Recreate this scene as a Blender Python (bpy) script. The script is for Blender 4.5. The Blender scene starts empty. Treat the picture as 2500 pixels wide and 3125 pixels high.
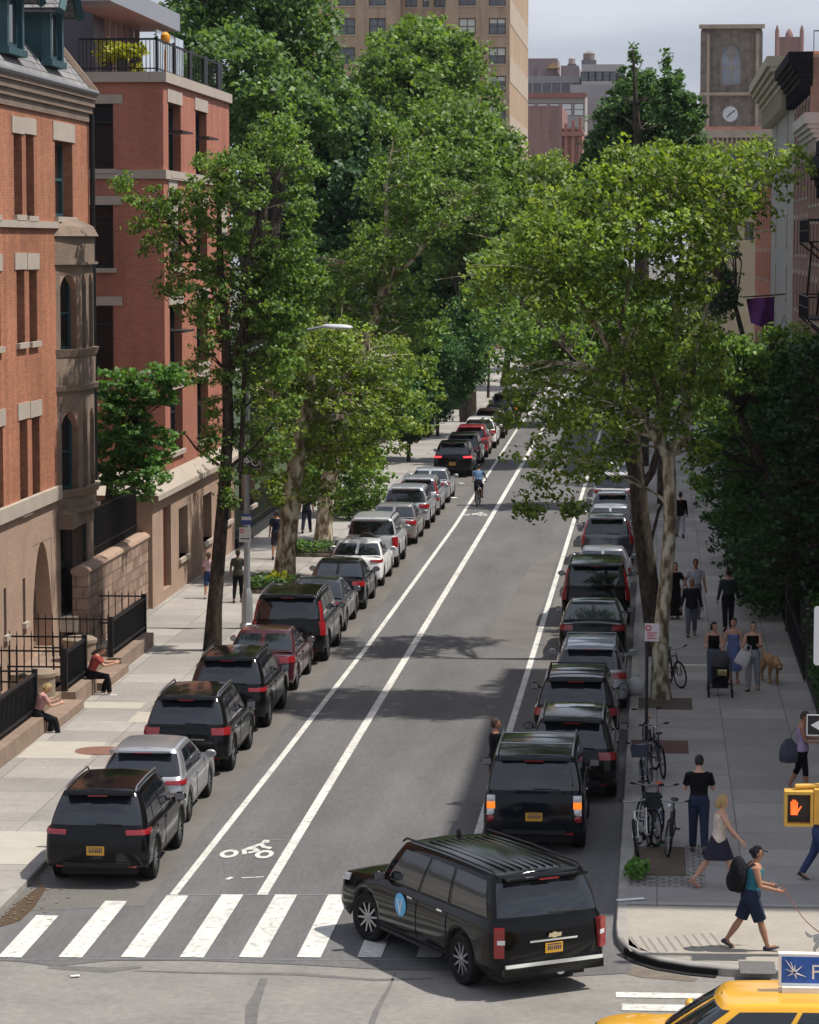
import bpy, math, random
import numpy as np
from mathutils import Vector, Matrix, Quaternion
random.seed(7)
RS = np.random.RandomState(11)
SC = bpy.context.scene
COL = SC.collection
R = math.radians

# ------------------------------------------------------------------ camera
F, HC, CX0 = 9100.0, 11.3, -0.085          # focal length in photo pixels, eye height
VPX, VPY = 2005.0, 740.0                   # where the street converges
_a, _b = (VPX - 1250) / F, (1562.5 - VPY) / F
_th = math.atan(_b)
_ps = math.atan(_a / math.sqrt(1 + _b * _b))
CAMR = Matrix.Rotation(_ps, 3, 'Z') @ Matrix.Rotation(math.pi / 2 - _th, 3, 'X')
EYE = Vector((CX0, 0, HC))


def ray(px, py):
    return CAMR @ Vector(((px - 1250) / F, -(py - 1562.5) / F, -1))


def G(px, py, z=0.0):                       # point of the photo -> point at height z
    d = ray(px, py)
    return EYE + d * ((z - HC) / d.z)


def PX(px, py, X):                          # -> point on the plane x = X
    d = ray(px, py)
    return EYE + d * ((X - CX0) / d.x)


def PY(px, py, Y):                          # -> point on the plane y = Y
    d = ray(px, py)
    return EYE + d * (Y / d.y)


cam = bpy.data.cameras.new('camera')
camo = bpy.data.objects.new('camera', cam)
COL.objects.link(camo)
camo.location = EYE
camo.rotation_euler = (math.pi / 2 - _th, 0, _ps)
cam.sensor_fit = 'HORIZONTAL'
cam.sensor_width = 36
cam.lens = 36 * F / 2500
cam.clip_start = 1
cam.clip_end = 6000
SC.camera = camo
SC.view_settings.view_transform = 'Standard'
SC.view_settings.look = 'None'
SC.view_settings.exposure = 0.12
SC.view_settings.gamma = 1
SC.cycles.max_bounces = 6
SC.cycles.diffuse_bounces = 3
SC.cycles.glossy_bounces = 3
SC.cycles.transmission_bounces = 4
SC.cycles.transparent_max_bounces = 4
SC.cycles.use_denoising = True
SC.cycles.sample_clamp_indirect = 4

# ------------------------------------------------------------------ world and sun
SUN_EL, SUN_AZ = R(62), R(2)                # from +X, a touch towards +Y
sdir = Vector((math.cos(SUN_EL) * math.cos(SUN_AZ), math.cos(SUN_EL) * math.sin(SUN_AZ), math.sin(SUN_EL)))
w = bpy.data.worlds.new('World')
SC.world = w
w.use_nodes = True
nt = w.node_tree
nt.nodes.clear()
N = nt.nodes.new
out = N('ShaderNodeOutputWorld')
sky = N('ShaderNodeTexSky')
sky.sky_type = 'NISHITA'
sky.sun_disc = False
sky.sun_elevation = SUN_EL
sky.sun_rotation = math.pi / 2 - SUN_AZ
sky.air_density = 1.2
sky.dust_density = 2.0
bg1 = N('ShaderNodeBackground')
bg1.inputs['Strength'].default_value = 0.085
nt.links.new(sky.outputs[0], bg1.inputs[0])
tc = N('ShaderNodeTexCoord')
mp = N('ShaderNodeMapping')
mp.inputs['Scale'].default_value = (3.0, 3.0, 16.0)
nz = N('ShaderNodeTexNoise')
nz.inputs['Scale'].default_value = 2.2
nz.inputs['Detail'].default_value = 6
cr = N('ShaderNodeValToRGB')
cr.color_ramp.elements[0].position = 0.32
cr.color_ramp.elements[0].color = (0.47, 0.51, 0.63, 1)
cr.color_ramp.elements[1].position = 0.70
cr.color_ramp.elements[1].color = (0.74, 0.77, 0.87, 1)
bg2 = N('ShaderNodeBackground')
bg2.inputs['Strength'].default_value = 1.0
nt.links.new(tc.outputs['Generated'], mp.inputs[0])
nt.links.new(mp.outputs[0], nz.inputs['Vector'])
nt.links.new(nz.outputs['Fac'], cr.inputs[0])
nt.links.new(cr.outputs[0], bg2.inputs[0])
mx = N('ShaderNodeMixShader')
mx.inputs[0].default_value = 0.75
nt.links.new(bg1.outputs[0], mx.inputs[1])
nt.links.new(bg2.outputs[0], mx.inputs[2])
nt.links.new(mx.outputs[0], out.inputs[0])
sl = bpy.data.lights.new('sun', 'SUN')
sl.energy = 4.5
sl.angle = R(0.9)
sl.color = (1.0, 0.95, 0.87)
so = bpy.data.objects.new('sun', sl)
COL.objects.link(so)
so.rotation_euler = sdir.to_track_quat('Z', 'Y').to_euler()
so.location = (60, 60, 90)

# ------------------------------------------------------------------ materials
MATS = {}


def lk(nt, a, b):
    nt.links.new(a, b)


def mat(name, col, rough=0.7, metal=0.0, var=0.0, scale=3.0, bump=0.0, bscale=40.0, spec=0.4, coat=0.0, emit=None, stretch=None, var2=0.0, scale2=0.4):
    """plain principled surface with procedural unevenness in object space"""
    if name in MATS:
        return MATS[name]
    m = bpy.data.materials.new(name)
    m.use_nodes = True
    nt = m.node_tree
    p = nt.nodes['Principled BSDF']
    p.inputs['Roughness'].default_value = rough
    p.inputs['Metallic'].default_value = metal
    p.inputs['Specular IOR Level'].default_value = spec
    p.inputs['Base Color'].default_value = (*col, 1)
    if coat:
        p.inputs['Coat Weight'].default_value = coat
        p.inputs['Coat Roughness'].default_value = 0.06
    if emit:
        p.inputs['Emission Color'].default_value = (*emit[0], 1)
        p.inputs['Emission Strength'].default_value = emit[1]
    if var or bump or var2:
        tc = nt.nodes.new('ShaderNodeTexCoord')
        vec = tc.outputs['Object']
        if stretch:
            mp = nt.nodes.new('ShaderNodeMapping')
            mp.inputs['Scale'].default_value = stretch
            lk(nt, vec, mp.inputs[0])
            vec = mp.outputs[0]
        src = None
        for v, s in ((var, scale), (var2, scale2)):
            if not v:
                continue
            nz = nt.nodes.new('ShaderNodeTexNoise')
            nz.inputs['Scale'].default_value = s
            nz.inputs['Detail'].default_value = 5
            nz.inputs['Roughness'].default_value = 0.65
            lk(nt, vec, nz.inputs['Vector'])
            mr = nt.nodes.new('ShaderNodeMapRange')
            mr.inputs[1].default_value = 0.25
            mr.inputs[2].default_value = 0.75
            mr.inputs[3].default_value = 1 - v
            mr.inputs[4].default_value = 1 + v
            lk(nt, nz.outputs['Fac'], mr.inputs[0])
            if src is None:
                src = mr.outputs[0]
            else:
                mu = nt.nodes.new('ShaderNodeMath')
                mu.operation = 'MULTIPLY'
                lk(nt, src, mu.inputs[0])
                lk(nt, mr.outputs[0], mu.inputs[1])
                src = mu.outputs[0]
        if src is not None:
            vm = nt.nodes.new('ShaderNodeVectorMath')
            vm.operation = 'SCALE'
            vm.inputs[0].default_value = col
            lk(nt, src, vm.inputs['Scale'])
            lk(nt, vm.outputs[0], p.inputs['Base Color'])
        if bump:
            nb = nt.nodes.new('ShaderNodeTexNoise')
            nb.inputs['Scale'].default_value = bscale
            nb.inputs['Detail'].default_value = 4
            lk(nt, tc.outputs['Object'], nb.inputs['Vector'])
            bp = nt.nodes.new('ShaderNodeBump')
            bp.inputs['Strength'].default_value = bump
            bp.inputs['Distance'].default_value = 0.05
            lk(nt, nb.outputs['Fac'], bp.inputs['Height'])
            lk(nt, bp.outputs[0], p.inputs['Normal'])
    MATS[name] = m
    return m


def brickmat(name, c1, c2, mortar, bw, bh, mort=0.02, rough=0.85, offset=0.5, wall=True, var=0.18, nscale=0.7, bump=0.3, fine=0.12, bias=0.0):
    """brick, block, slate or paving pattern; walls use (x+y, z), floors use (x, y)"""
    if name in MATS:
        return MATS[name]
    m = bpy.data.materials.new(name)
    m.use_nodes = True
    nt = m.node_tree
    p = nt.nodes['Principled BSDF']
    p.inputs['Roughness'].default_value = rough
    p.inputs['Specular IOR Level'].default_value = 0.25
    tc = nt.nodes.new('ShaderNodeTexCoord')
    vec = tc.outputs['Object']
    if wall:
        sx = nt.nodes.new('ShaderNodeSeparateXYZ')
        lk(nt, vec, sx.inputs[0])
        ad = nt.nodes.new('ShaderNodeMath')
        lk(nt, sx.outputs[0], ad.inputs[0])
        lk(nt, sx.outputs[1], ad.inputs[1])
        cb = nt.nodes.new('ShaderNodeCombineXYZ')
        lk(nt, ad.outputs[0], cb.inputs[0])
        lk(nt, sx.outputs[2], cb.inputs[1])
        bv = cb.outputs[0]
    else:
        bv = vec
    bt = nt.nodes.new('ShaderNodeTexBrick')
    bt.offset = offset
    bt.inputs['Color1'].default_value = (*c1, 1)
    bt.inputs['Color2'].default_value = (*c2, 1)
    bt.inputs['Mortar'].default_value = (*mortar, 1)
    bt.inputs['Scale'].default_value = 1.0
    bt.inputs['Mortar Size'].default_value = mort
    bt.inputs['Mortar Smooth'].default_value = 0.3
    bt.inputs['Bias'].default_value = bias
    bt.inputs['Brick Width'].default_value = bw
    bt.inputs['Row Height'].default_value = bh
    lk(nt, bv, bt.inputs['Vector'])
    res = bt.outputs['Color']
    for v, s in ((var, nscale), (fine, 9.0)):
        nz = nt.nodes.new('ShaderNodeTexNoise')
        nz.inputs['Scale'].default_value = s
        nz.inputs['Detail'].default_value = 6
        nz.inputs['Roughness'].default_value = 0.65
        lk(nt, vec, nz.inputs['Vector'])
        mr = nt.nodes.new('ShaderNodeMapRange')
        mr.inputs[1].default_value = 0.28
        mr.inputs[2].default_value = 0.72
        mr.inputs[3].default_value = 1 - v
        mr.inputs[4].default_value = 1 + v
        lk(nt, nz.outputs['Fac'], mr.inputs[0])
        vm = nt.nodes.new('ShaderNodeVectorMath')
        vm.operation = 'SCALE'
        lk(nt, res, vm.inputs[0])
        lk(nt, mr.outputs[0], vm.inputs['Scale'])
        res = vm.outputs[0]
    if wall:                                # rain streaks
        mp = nt.nodes.new('ShaderNodeMapping')
        mp.inputs['Scale'].default_value = (1.6, 1.6, .14)
        lk(nt, vec, mp.inputs[0])
        nz = nt.nodes.new('ShaderNodeTexNoise')
        nz.inputs['Scale'].default_value = 1.3
        nz.inputs['Detail'].default_value = 5
        lk(nt, mp.outputs[0], nz.inputs['Vector'])
        mr = nt.nodes.new('ShaderNodeMapRange')
        mr.inputs[1].default_value = 0.3
        mr.inputs[2].default_value = 0.62
        mr.inputs[3].default_value = 0.78
        mr.inputs[4].default_value = 1.06
        lk(nt, nz.outputs['Fac'], mr.inputs[0])
        vm = nt.nodes.new('ShaderNodeVectorMath')
        vm.operation = 'SCALE'
        lk(nt, res, vm.inputs[0])
        lk(nt, mr.outputs[0], vm.inputs['Scale'])
        res = vm.outputs[0]
    lk(nt, res, p.inputs['Base Color'])
    if bump:
        bp = nt.nodes.new('ShaderNodeBump')
        bp.invert = True
        bp.inputs['Strength'].default_value = bump
        bp.inputs['Distance'].default_value = 0.02
        lk(nt, bt.outputs['Fac'], bp.inputs['Height'])
        lk(nt, bp.outputs[0], p.inputs['Normal'])
    MATS[name] = m
    return m


def leafmat(name, dark, light, trans=0.35):
    if name in MATS:
        return MATS[name]
    m = bpy.data.materials.new(name)
    m.use_nodes = True
    nt = m.node_tree
    nt.nodes.clear()
    o = nt.nodes.new('ShaderNodeOutputMaterial')
    ge = nt.nodes.new('ShaderNodeNewGeometry')
    cr = nt.nodes.new('ShaderNodeValToRGB')
    e = cr.color_ramp.elements
    e[0].position = 0.0
    e[0].color = (*dark, 1)
    e[1].position = 1.0
    e[1].color = (*light, 1)
    mid = e.new(0.55)
    mid.color = (*[0.6 * a + 0.4 * b for a, b in zip(dark, light)], 1)
    lk(nt, ge.outputs['Random Per Island'], cr.inputs[0])
    tc = nt.nodes.new('ShaderNodeTexCoord')
    nz = nt.nodes.new('ShaderNodeTexNoise')
    nz.inputs['Scale'].default_value = 0.55
    nz.inputs['Detail'].default_value = 3
    lk(nt, tc.outputs['Object'], nz.inputs['Vector'])
    mr = nt.nodes.new('ShaderNodeMapRange')
    mr.inputs[1].default_value = 0.3
    mr.inputs[2].default_value = 0.7
    mr.inputs[3].default_value = 0.72
    mr.inputs[4].default_value = 1.3
    lk(nt, nz.outputs['Fac'], mr.inputs[0])
    vm = nt.nodes.new('ShaderNodeVectorMath')
    vm.operation = 'SCALE'
    lk(nt, cr.outputs[0], vm.inputs[0])
    lk(nt, mr.outputs[0], vm.inputs['Scale'])
    d = nt.nodes.new('ShaderNodeBsdfPrincipled')
    d.inputs['Roughness'].default_value = 0.5
    d.inputs['Specular IOR Level'].default_value = 0.35
    t = nt.nodes.new('ShaderNodeBsdfTranslucent')
    vt = nt.nodes.new('ShaderNodeVectorMath')
    vt.operation = 'MULTIPLY'
    vt.inputs[1].default_value = (1.35, 1.35, 0.5)
    lk(nt, vm.outputs[0], vt.inputs[0])
    lk(nt, vm.outputs[0], d.inputs['Base Color'])
    lk(nt, vt.outputs[0], t.inputs['Color'])
    mx = nt.nodes.new('ShaderNodeMixShader')
    mx.inputs[0].default_value = trans
    lk(nt, d.outputs[0], mx.inputs[1])
    lk(nt, t.outputs[0], mx.inputs[2])
    lk(nt, mx.outputs[0], o.inputs['Surface'])
    MATS[name] = m
    return m


def planebark(name, a, b, c, scale=6.0):
    """mottled bark: patches of three tones"""
    if name in MATS:
        return MATS[name]
    m = bpy.data.materials.new(name)
    m.use_nodes = True
    nt = m.node_tree
    p = nt.nodes['Principled BSDF']
    p.inputs['Roughness'].default_value = 0.85
    p.inputs['Specular IOR Level'].default_value = 0.2
    tc = nt.nodes.new('ShaderNodeTexCoord')
    mp = nt.nodes.new('ShaderNodeMapping')
    mp.inputs['Scale'].default_value = (1, 1, 0.45)
    lk(nt, tc.outputs['Object'], mp.inputs[0])
    nz = nt.nodes.new('ShaderNodeTexNoise')
    nz.inputs['Scale'].default_value = scale
    nz.inputs['Detail'].default_value = 3
    lk(nt, mp.outputs[0], nz.inputs['Vector'])
    cr = nt.nodes.new('ShaderNodeValToRGB')
    cr.color_ramp.interpolation = 'EASE'
    e = cr.color_ramp.elements
    e[0].position, e[0].color = 0.40, (*a, 1)
    e[1].position, e[1].color = 0.62, (*c, 1)
    k = e.new(0.5)
    k.color = (*b, 1)
    lk(nt, nz.outputs['Fac'], cr.inputs[0])
    lk(nt, cr.outputs[0], p.inputs['Base Color'])
    bp = nt.nodes.new('ShaderNodeBump')
    bp.inputs['Strength'].default_value = 0.5
    bp.inputs['Distance'].default_value = 0.04
    lk(nt, nz.outputs['Fac'], bp.inputs['Height'])
    lk(nt, bp.outputs[0], p.inputs['Normal'])
    MATS[name] = m
    return m


def paint(name, col, metal=0.25, rough=0.32):
    dk = max(col) < .03                     # black paint: a dark mirror
    return mat('paint_' + name, tuple(c * .45 for c in col) if dk else col, .10 if dk else (.16 if max(col) < .1 else rough), 0 if dk else metal, spec=.30 if dk else .5, coat=0 if dk else .8, var=0.06, scale=1.2)


def cloth(name, col):
    return mat('cloth_' + name, col, 0.9, 0, var=0.28, scale=6, spec=0.15, bump=0.7, bscale=11)


GLASS = mat('dark_glass', (0.012, 0.015, 0.018), 0.06, 0, spec=0.8, var=0.3, scale=0.6)
CARGLASS = mat('car_glass', (0.010, 0.013, 0.017), 0.04, 0, spec=0.9)
RUBBER = mat('rubber', (0.012, 0.012, 0.012), 0.85, spec=0.2)
ALLOY = mat('alloy', (0.33, 0.34, 0.36), 0.32, 0.9)
CHROME = mat('chrome', (0.75, 0.76, 0.78), 0.12, 1.0)
BLACKP = mat('black_plastic', (0.014, 0.014, 0.015), 0.6, spec=0.3)
IRON = mat('black_iron', (0.012, 0.013, 0.015), 0.5, 0.3, var=0.2, scale=8)
REDLENS = mat('red_lens', (0.27, 0.010, 0.014), 0.15, spec=0.6, coat=0.6)
CLEARLENS = mat('clear_lens', (0.72, 0.70, 0.70), 0.15, spec=0.6, coat=0.6)
AMBERLIT = mat('amber_lit', (0.5, 0.12, 0.02), 0.3, emit=((1.0, 0.22, 0.015), 0.95))
PLATEY = mat('plate_yellow', (0.62, 0.33, 0.03), 0.5, var=0.12, scale=20)
PLATEW = mat('plate_white', (0.7, 0.7, 0.68), 0.5)
NAVY = mat('navy_print', (0.02, 0.03, 0.10), 0.6)
WHITEP = mat('white_paint', (0.74, 0.74, 0.72), 0.6, var=0.08, scale=4)
ROADW = mat('road_paint', (0.60, 0.59, 0.54), 0.75, var=0.30, scale=6.0, var2=0.22, scale2=0.7)
def wornpaint():
    m = ROADW
    nt = m.node_tree
    p = nt.nodes['Principled BSDF']
    old = p.inputs['Base Color'].links[0].from_socket
    tc = nt.nodes.new('ShaderNodeTexCoord')
    nz = nt.nodes.new('ShaderNodeTexNoise')
    nz.inputs['Scale'].default_value = 7.0
    nz.inputs['Detail'].default_value = 8
    nz.inputs['Roughness'].default_value = .7
    lk(nt, tc.outputs['Object'], nz.inputs['Vector'])
    cr = nt.nodes.new('ShaderNodeValToRGB')
    cr.color_ramp.elements[0].position = .36
    cr.color_ramp.elements[0].color = (.75, .75, .75, 1)
    cr.color_ramp.elements[1].position = .45
    cr.color_ramp.elements[1].color = (0, 0, 0, 1)
    lk(nt, nz.outputs['Fac'], cr.inputs[0])
    mx = nt.nodes.new('ShaderNodeMix')
    mx.data_type = 'RGBA'
    lk(nt, cr.outputs[0], mx.inputs[0])
    lk(nt, old, mx.inputs[6])
    mx.inputs[7].default_value = (.17, .165, .16, 1)
    lk(nt, mx.outputs[2], p.inputs['Base Color'])


wornpaint()
GALV = mat('galvanised_steel', (0.38, 0.39, 0.41), 0.5, 0.5, var=0.15, scale=3)


# ------------------------------------------------------------------ mesh building
class MB:
    def __init__(s):
        s.v, s.f, s.m = [], [], []

    def add(s, vs, fs, mi=0):
        b = len(s.v)
        s.v += [tuple(p) for p in vs]
        s.f += [tuple(b + i for i in f) for f in fs]
        s.m += [mi] * len(fs)
        return s

    def box(s, x0, y0, z0, x1, y1, z1, mi=0):
        return s.add([(x0, y0, z0), (x1, y0, z0), (x1, y1, z0), (x0, y1, z0), (x0, y0, z1), (x1, y0, z1), (x1, y1, z1), (x0, y1, z1)],
                     [(0, 3, 2, 1), (4, 5, 6, 7), (0, 1, 5, 4), (1, 2, 6, 5), (2, 3, 7, 6), (3, 0, 4, 7)], mi)

    def obox(s, c, dx, dy, dz, rz=0, mi=0, rx=0, ry=0):
        M = Matrix.Rotation(rz, 3, 'Z') @ Matrix.Rotation(ry, 3, 'Y') @ Matrix.Rotation(rx, 3, 'X')
        c = Vector(c)
        vs = [c + M @ Vector((a * dx / 2, b * dy / 2, d * dz / 2)) for d in (-1, 1) for a, b in ((-1, -1), (1, -1), (1, 1), (-1, 1))]
        return s.add(vs, [(0, 3, 2, 1), (4, 5, 6, 7), (0, 1, 5, 4), (1, 2, 6, 5), (2, 3, 7, 6), (3, 0, 4, 7)], mi)

    def tube(s, pts, rad, n=8, mi=0, caps=True, flat=1.0):
        pts = [Vector(p) for p in pts]
        if not hasattr(rad, '__len__'):
            rad = [rad] * len(pts)
        b = len(s.v)
        prev = None
        for i, p in enumerate(pts):
            t = (pts[min(i + 1, len(pts) - 1)] - pts[max(i - 1, 0)])
            if t.length < 1e-9:
                t = Vector((0, 0, 1))
            t.normalize()
            if prev is None:
                u = t.orthogonal().normalized()
                if abs(t.z) < 0.99:
                    u = t.cross(Vector((0, 0, 1))).normalized()
                else:
                    u = Vector((1, 0, 0)) - t * t.x
                    u.normalize()
            else:
                u = prev - t * prev.dot(t)
                u.normalize()
            prev = u
            v = t.cross(u)
            for k in range(n):
                a = 2 * math.pi * k / n
                s.v.append(tuple(p + u * (math.cos(a) * rad[i]) + v * (math.sin(a) * rad[i] * flat)))
        for i in range(len(pts) - 1):
            for k in range(n):
                k2 = (k + 1) % n
                s.f.append((b + i * n + k, b + i * n + k2, b + (i + 1) * n + k2, b + (i + 1) * n + k))
                s.m.append(mi)
        if caps:
            s.f.append(tuple(b + k for k in reversed(range(n))))
            s.f.append(tuple(b + (len(pts) - 1) * n + k for k in range(n)))
            s.m += [mi, mi]
        return s

    def loft(s, rings, closed=True, caps=True, mi=0):
        n = len(rings[0])
        b = len(s.v)
        for r in rings:
            s.v += [tuple(p) for p in r]
        for i in range(len(rings) - 1):
            for k in range(n if closed else n - 1):
                k2 = (k + 1) % n
                s.f.append((b + i * n + k, b + i * n + k2, b + (i + 1) * n + k2, b + (i + 1) * n + k))
                s.m.append(mi)
        if caps and closed:
            s.f.append(tuple(b + k for k in reversed(range(n))))
            s.f.append(tuple(b + (len(rings) - 1) * n + k for k in range(n)))
            s.m += [mi, mi]
        return s

    def lathe(s, prof, n=24, axis='Z', c=(0, 0, 0), mi=0, caps=True):
        rings = []
        for r, h in prof:
            ring = []
            for k in range(n):
                a = 2 * math.pi * k / n
                x, y = r * math.cos(a), r * math.sin(a)
                if axis == 'Z':
                    p = (x, y, h)
                elif axis == 'X':
                    p = (h, x, y)
                else:
                    p = (y, h, x)
                ring.append((p[0] + c[0], p[1] + c[1], p[2] + c[2]))
            rings.append(ring)
        return s.loft(rings, True, caps, mi)

    def ell(s, c, rx, ry, rz, n=12, m=8, mi=0, rot=None):
        c = Vector(c)
        rings = []
        for j in range(m + 1):
            t = math.pi * j / m
            rr, h = max(math.sin(t), 0.02), -math.cos(t)
            ring = []
            for k in range(n):
                a = 2 * math.pi * k / n
                p = Vector((rx * rr * math.cos(a), ry * rr * math.sin(a), rz * h))
                if rot is not None:
                    p = rot @ p
                ring.append(c + p)
            rings.append(ring)
        return s.loft(rings, True, True, mi)

    def prism(s, poly, z0, z1, mi=0):
        n = len(poly)
        vs = [(x, y, z0) for x, y in poly] + [(x, y, z1) for x, y in poly]
        fs = [tuple(reversed(range(n))), tuple(range(n, 2 * n))] + [(k, (k + 1) % n, n + (k + 1) % n, n + k) for k in range(n)]
        return s.add(vs, fs, mi)

    def grid(s, rows, mi=0):
        n = len(rows[0])
        b = len(s.v)
        for r in rows:
            s.v += [tuple(p) for p in r]
        for i in range(len(rows) - 1):
            for k in range(n - 1):
                s.f.append((b + i * n + k, b + i * n + k + 1, b + (i + 1) * n + k + 1, b + (i + 1) * n + k))
                s.m.append(mi)
        return s

    def mesh(s, name, mats, angle=35):
        me = bpy.data.meshes.new(name)
        me.from_pydata(s.v, [], s.f)
        for m in (mats if isinstance(mats, (list, tuple)) else [mats]):
            if m is not None:
                me.materials.append(m)
        me.polygons.foreach_set('material_index', s.m)
        me.polygons.foreach_set('use_smooth', [True] * len(s.f))
        me.update()
        me.set_sharp_from_angle(angle=R(angle))
        return me

    def build(s, name, mats, parent=None, world=False, angle=35):
        return link(name, s.mesh(name, mats, angle), parent, world)


def link(name, me, parent=None, world=False):
    o = bpy.data.objects.new(name, me)
    COL.objects.link(o)
    if parent is not None:
        o.parent = parent
        if world:                           # mesh data is in world coordinates
            o.matrix_parent_inverse = Matrix.Translation(-Vector(parent.location))
    return o


def thing(name, label, cat, loc=(0, 0, 0), rz=0.0, group=None):
    o = bpy.data.objects.new(name, None)
    o.empty_display_size = 0.3
    COL.objects.link(o)
    o.location = loc
    o.rotation_euler = (0, 0, rz)
    return tag(o, label, cat, group)


def tag(o, label, cat, group=None):
    o['label'] = label
    o['category'] = cat
    if group:
        o['group'] = group
    return o


def struct(o, kind='structure'):
    o['kind'] = kind
    return o


def text(name, body, size, m, parent=None, loc=(0, 0, 0), rot=(0, 0, 0), ext=0.002):
    c = bpy.data.curves.new(name, 'FONT')
    c.body = body
    c.size = size
    c.extrude = ext
    c.align_x = 'CENTER'
    c.align_y = 'CENTER'
    c.materials.append(m)
    t = bpy.data.objects.new(name, c)
    COL.objects.link(t)
    me = bpy.data.meshes.new_from_object(t.evaluated_get(bpy.context.evaluated_depsgraph_get()))
    bpy.data.objects.remove(t)
    me.name = name
    o = bpy.data.objects.new(name, me)
    COL.objects.link(o)
    o.location = loc
    o.rotation_euler = rot
    if parent is not None:
        o.parent = parent
    return o


def remesh(mb, name, mats, voxel, smooth=2, fac=0.5):
    """one continuous surface out of overlapping closed pieces"""
    me = mb.mesh('tmp', [mats[0]] if isinstance(mats, (list, tuple)) else [mats])
    o = bpy.data.objects.new('tmp', me)
    COL.objects.link(o)
    md = o.modifiers.new('r', 'REMESH')
    md.mode = 'VOXEL'
    md.voxel_size = voxel
    md.use_smooth_shade = True
    if smooth:
        sm = o.modifiers.new('s', 'SMOOTH')
        sm.factor = fac
        sm.iterations = smooth
    dg = bpy.context.evaluated_depsgraph_get()
    res = bpy.data.meshes.new_from_object(o.evaluated_get(dg))
    bpy.data.objects.remove(o)
    bpy.data.meshes.remove(me)
    res.name = name
    res.materials.clear()
    for m in (mats if isinstance(mats, (list, tuple)) else [mats]):
        res.materials.append(m)
    res.polygons.foreach_set('use_smooth', [True] * len(res.polygons))
    res.polygons.foreach_set('material_index', [0] * len(res.polygons))
    return res

# ------------------------------------------------------------------ people
SKIN = {'light': mat('skin_light', (0.55, 0.31, 0.22), 0.6, var=0.08, scale=6, spec=0.3),
        'tan': mat('skin_tan', (0.36, 0.18, 0.11), 0.6, var=0.08, scale=6, spec=0.3),
        'brown': mat('skin_brown', (0.16, 0.08, 0.05), 0.6, var=0.08, scale=6, spec=0.3)}
EYEM = mat('eye_dark', (0.02, 0.015, 0.012), 0.3)
LIPM = mat('lip', (0.34, 0.10, 0.09), 0.5)
HAIR = {'black': mat('hair_black', (0.012, 0.010, 0.009), 0.55, var=0.3, scale=30, bump=0.5, bscale=60),
        'brown': mat('hair_brown', (0.05, 0.028, 0.018), 0.55, var=0.3, scale=30, bump=0.5, bscale=60),
        'blonde': mat('hair_blonde', (0.42, 0.29, 0.12), 0.6, var=0.3, scale=30, bump=0.5, bscale=60),
        'grey': mat('hair_grey', (0.22, 0.20, 0.19), 0.6, var=0.2, scale=30, bump=0.5, bscale=60)}


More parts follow.
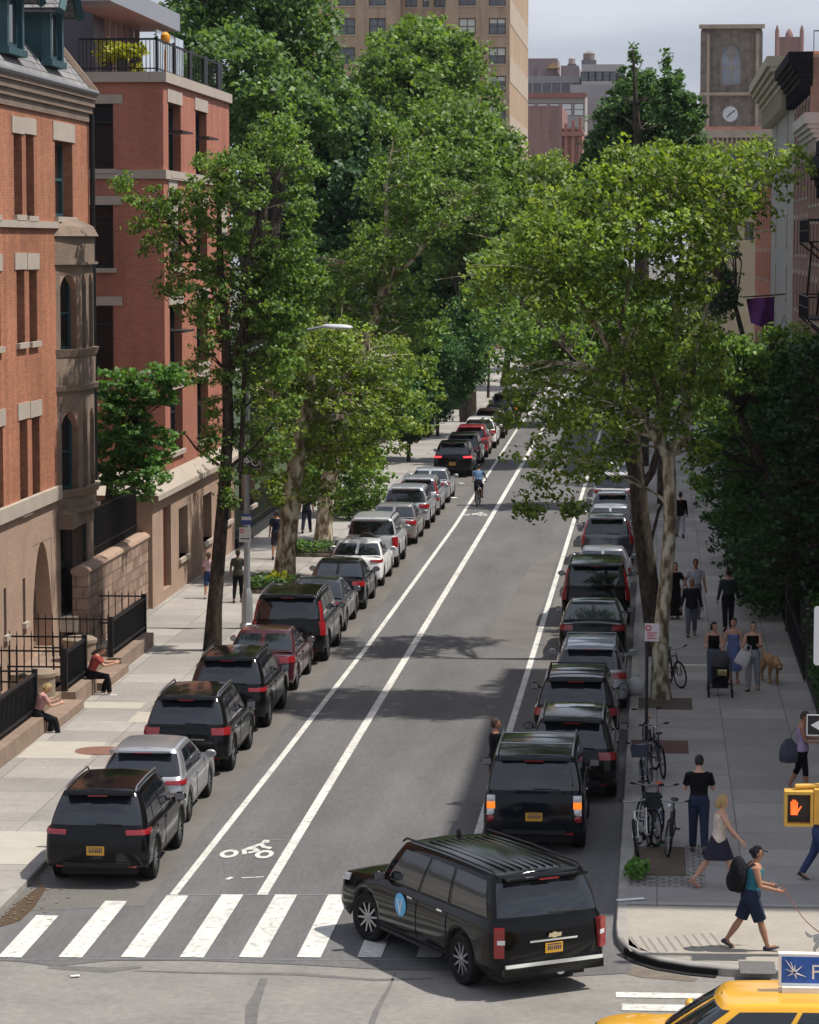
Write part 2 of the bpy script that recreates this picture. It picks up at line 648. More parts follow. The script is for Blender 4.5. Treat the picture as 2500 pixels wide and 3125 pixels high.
def person(label, loc, rz, h, legs, arms, top, bottom, hair=('short', 'black'), skin='light', lean=0, yaw=0, pitch=0,
           seat=None, shoes=(0.02, 0.02, 0.02), female=False, voxel=0.012, group=None, heavy=1.0):
    k = h / 1.75
    root = thing('person', label, 'person', loc, rz, group)
    hip, pel = 0.93, Vector((0, 0, 0.95))
    ths = []
    for (s, (fl, kn, ab)) in zip((1, -1), legs):
        a, c = R(fl), R(ab)
        hp = Vector((s * 0.088, 0, hip))
        d1 = Vector((s * math.sin(c), math.sin(a) * math.cos(c), -math.cos(a) * math.cos(c)))
        a2 = a - R(kn)
        d2 = Vector((s * math.sin(c) * 0.6, math.sin(a2), -math.cos(a2)))
        d2.normalize()
        kp = hp + d1 * 0.44
        ap = kp + d2 * 0.41
        fp = max(-55, min(20, math.degrees(a2) * 0.9)) if seat is None else 0
        fd = Vector((s * 0.12, math.cos(R(fp)), math.sin(R(fp))))
        ths.append((hp, kp, ap, fd))
    if seat is None:
        low = min(min(a.z - 0.075, (a + fd * 0.16).z - 0.06) for _, _, a, fd in ths)
        dz = -low
    else:
        dz = seat / k + 0.10 - 0.95
    up = Vector((0, 0, dz))
    Ml = Matrix.Rotation(-R(lean), 3, 'X')

    def T(p):                               # upper body point
        return pel + Ml @ (Vector(p) - pel) + up
    neckb = Vector((0, -0.005, 1.50))
    Mh = Ml @ Matrix.Rotation(R(yaw), 3, 'Z') @ Matrix.Rotation(-R(pitch), 3, 'X')

    def H(p):
        return T(neckb) + Mh @ (Vector(p) - neckb)
    sw = 0.165 if female else 0.185
    hw = heavy
    rings = [(0.84, .14, .105), (0.90, .168 if female else .16, .118), (0.98, .165 if female else .155, .118), (1.06, .14, .10),
             (1.13, .125 if female else .138, .094), (1.24, .145 if female else .158, .108), (1.34, .16 if female else .178, .112),
             (1.41, .15 if female else .17, .098), (1.455, .11, .08), (1.49, .06, .058)]

    def torso(mb, grow, z0=0.0, z1=9):
        rr = []
        for z, a, b in rings:
            if z0 <= z <= z1:
                a, b = a * hw + grow, b * hw + grow
                rr.append([T((a * math.cos(t) * (abs(math.cos(t)) ** -0.15 if abs(math.cos(t)) > .05 else 1), b * math.sin(t), z)) for t in [2 * math.pi * i / 18 for i in range(18)]])
        mb.loft(rr)
    wr = []
    for (s, (fl, ab, el, inw)) in zip((1, -1), arms):
        sh = T((s * sw, -0.005, 1.405))
        a, c = R(fl), R(ab)
        d1 = Vector((s * math.sin(c), math.sin(a) * math.cos(c), -math.cos(a) * math.cos(c)))
        a2, c2 = R(fl + el), R(ab - inw)
        d2 = Vector((s * math.sin(c2), math.sin(a2) * math.cos(c2), -math.cos(a2) * math.cos(c2)))
        e = sh + d1 * 0.285
        wv = e + d2 * 0.25
        wr.append((s, sh, e, wv, d2))
    body = MB()
    torso(body, 0)
    body.tube([T((0, 0, 1.44)), H((0, 0.005, 1.58))], [0.058, 0.05], 10)
    body.ell(H((0, 0.008, 1.645)), 0.074, 0.092, 0.108, 14, 10, rot=Mh)
    body.ell(H((0, 0.038, 1.575)), 0.054, 0.056, 0.052, 12, 8, rot=Mh)
    body.tube([H((0, 0.092, 1.655)), H((0, 0.116, 1.615)), H((0, 0.09, 1.607))], [0.011, 0.017, 0.013], 6)
    for s in (1, -1):
        body.ell(H((s * 0.075, 0.0, 1.635)), 0.012, 0.022, 0.032, 8, 6, rot=Mh)
    for hp, kp, ap, fd in ths:
        hp, kp, ap = hp + up, kp + up, ap + up
        body.tube([hp + Vector((0, 0, .05)), hp, (hp * 2 + kp) / 3, kp, kp * .65 + ap * .35, ap * .9 + kp * .1, ap],
                  [0.085 * hw, 0.088 * hw, 0.078 * hw, 0.055, 0.056 * (hw * .5 + .5), 0.036, 0.038], 12)
        body.ell(ap - Vector((0, 0, .03)) + fd * 0.02, 0.036, 0.05, 0.045, 10, 6)
        body.tube([ap - Vector((0, 0, .045)) - fd * .03, ap - Vector((0, 0, .045)) + fd * 0.15], [0.036, 0.03], 8)
    for s, sh, e, wv, d2 in wr:
        ins = (sh - T((0, 0, 1.42))) * 0.35
        body.tube([sh - ins, sh, sh * .5 + e * .5, e, e * .6 + wv * .4, wv], [0.055, 0.056 * hw, 0.046 * hw, 0.038, 0.037, 0.026], 10)
        fw = Vector((0, 1, 0))
        ax = fw - d2 * fw.dot(d2)
        if ax.length < 0.35:
            ax = Vector((0, 0, 1)) - d2 * d2.z
        ax.normalize()
        pn = d2.cross(ax)
        if pn.x * s > 0:
            pn = -pn
        pc = wv + d2 * 0.05
        body.tube([wv, pc, pc + d2 * 0.04], [0.026, 0.034, 0.03], 8)
        for off, ln in ((-0.027, .060), (-0.009, .076), (0.009, .082), (0.026, .072)):
            b0 = pc + d2 * 0.035 + ax * off
            b1 = b0 + d2 * ln * .5 + pn * ln * .12
            body.tube([b0, b1, b1 + d2 * ln * .34 + pn * ln * .34], [0.0105, 0.0095, 0.008], 6)
        t0 = pc - d2 * 0.02 + ax * 0.024
        t1 = t0 + ax * 0.03 + d2 * 0.028 + pn * .01
        body.tube([t0, t1, t1 + d2 * 0.03 + pn * .012], [0.013, 0.011, 0.009], 6)
    sk = SKIN[skin]
    me = remesh(body, 'body', [sk, EYEM, LIPM], voxel, 2)
    inv = Mh.transposed()
    hc0 = T(neckb)
    for poly in me.polygons:
        c = poly.center
        if (c - hc0).length < 0.3:
            q = inv @ (c - hc0) + neckb
            if q.y > 0.06:
                if (abs(abs(q.x) - 0.030) < 0.013 and abs(q.z - 1.655) < 0.009):
                    poly.material_index = 1
                elif abs(q.x) < 0.024 and abs(q.z - 1.573) < 0.009:
                    poly.material_index = 2
    bo = link('body', me, root)
    parts = [bo]
    kind, col = top
    if kind != 'none':
        mb = MB()
        zhem = {'tee': 0.88, 'tank': 0.93, 'long': 0.86, 'jacket': 0.82, 'dress': 0.9, 'strap': 0.93}[kind]
        torso(mb, 0.016 if kind != 'jacket' else 0.03, zhem - 0.03, 1.345 if kind == 'strap' else (1.42 if kind in ('tank', 'dress') else 1.46))
        if kind in ('tank', 'dress', 'strap'):
            for s in (1, -1):
                mb.tube([T((s * .085, .08, 1.34)), T((s * .09, .03, 1.455)), T((s * .085, -.08, 1.36))], 0.022, 8)
        for s, sh, e, wv, d2 in wr:
            ins = (sh - T((0, 0, 1.42))) * 0.35
            if kind == 'tee':
                mb.tube([sh - ins, sh, sh * .3 + e * .7], [0.06, 0.064 * hw, 0.062 * hw], 10)
            elif kind in ('long', 'jacket'):
                mb.tube([sh - ins, sh, sh * .5 + e * .5, e, wv], [0.06, 0.065 * hw, 0.060 * hw, 0.054, 0.042], 10)
        parts.append(link('top', remesh(mb, 'top', cloth('%.2f_%.2f_%.2f' % col, col), max(voxel, .011), 2), root))
    kind, col = bottom
    mb = MB()
    cm = cloth('%.2f_%.2f_%.2f' % col, col)
    fr = {'trousers': 0.97, 'leggings': 0.93, 'shorts': None, 'capri': 0.45}.get(kind, -1)
    if kind in ('trousers', 'leggings', 'shorts', 'capri'):
        g = 0.008 if kind in ('leggings', 'capri') else 0.018
        torso(mb, g + 0.002, 0.83, 1.06)
        for hp, kp, ap, fd in ths:
            hp, kp, ap = hp + up, kp + up, ap + up
            if fr is None:
                mb.tube([hp + Vector((0, 0, .05)), hp, (hp * 2 + kp) / 3, kp * .95 + hp * .05], [0.098 * hw, 0.104 * hw, 0.1 * hw, 0.092 * hw], 12)
            else:
                end = kp * (1 - fr) + ap * fr
                w2 = 0.05 if kind == 'leggings' or kind == 'capri' else 0.064
                mb.tube([hp + Vector((0, 0, .05)), hp, (hp * 2 + kp) / 3, kp, kp * .6 + end * .4, end],
                        [0.09 * hw, (0.09 + g) * hw, (0.08 + g) * hw, 0.06 + g, 0.06 + g * .8, w2 if kind == 'trousers' else 0.045], 12)
    else:                                   # skirt
        ln = {'skirt': 0.36, 'dressskirt': 0.58, 'longskirt': 0.85}[kind]
        mid = (ths[0][1] + ths[1][1]) * 0.5 - (ths[0][0] + ths[1][0]) * 0.5
        sp = abs(ths[0][1].y - ths[1][1].y) * 0.5
        rr = []
        for j in range(7):
            t = j / 6
            zz = 1.06 - (ln + 0.1) * t
            a = (0.14 + 0.09 * t ** .6) * hw
            b2 = (0.10 + 0.085 * t ** .6) * hw + sp * t * 0.5
            off = mid * (t * 0.35)
            rr.append([pel + up + Vector((a * math.cos(u) * (1 + .05 * t * math.sin(5 * u)), b2 * math.sin(u) * (1 + .05 * t * math.sin(5 * u)) + off.y, zz - 0.95)) for u in [2 * math.pi * i / 28 for i in range(28)]])
        mb.loft(rr)
    parts.append(link('skirt' if 'skirt' in kind else kind, remesh(mb, kind, cm, max(voxel, .011), 2), root))
    # shoes
    shm = mat('shoe_%.2f_%.2f_%.2f' % shoes, shoes, 0.6, var=0.1, scale=10)
    for hp, kp, ap, fd in ths:
        mb = MB()
        a = ap + up - Vector((0, 0, .03))
        u2 = fd.cross(Vector((1, 0, 0))).normalized() * -1
        if u2.z < 0:
            u2 = -u2
        sd = fd.cross(u2)
        rr = []
        for t, wd, ht in ((-0.075, .03, .05), (-0.06, .04, .075), (0.0, .042, .08), (0.07, .046, .055), (0.13, .046, .042), (0.175, .034, .03), (0.19, .015, .02)):
            c = a + fd * t - u2 * 0.045
            rr.append([c + sd * (wd * math.cos(q)) + u2 * (max(ht * math.sin(q), 0.0)) for q in [2 * math.pi * i / 12 for i in range(12)]])
        mb.loft(rr)
        parts.append(mb.build('shoe', shm, root, angle=60))
    # hair
    style, hcn = hair
    hm = HAIR.get(hcn) or cloth('cap', (0.015, 0.015, 0.02))
    mb = MB()
    e = MB()
    e.ell((0, 0, 0), 0.083, 0.102, 0.118, 22, 16)
    for f in e.f:
        c = sum((Vector(e.v[i]) for i in f), Vector()) / len(f)
        zl = 0.058 if style != 'fringe' else 0.02
        back = -0.075 if style == 'short' else -0.10
        if (c.y > 0.030 and c.z < zl) or (c.z < back) or (abs(c.x) > 0.06 and c.y > -0.02 and c.z < (-0.0 if style == 'short' else -0.06)):
            continue
        mb.add([H(Vector(e.v[i]) + Vector((0, -0.004, 1.652))) for i in f], [tuple(range(len(f)))])
    if style == 'bun':
        mb.ell(H((0, -0.10, 1.72)), 0.042, 0.042, 0.04, 10, 8)
    elif style == 'pony':
        mb.tube([H((0, -0.09, 1.69)), H((0, -0.14, 1.64)), H((0, -0.14, 1.52)), H((0, -0.12, 1.42))], [0.03, 0.036, 0.03, 0.012], 8)
    elif style == 'long':
        mb.tube([H((0, -0.05, 1.66)), H((0, -0.075, 1.55)), H((0, -0.095, 1.44)), H((0, -0.1, 1.36))], [0.07, 0.075, 0.07, 0.045], 12, flat=.6)
    elif style == 'bob':
        for s in (1, -1):
            mb.tube([H((s * .06, -0.02, 1.68)), H((s * .075, -.015, 1.6)), H((s * .07, -.01, 1.54))], [0.03, 0.034, 0.02], 8)
        mb.tube([H((0, -0.07, 1.66)), H((0, -0.08, 1.56)), H((0, -0.07, 1.53))], [0.06, 0.055, 0.04], 10)
    elif style == 'cap':
        mb.tube([H((0, 0.07, 1.70)), H((0, 0.17, 1.685))], [0.065, 0.05], 12, flat=.15)
        mb.ell(H((0, -0.09, 1.66)), 0.045, 0.05, 0.05, 10, 8)
    parts.append(mb.build('hair' if style != 'cap' else 'cap', hm, root, angle=70))
    root.scale = (k, k, k)
    return root


STAND = ((2, 4, 2), (-2, 4, 2))
WALK = ((24, 8, 1), (-20, 18, 1))
WALK2 = ((-18, 14, 1), (22, 6, 1))
ARMD = ((8, 8, 14, 0), (-8, 8, 14, 0))
SIDEWALK = 0.13


def foot(px, py, z=SIDEWALK):
    p = G(px, py, z)
    return (p.x, p.y, z)


HERO = 0.0085
# facing: 0 = away from the camera (+Y), 180 = towards it, -90 = to the right (+X)
person('man in black tee and dark jeans walking away beside the parked bicycles', foot(2132, 2602), R(0), 1.82,
       ((-14, 20, 1), (8, 3, 1)), ((18, 14, 75, 22), (16, 14, 80, 24)), ('tee', (0.008, 0.008, 0.009)), ('trousers', (0.022, 0.03, 0.06)), ('short', 'black'), voxel=HERO, pitch=18, shoes=(0.05, 0.05, 0.06))
person('blonde woman in cream sleeveless top and dark pleated skirt striding to the right', foot(2192, 2712), R(-80), 1.70,
       ((24, 4, 1), (-26, 10, 1)), ((30, 26, 10, 0), (28, 18, 12, -4)), ('tank', (0.60, 0.52, 0.43)), ('skirt', (0.03, 0.028, 0.05)), ('bob', 'blonde'), voxel=HERO, lean=6, yaw=5, female=True, shoes=(0.35, 0.17, 0.12))
pw = foot(2290, 2898)
person('woman in cap, teal vest and navy shorts with a backpack and a red lead', pw, R(-84), 1.70,
       ((20, 4, 2), (-20, 14, 2)), ((14, 10, 62, 8), (4, 12, 72, 6)), ('tank', (0.03, 0.14, 0.18)), ('shorts', (0.018, 0.026, 0.05)), ('cap', 'cap'), 'tan', voxel=HERO, lean=8, female=True, heavy=1.2, shoes=(0.03, 0.025, 0.04))
p4 = foot(2447, 2418)
person('woman in lavender vest and black capri leggings carrying a grey shoulder bag', p4, R(-95), 1.68,
       ((10, 6, 1), (-12, 14, 1)), ((18, 10, 70, 10), (20, 12, 70, 10)), ('tank', (0.36, 0.28, 0.42)), ('capri', (0.012, 0.012, 0.014)), ('short', 'brown'), 'tan', female=True, pitch=20, heavy=1.08, shoes=(0.3, 0.3, 0.3))
person('person in blue jeans half hidden behind the yellow walk signal', foot(2499, 2690), R(-100), 1.66,
       ((14, 4, 1), (-16, 14, 1)), ((10, 10, 50, 0), (14, 10, 60, 0)), ('tee', (0.05, 0.035, 0.08)), ('trousers', (0.04, 0.06, 0.14)), ('long', 'brown'), 'light', female=True)
ps = foot(2178, 2098)
person('woman in black vest and blue jeans pushing a stroller towards the corner', ps, R(178), 1.68,
       ((14, 6, 1), (-14, 12, 1)), ((26, 10, 62, 14), (26, 10, 60, 14)), ('tank', (0.01, 0.01, 0.011)), ('trousers', (0.10, 0.15, 0.22)), ('bob', 'black'), female=True, lean=6, yaw=40)
person('woman in strapless blue knee length dress beside the stroller', foot(2238, 2088), R(176), 1.68,
       ((12, 6, 1), (-12, 12, 1)), ((6, 14, 45, 6), (8, 14, 40, 6)), ('strap', (0.16, 0.21, 0.42)), ('dressskirt', (0.15, 0.20, 0.42)), ('bun', 'brown'), female=True, yaw=-20, shoes=(0.25, 0.14, 0.09))
p8 = foot(2297, 2108)
person('woman in black top and grey trousers with a white bag on her arm', p8, R(170), 1.74,
       ((8, 4, 1), (-10, 12, 1)), ((20, 14, 75, 16), (22, 12, 80, 18)), ('tank', (0.012, 0.012, 0.013)), ('trousers', (0.30, 0.31, 0.34)), ('pony', 'brown'), female=True, yaw=20)
person('man in dark open jacket and grey trousers walking towards the camera', foot(2110, 1942), R(180), 1.68,
       ((16, 4, 1), (-14, 14, 1)), ((8, 14, 12, 0), (-8, 14, 12, 0)), ('jacket', (0.016, 0.017, 0.022)), ('trousers', (0.13, 0.14, 0.18)), ('fringe', 'grey'), 'tan')
person('man in pale shirt and dark glasses holding hands with a woman in black', foot(2122, 1890), R(180), 1.80,
       ((10, 4, 1), (-10, 10, 1)), ((6, 20, 14, 0), (4, 12, 12, 0)), ('tee', (0.45, 0.45, 0.52)), ('trousers', (0.2, 0.2, 0.24)), ('short', 'black'), 'tan')
person('woman in long black dress holding hands with the man in pale shirt', foot(2060, 1888), R(182), 1.68,
       ((8, 4, 1), (-10, 10, 1)), ((4, 12, 12, 0), (4, 26, 12, 0)), ('tee', (0.01, 0.01, 0.011)), ('longskirt', (0.01, 0.01, 0.011)), ('long', 'brown'), female=True)
person('man in dark green shirt and black trousers walking away beside the yard', foot(2222, 1925), R(4), 1.80,
       ((12, 6, 1), (-10, 14, 1)), ((6, 12, 16, 0), (-8, 12, 12, 0)), ('long', (0.03, 0.05, 0.045)), ('trousers', (0.012, 0.013, 0.016)), ('short', 'brown'))
person('person in black hooded jacket and pale trousers walking away under the plane tree', foot(2076, 1640), R(2), 1.76,
       WALK2, ARMD, ('jacket', (0.012, 0.012, 0.013)), ('trousers', (0.36, 0.37, 0.42)), ('short', 'black'))
pr = G(1512, 2455, 0)
person('man in black clothes standing in the road beside the dark blue offroader', (pr.x, pr.y, 0.0), R(-70), 1.76,
       STAND, ((10, 12, 60, 14), (6, 14, 30, 0)), ('tee', (0.01, 0.01, 0.011)), ('trousers', (0.012, 0.012, 0.014)), ('short', 'brown'), 'tan', voxel=0.01)
# left pavement
person('woman in black jacket and leggings with an olive bag round her waist, walking away', foot(727, 1838), R(-2), 1.66,
       ((6, 4, 1), (-10, 12, 1)), ((10, 16, 40, 10), (4, 16, 34, 10)), ('tee', (0.05, 0.05, 0.04)), ('leggings', (0.012, 0.012, 0.014)), ('bun', 'brown'), 'brown', female=True, shoes=(0.12, 0.04, 0.03))
person('girl in pink top and blue shorts with a long dark plait, half behind the trunk', foot(638, 1826), R(0), 1.46,
       ((8, 6, 1), (-12, 16, 1)), ARMD, ('tee', (0.56, 0.36, 0.42)), ('shorts', (0.03, 0.05, 0.13)), ('pony', 'brown'), 'tan', female=True, shoes=(0.5, 0.5, 0.5))
person('man in navy tee and shorts walking away beside the mottled trunk', foot(845, 1706), R(2), 1.74,
       ((8, 4, 2), (-12, 14, 2)), ARMD, ('tee', (0.015, 0.022, 0.045)), ('shorts', (0.03, 0.025, 0.05)), ('short', 'black'), 'tan', heavy=1.1, shoes=(0.03, 0.03, 0.03))
person('person in dark clothes far along the pavement between two trunks', foot(936, 1626), R(-2), 1.72,
       WALK, ARMD, ('tee', (0.02, 0.018, 0.035)), ('trousers', (0.018, 0.018, 0.03)), ('short', 'brown'), 'tan')
pc = G(318, 2068, 0.55)
person('person in black trousers and white trainers sitting on the stone step between fences', (-14.02, pc.y, SIDEWALK), R(-78), 1.72,
       ((84, 78, 8), (78, 92, 8)), ((42, 14, 60, 20), (52, 10, 40, 0)), ('tee', (0.34, 0.07, 0.06)), ('trousers', (0.012, 0.012, 0.014)), ('long', 'brown'), lean=22, pitch=25, female=True, seat=0.42, shoes=(0.7, 0.7, 0.72))
pc = G(118, 2215, 0.3)
person('person with yellow blonde hair in pink top looking down on the step', (-14.1, pc.y, SIDEWALK), R(-60), 1.62,
       ((70, 60, 4), (62, 68, 4)), ((30, 10, 70, 16), (30, 10, 75, 18)), ('tee', (0.50, 0.27, 0.26)), ('trousers', (0.014, 0.014, 0.016)), ('bob', 'blonde'), lean=16, pitch=35, female=True, seat=0.36)
pc = G(80, 2120, 1.0)
person('person in white shirt sitting on the stoop behind the black railing', (-14.75, pc.y + 0.5, SIDEWALK), R(-100), 1.70,
       ((80, 84, 6), (74, 90, 6)), ((20, 10, 60, 10), (30, 10, 50, 10)), ('tee', (0.68, 0.66, 0.68)), ('trousers', (0.03, 0.03, 0.05)), ('short', 'black'), 'tan', lean=14, pitch=15, seat=0.45)
cyp = G(1460, 1543, 0)
person('cyclist in light blue shirt riding away in the bicycle lane', (cyp.x, cyp.y - 0.1, 0.0), R(-3), 1.74,
       ((62, 72, 4), (30, 42, 4)), ((46, 12, 14, 4), (46, 12, 14, 4)), ('tee', (0.16, 0.27, 0.42)), ('shorts', (0.02, 0.02, 0.025)), ('short', 'black'), 'tan', lean=20, seat=0.93)

# ------------------------------------------------------------------ vehicles
def lerp(a, b, t):
    return a + (b - a) * t


def outl(u, hw, yf, yr, bf, br, cf, crr):
    """half outline of a plan: u 0..1 front centre to corner, 1..2 side, 2..3 rear corner to rear centre"""
    if u <= 1:
        if u < 0.7:
            x = hw * 0.84 * u / 0.7
            return x, yf - bf * (x / hw) ** 2
        t = (u - 0.7) / 0.3
        p0 = (hw * .84, yf - bf * .7056)
        p1 = (hw * .985, yf - bf * .95)
        p2 = (hw, yf - bf - cf)
    elif u <= 2:
        t = u - 1
        return hw, lerp(yf - bf - cf, yr + br + crr, t)
    else:
        if u > 2.3:
            x = hw * 0.84 * (3 - u) / 0.7
            return x, yr + br * (x / hw) ** 2
        t = (u - 2) / 0.3
        p0 = (hw, yr + br + crr)
        p1 = (hw * .985, yr + br * .95)
        p2 = (hw * .84, yr + br * .7056)
    return ((1 - t) ** 2 * p0[0] + 2 * t * (1 - t) * p1[0] + t * t * p2[0], (1 - t) ** 2 * p0[1] + 2 * t * (1 - t) * p1[1] + t * t * p2[1])


WHEELS = {}


def wheelmesh(r, wd, style, dark=False):
    key = (r, wd, style, dark)
    if key in WHEELS:
        return WHEELS[key]
    t = MB()
    rr = r * (0.66 if style != 'big' else 0.7)
    t.lathe([(rr, -wd * .42), (r * .86, -wd * .5), (r * .97, -wd * .42), (r, -wd * .2), (r, wd * .2), (r * .97, wd * .42), (r * .86, wd * .5), (rr, wd * .42)], 32, 'X', caps=False)
    m = MB()
    m.lathe([(rr, -wd * .42), (rr, wd * .43), (rr * .93, wd * .45), (rr * .9, wd * .3), (rr * .86, wd * .16), (rr * .3, wd * .14)], 32, 'X', mi=1)
    for k in range({'five': 5, 'six': 6, 'ten': 10, 'big': 6}[style]):
        n = {'five': 5, 'six': 6, 'ten': 10, 'big': 6}[style]
        a = 2 * math.pi * k / n
        wid = {'five': .30, 'six': .26, 'ten': .13, 'big': .32}[style] * rr
        c, s = math.cos(a), math.sin(a)
        vs = []
        for (rad, hw2, x) in ((rr * .12, wid * .62, wd * .40), (rr * .95, wid * .42, wd * .43)):
            for sg in (-1, 1):
                vs.append((x, rad * c - sg * hw2 * s, rad * s + sg * hw2 * c))
                vs.append((x - wd * .14, rad * c - sg * hw2 * s, rad * s + sg * hw2 * c))
        m.add(vs, [(0, 2, 6, 4), (0, 4, 5, 1), (2, 3, 7, 6), (4, 6, 7, 5)])
    m.lathe([(rr * .2, wd * .30), (rr * .2, wd * .42), (rr * .12, wd * .46), (0.01, wd * .46)], 16, 'X', caps=False)
    WHEELS[key] = (t.mesh('tyre', RUBBER), m.mesh('rim', [BLACKP if dark else ALLOY, BLACKP]))
    return WHEELS[key]


SHAPES = {
    # length, half width, height, belt, hood height, windscreen base y, roof front y, roof rear y, rear glass base y (all from the middle), deck height, wheelbase, wheel radius
    'suv': dict(L=4.65, w=0.93, H=1.70, belt=1.04, hood=1.02, ws=1.05, rf=0.42, rr=-1.86, rb=-2.22, deck=None, wb=2.70, wr=0.365, ax=0.05),
    'bigsuv': dict(L=5.2, w=1.01, H=1.89, belt=1.16, hood=1.16, ws=1.22, rf=0.62, rr=-2.22, rb=-2.46, deck=None, wb=2.96, wr=0.40, ax=0.0),
    'suburban': dict(L=5.68, w=1.01, H=1.89, belt=1.17, hood=1.15, ws=1.42, rf=0.80, rr=-2.48, rb=-2.72, deck=None, wb=3.30, wr=0.41, ax=0.02),
    'box': dict(L=4.75, w=0.95, H=1.86, belt=1.13, hood=1.12, ws=1.20, rf=0.80, rr=-2.14, rb=-2.27, deck=None, wb=2.88, wr=0.39, ax=0.0),
    'hatch': dict(L=4.35, w=0.88, H=1.48, belt=0.93, hood=0.92, ws=1.05, rf=0.28, rr=-1.42, rb=-1.98, deck=None, wb=2.62, wr=0.325, ax=0.02),
    'wagon': dict(L=4.75, w=0.90, H=1.60, belt=0.98, hood=0.97, ws=1.15, rf=0.42, rr=-1.85, rb=-2.26, deck=None, wb=2.72, wr=0.34, ax=0.0),
    'sedan': dict(L=4.75, w=0.91, H=1.46, belt=0.94, hood=0.92, ws=1.02, rf=0.26, rr=-1.02, rb=-1.68, deck=1.02, wb=2.76, wr=0.335, ax=0.02),
}


def car(name, label, cat, loc, rz, shape, col, group=None, trim='black', tail='wrap', rails=None, roofrack=False, wheel='ten', plate='y', steer=0, cladding=True,
        glass=CARGLASS, detail=1, spare=False, scale=(1, 1, 1), tailmat=REDLENS, darkwheel=False, chromeglass=False, sunroof=False, wiper=True, metal=0.25, **ov):
    S = dict(SHAPES[shape])
    S.update(ov)
    L, w, H, belt = S['L'], S['w'], S['H'], S['belt']
    hl = L / 2
    root = thing(name, label, cat, loc, rz, group)
    pm = paint('%.3f_%.3f_%.3f' % col, col, metal)
    zs = 0.30 if shape not in ('sedan', 'hatch', 'wagon') else 0.24
    wy = [S['wb'] / 2 + S['ax'], -S['wb'] / 2 + S['ax']]
    ra = S['wr'] + 0.065
    suv = S['deck'] is None

    def beltz(y):
        if y > S['ws'] - 0.05:
            t = min(1, (y - S['ws'] + 0.05) / (hl - S['ws'] + 0.05))
            q = 1.0 if suv else 1.5
            return lerp(belt - 0.02, S['hood'] - 0.04 - 0.09 * q * t ** 2.2, min(1, t * 3)) - 0.06 * q * t ** 3
        if not suv and y < S['rb'] + 0.1:
            return lerp(belt, S['deck'] - 0.05, min(1, (S['rb'] + 0.1 - y) / 0.25))
        return belt + 0.03 * (-(y) / hl if y < 0 else 0)
    lev = [(0.0, -.07, -.14, .10), (0.16, -.012, -.03, .012), (0.34, 0.0, 0.0, 0.0), (0.55, 0.0, -.02, .012), (0.78, -.008, -.05, .03), (0.94, -.03, -.09, .05), (1.0, -.06, -.13, .075)]
    us = [0, .2, .4, .55, .7, .8, .9]
    ys = []
    for y0 in wy:
        ys += [y0 + ra * 1.02, y0 + ra * .96, y0 + ra * .8, y0 + ra * .5, y0, y0 - ra * .5, y0 - ra * .8, y0 - ra * .96, y0 - ra * 1.02]
    ys += [0.5, 0.0, -0.5]
    yf0, yr0 = hl - .12 - .22, -hl + .10 + .18
    ys = sorted([y for y in ys if yr0 < y < yf0], reverse=True)
    us += [1.0] + [1 + (yf0 - y) / (yf0 - yr0) for y in ys] + [2.0, 2.1, 2.2, 2.3, 2.45, 2.65, 2.85, 3.0]

    def arch(y):
        for y0 in wy:
            d = abs(y - y0)
            if d < ra:
                return S['wr'] + math.sqrt(ra * ra - d * d)
        return None

    def bp(u, k):
        fr, dw, df, dr = lev[k]
        x, y = outl(u, w + dw, hl + df, -hl + dr, .12, .10, .22, .18)
        z = lerp(zs, beltz(y), fr)
        a = arch(y)
        if a is not None and 1 <= u <= 2:
            z = max(z, a + 0.035 * k)
            z = min(z, beltz(y) - 0.004 * (6 - k))
        if k == 0 and u > 2.05:
            z += 0.06
        return Vector((x, y, z))
    half = [[bp(u, k) for u in us] for k in range(7)]
    b = MB()
    n = len(us)
    rows = []
    for k in range(7):
        r = half[k]
        rows.append(r + [Vector((-p.x, p.y, p.z)) for p in reversed(r[1:-1])])
    nn = len(rows[0])
    for r in rows:
        b.v += [tuple(p) for p in r]
    for k in range(6):
        for i in range(nn):
            i2 = (i + 1) % nn
            b.f.append((k * nn + i2, k * nn + i, (k + 1) * nn + i, (k + 1) * nn + i2))
            b.m.append(1 if (k == 0 and cladding) else 0)
    top = []
    for i in range(n):
        p = half[6][i]
        cr = 0.05 if (p.y > S['ws'] - .1 or not suv) else 0.0
        top.append([Vector((p.x * q, p.y, p.z + cr * (1 - q * q))) for q in (1, .7, .35, 0, -.35, -.7, -1)])
    b.grid(top)
    # greenhouse
    hb, hr = w - .075, w - (.20 if shape in ('suburban', 'bigsuv', 'box') else .255)
    bws, brf, brb, brr = .16, .10, .08, .06

    def gp(u, t):
        xb, yb = outl(u, hb, S['ws'], S['rb'] - .01, bws, brb, .06, .10)
        xr, yr = outl(u, hr, S['rf'], S['rr'], brf, brr, .12, .12)
        zb = (beltz(min(yb, S['ws'] - .06)) if u > 1 else belt - .02) - .015
        if not suv and u > 2:
            zb = lerp(zb, S['deck'] - 0.02, min(1, (u - 2) / .3))
        yy = (yr - (S['rf'] + S['rr']) / 2) / ((S['rf'] - S['rr']) / 2)
        zr = H - .055 - .03 * yy * yy
        bul = math.sin(math.pi * t) * .022
        return Vector((lerp(xb, xr, t) + (bul if xb > .3 else bul * xb / .3), lerp(yb, yr, t) + (bul if u < 1 else (-bul if u > 2 else 0)), lerp(zb, zr, t)))
    gus = [0, .2, .45, .7, .8, .9, 1.0, 1.15, 1.3, 1.45, 1.6, 1.75, 1.9, 2.0, 2.1, 2.2, 2.3, 2.55, 2.8, 3.0]
    ts = [0, .2, .4, .6, .8, 1.0]
    grows = []
    for t in ts:
        r = [gp(u, t) for u in gus]
        grows.append(r + [Vector((-p.x, p.y, p.z)) for p in reversed(r[1:-1])])
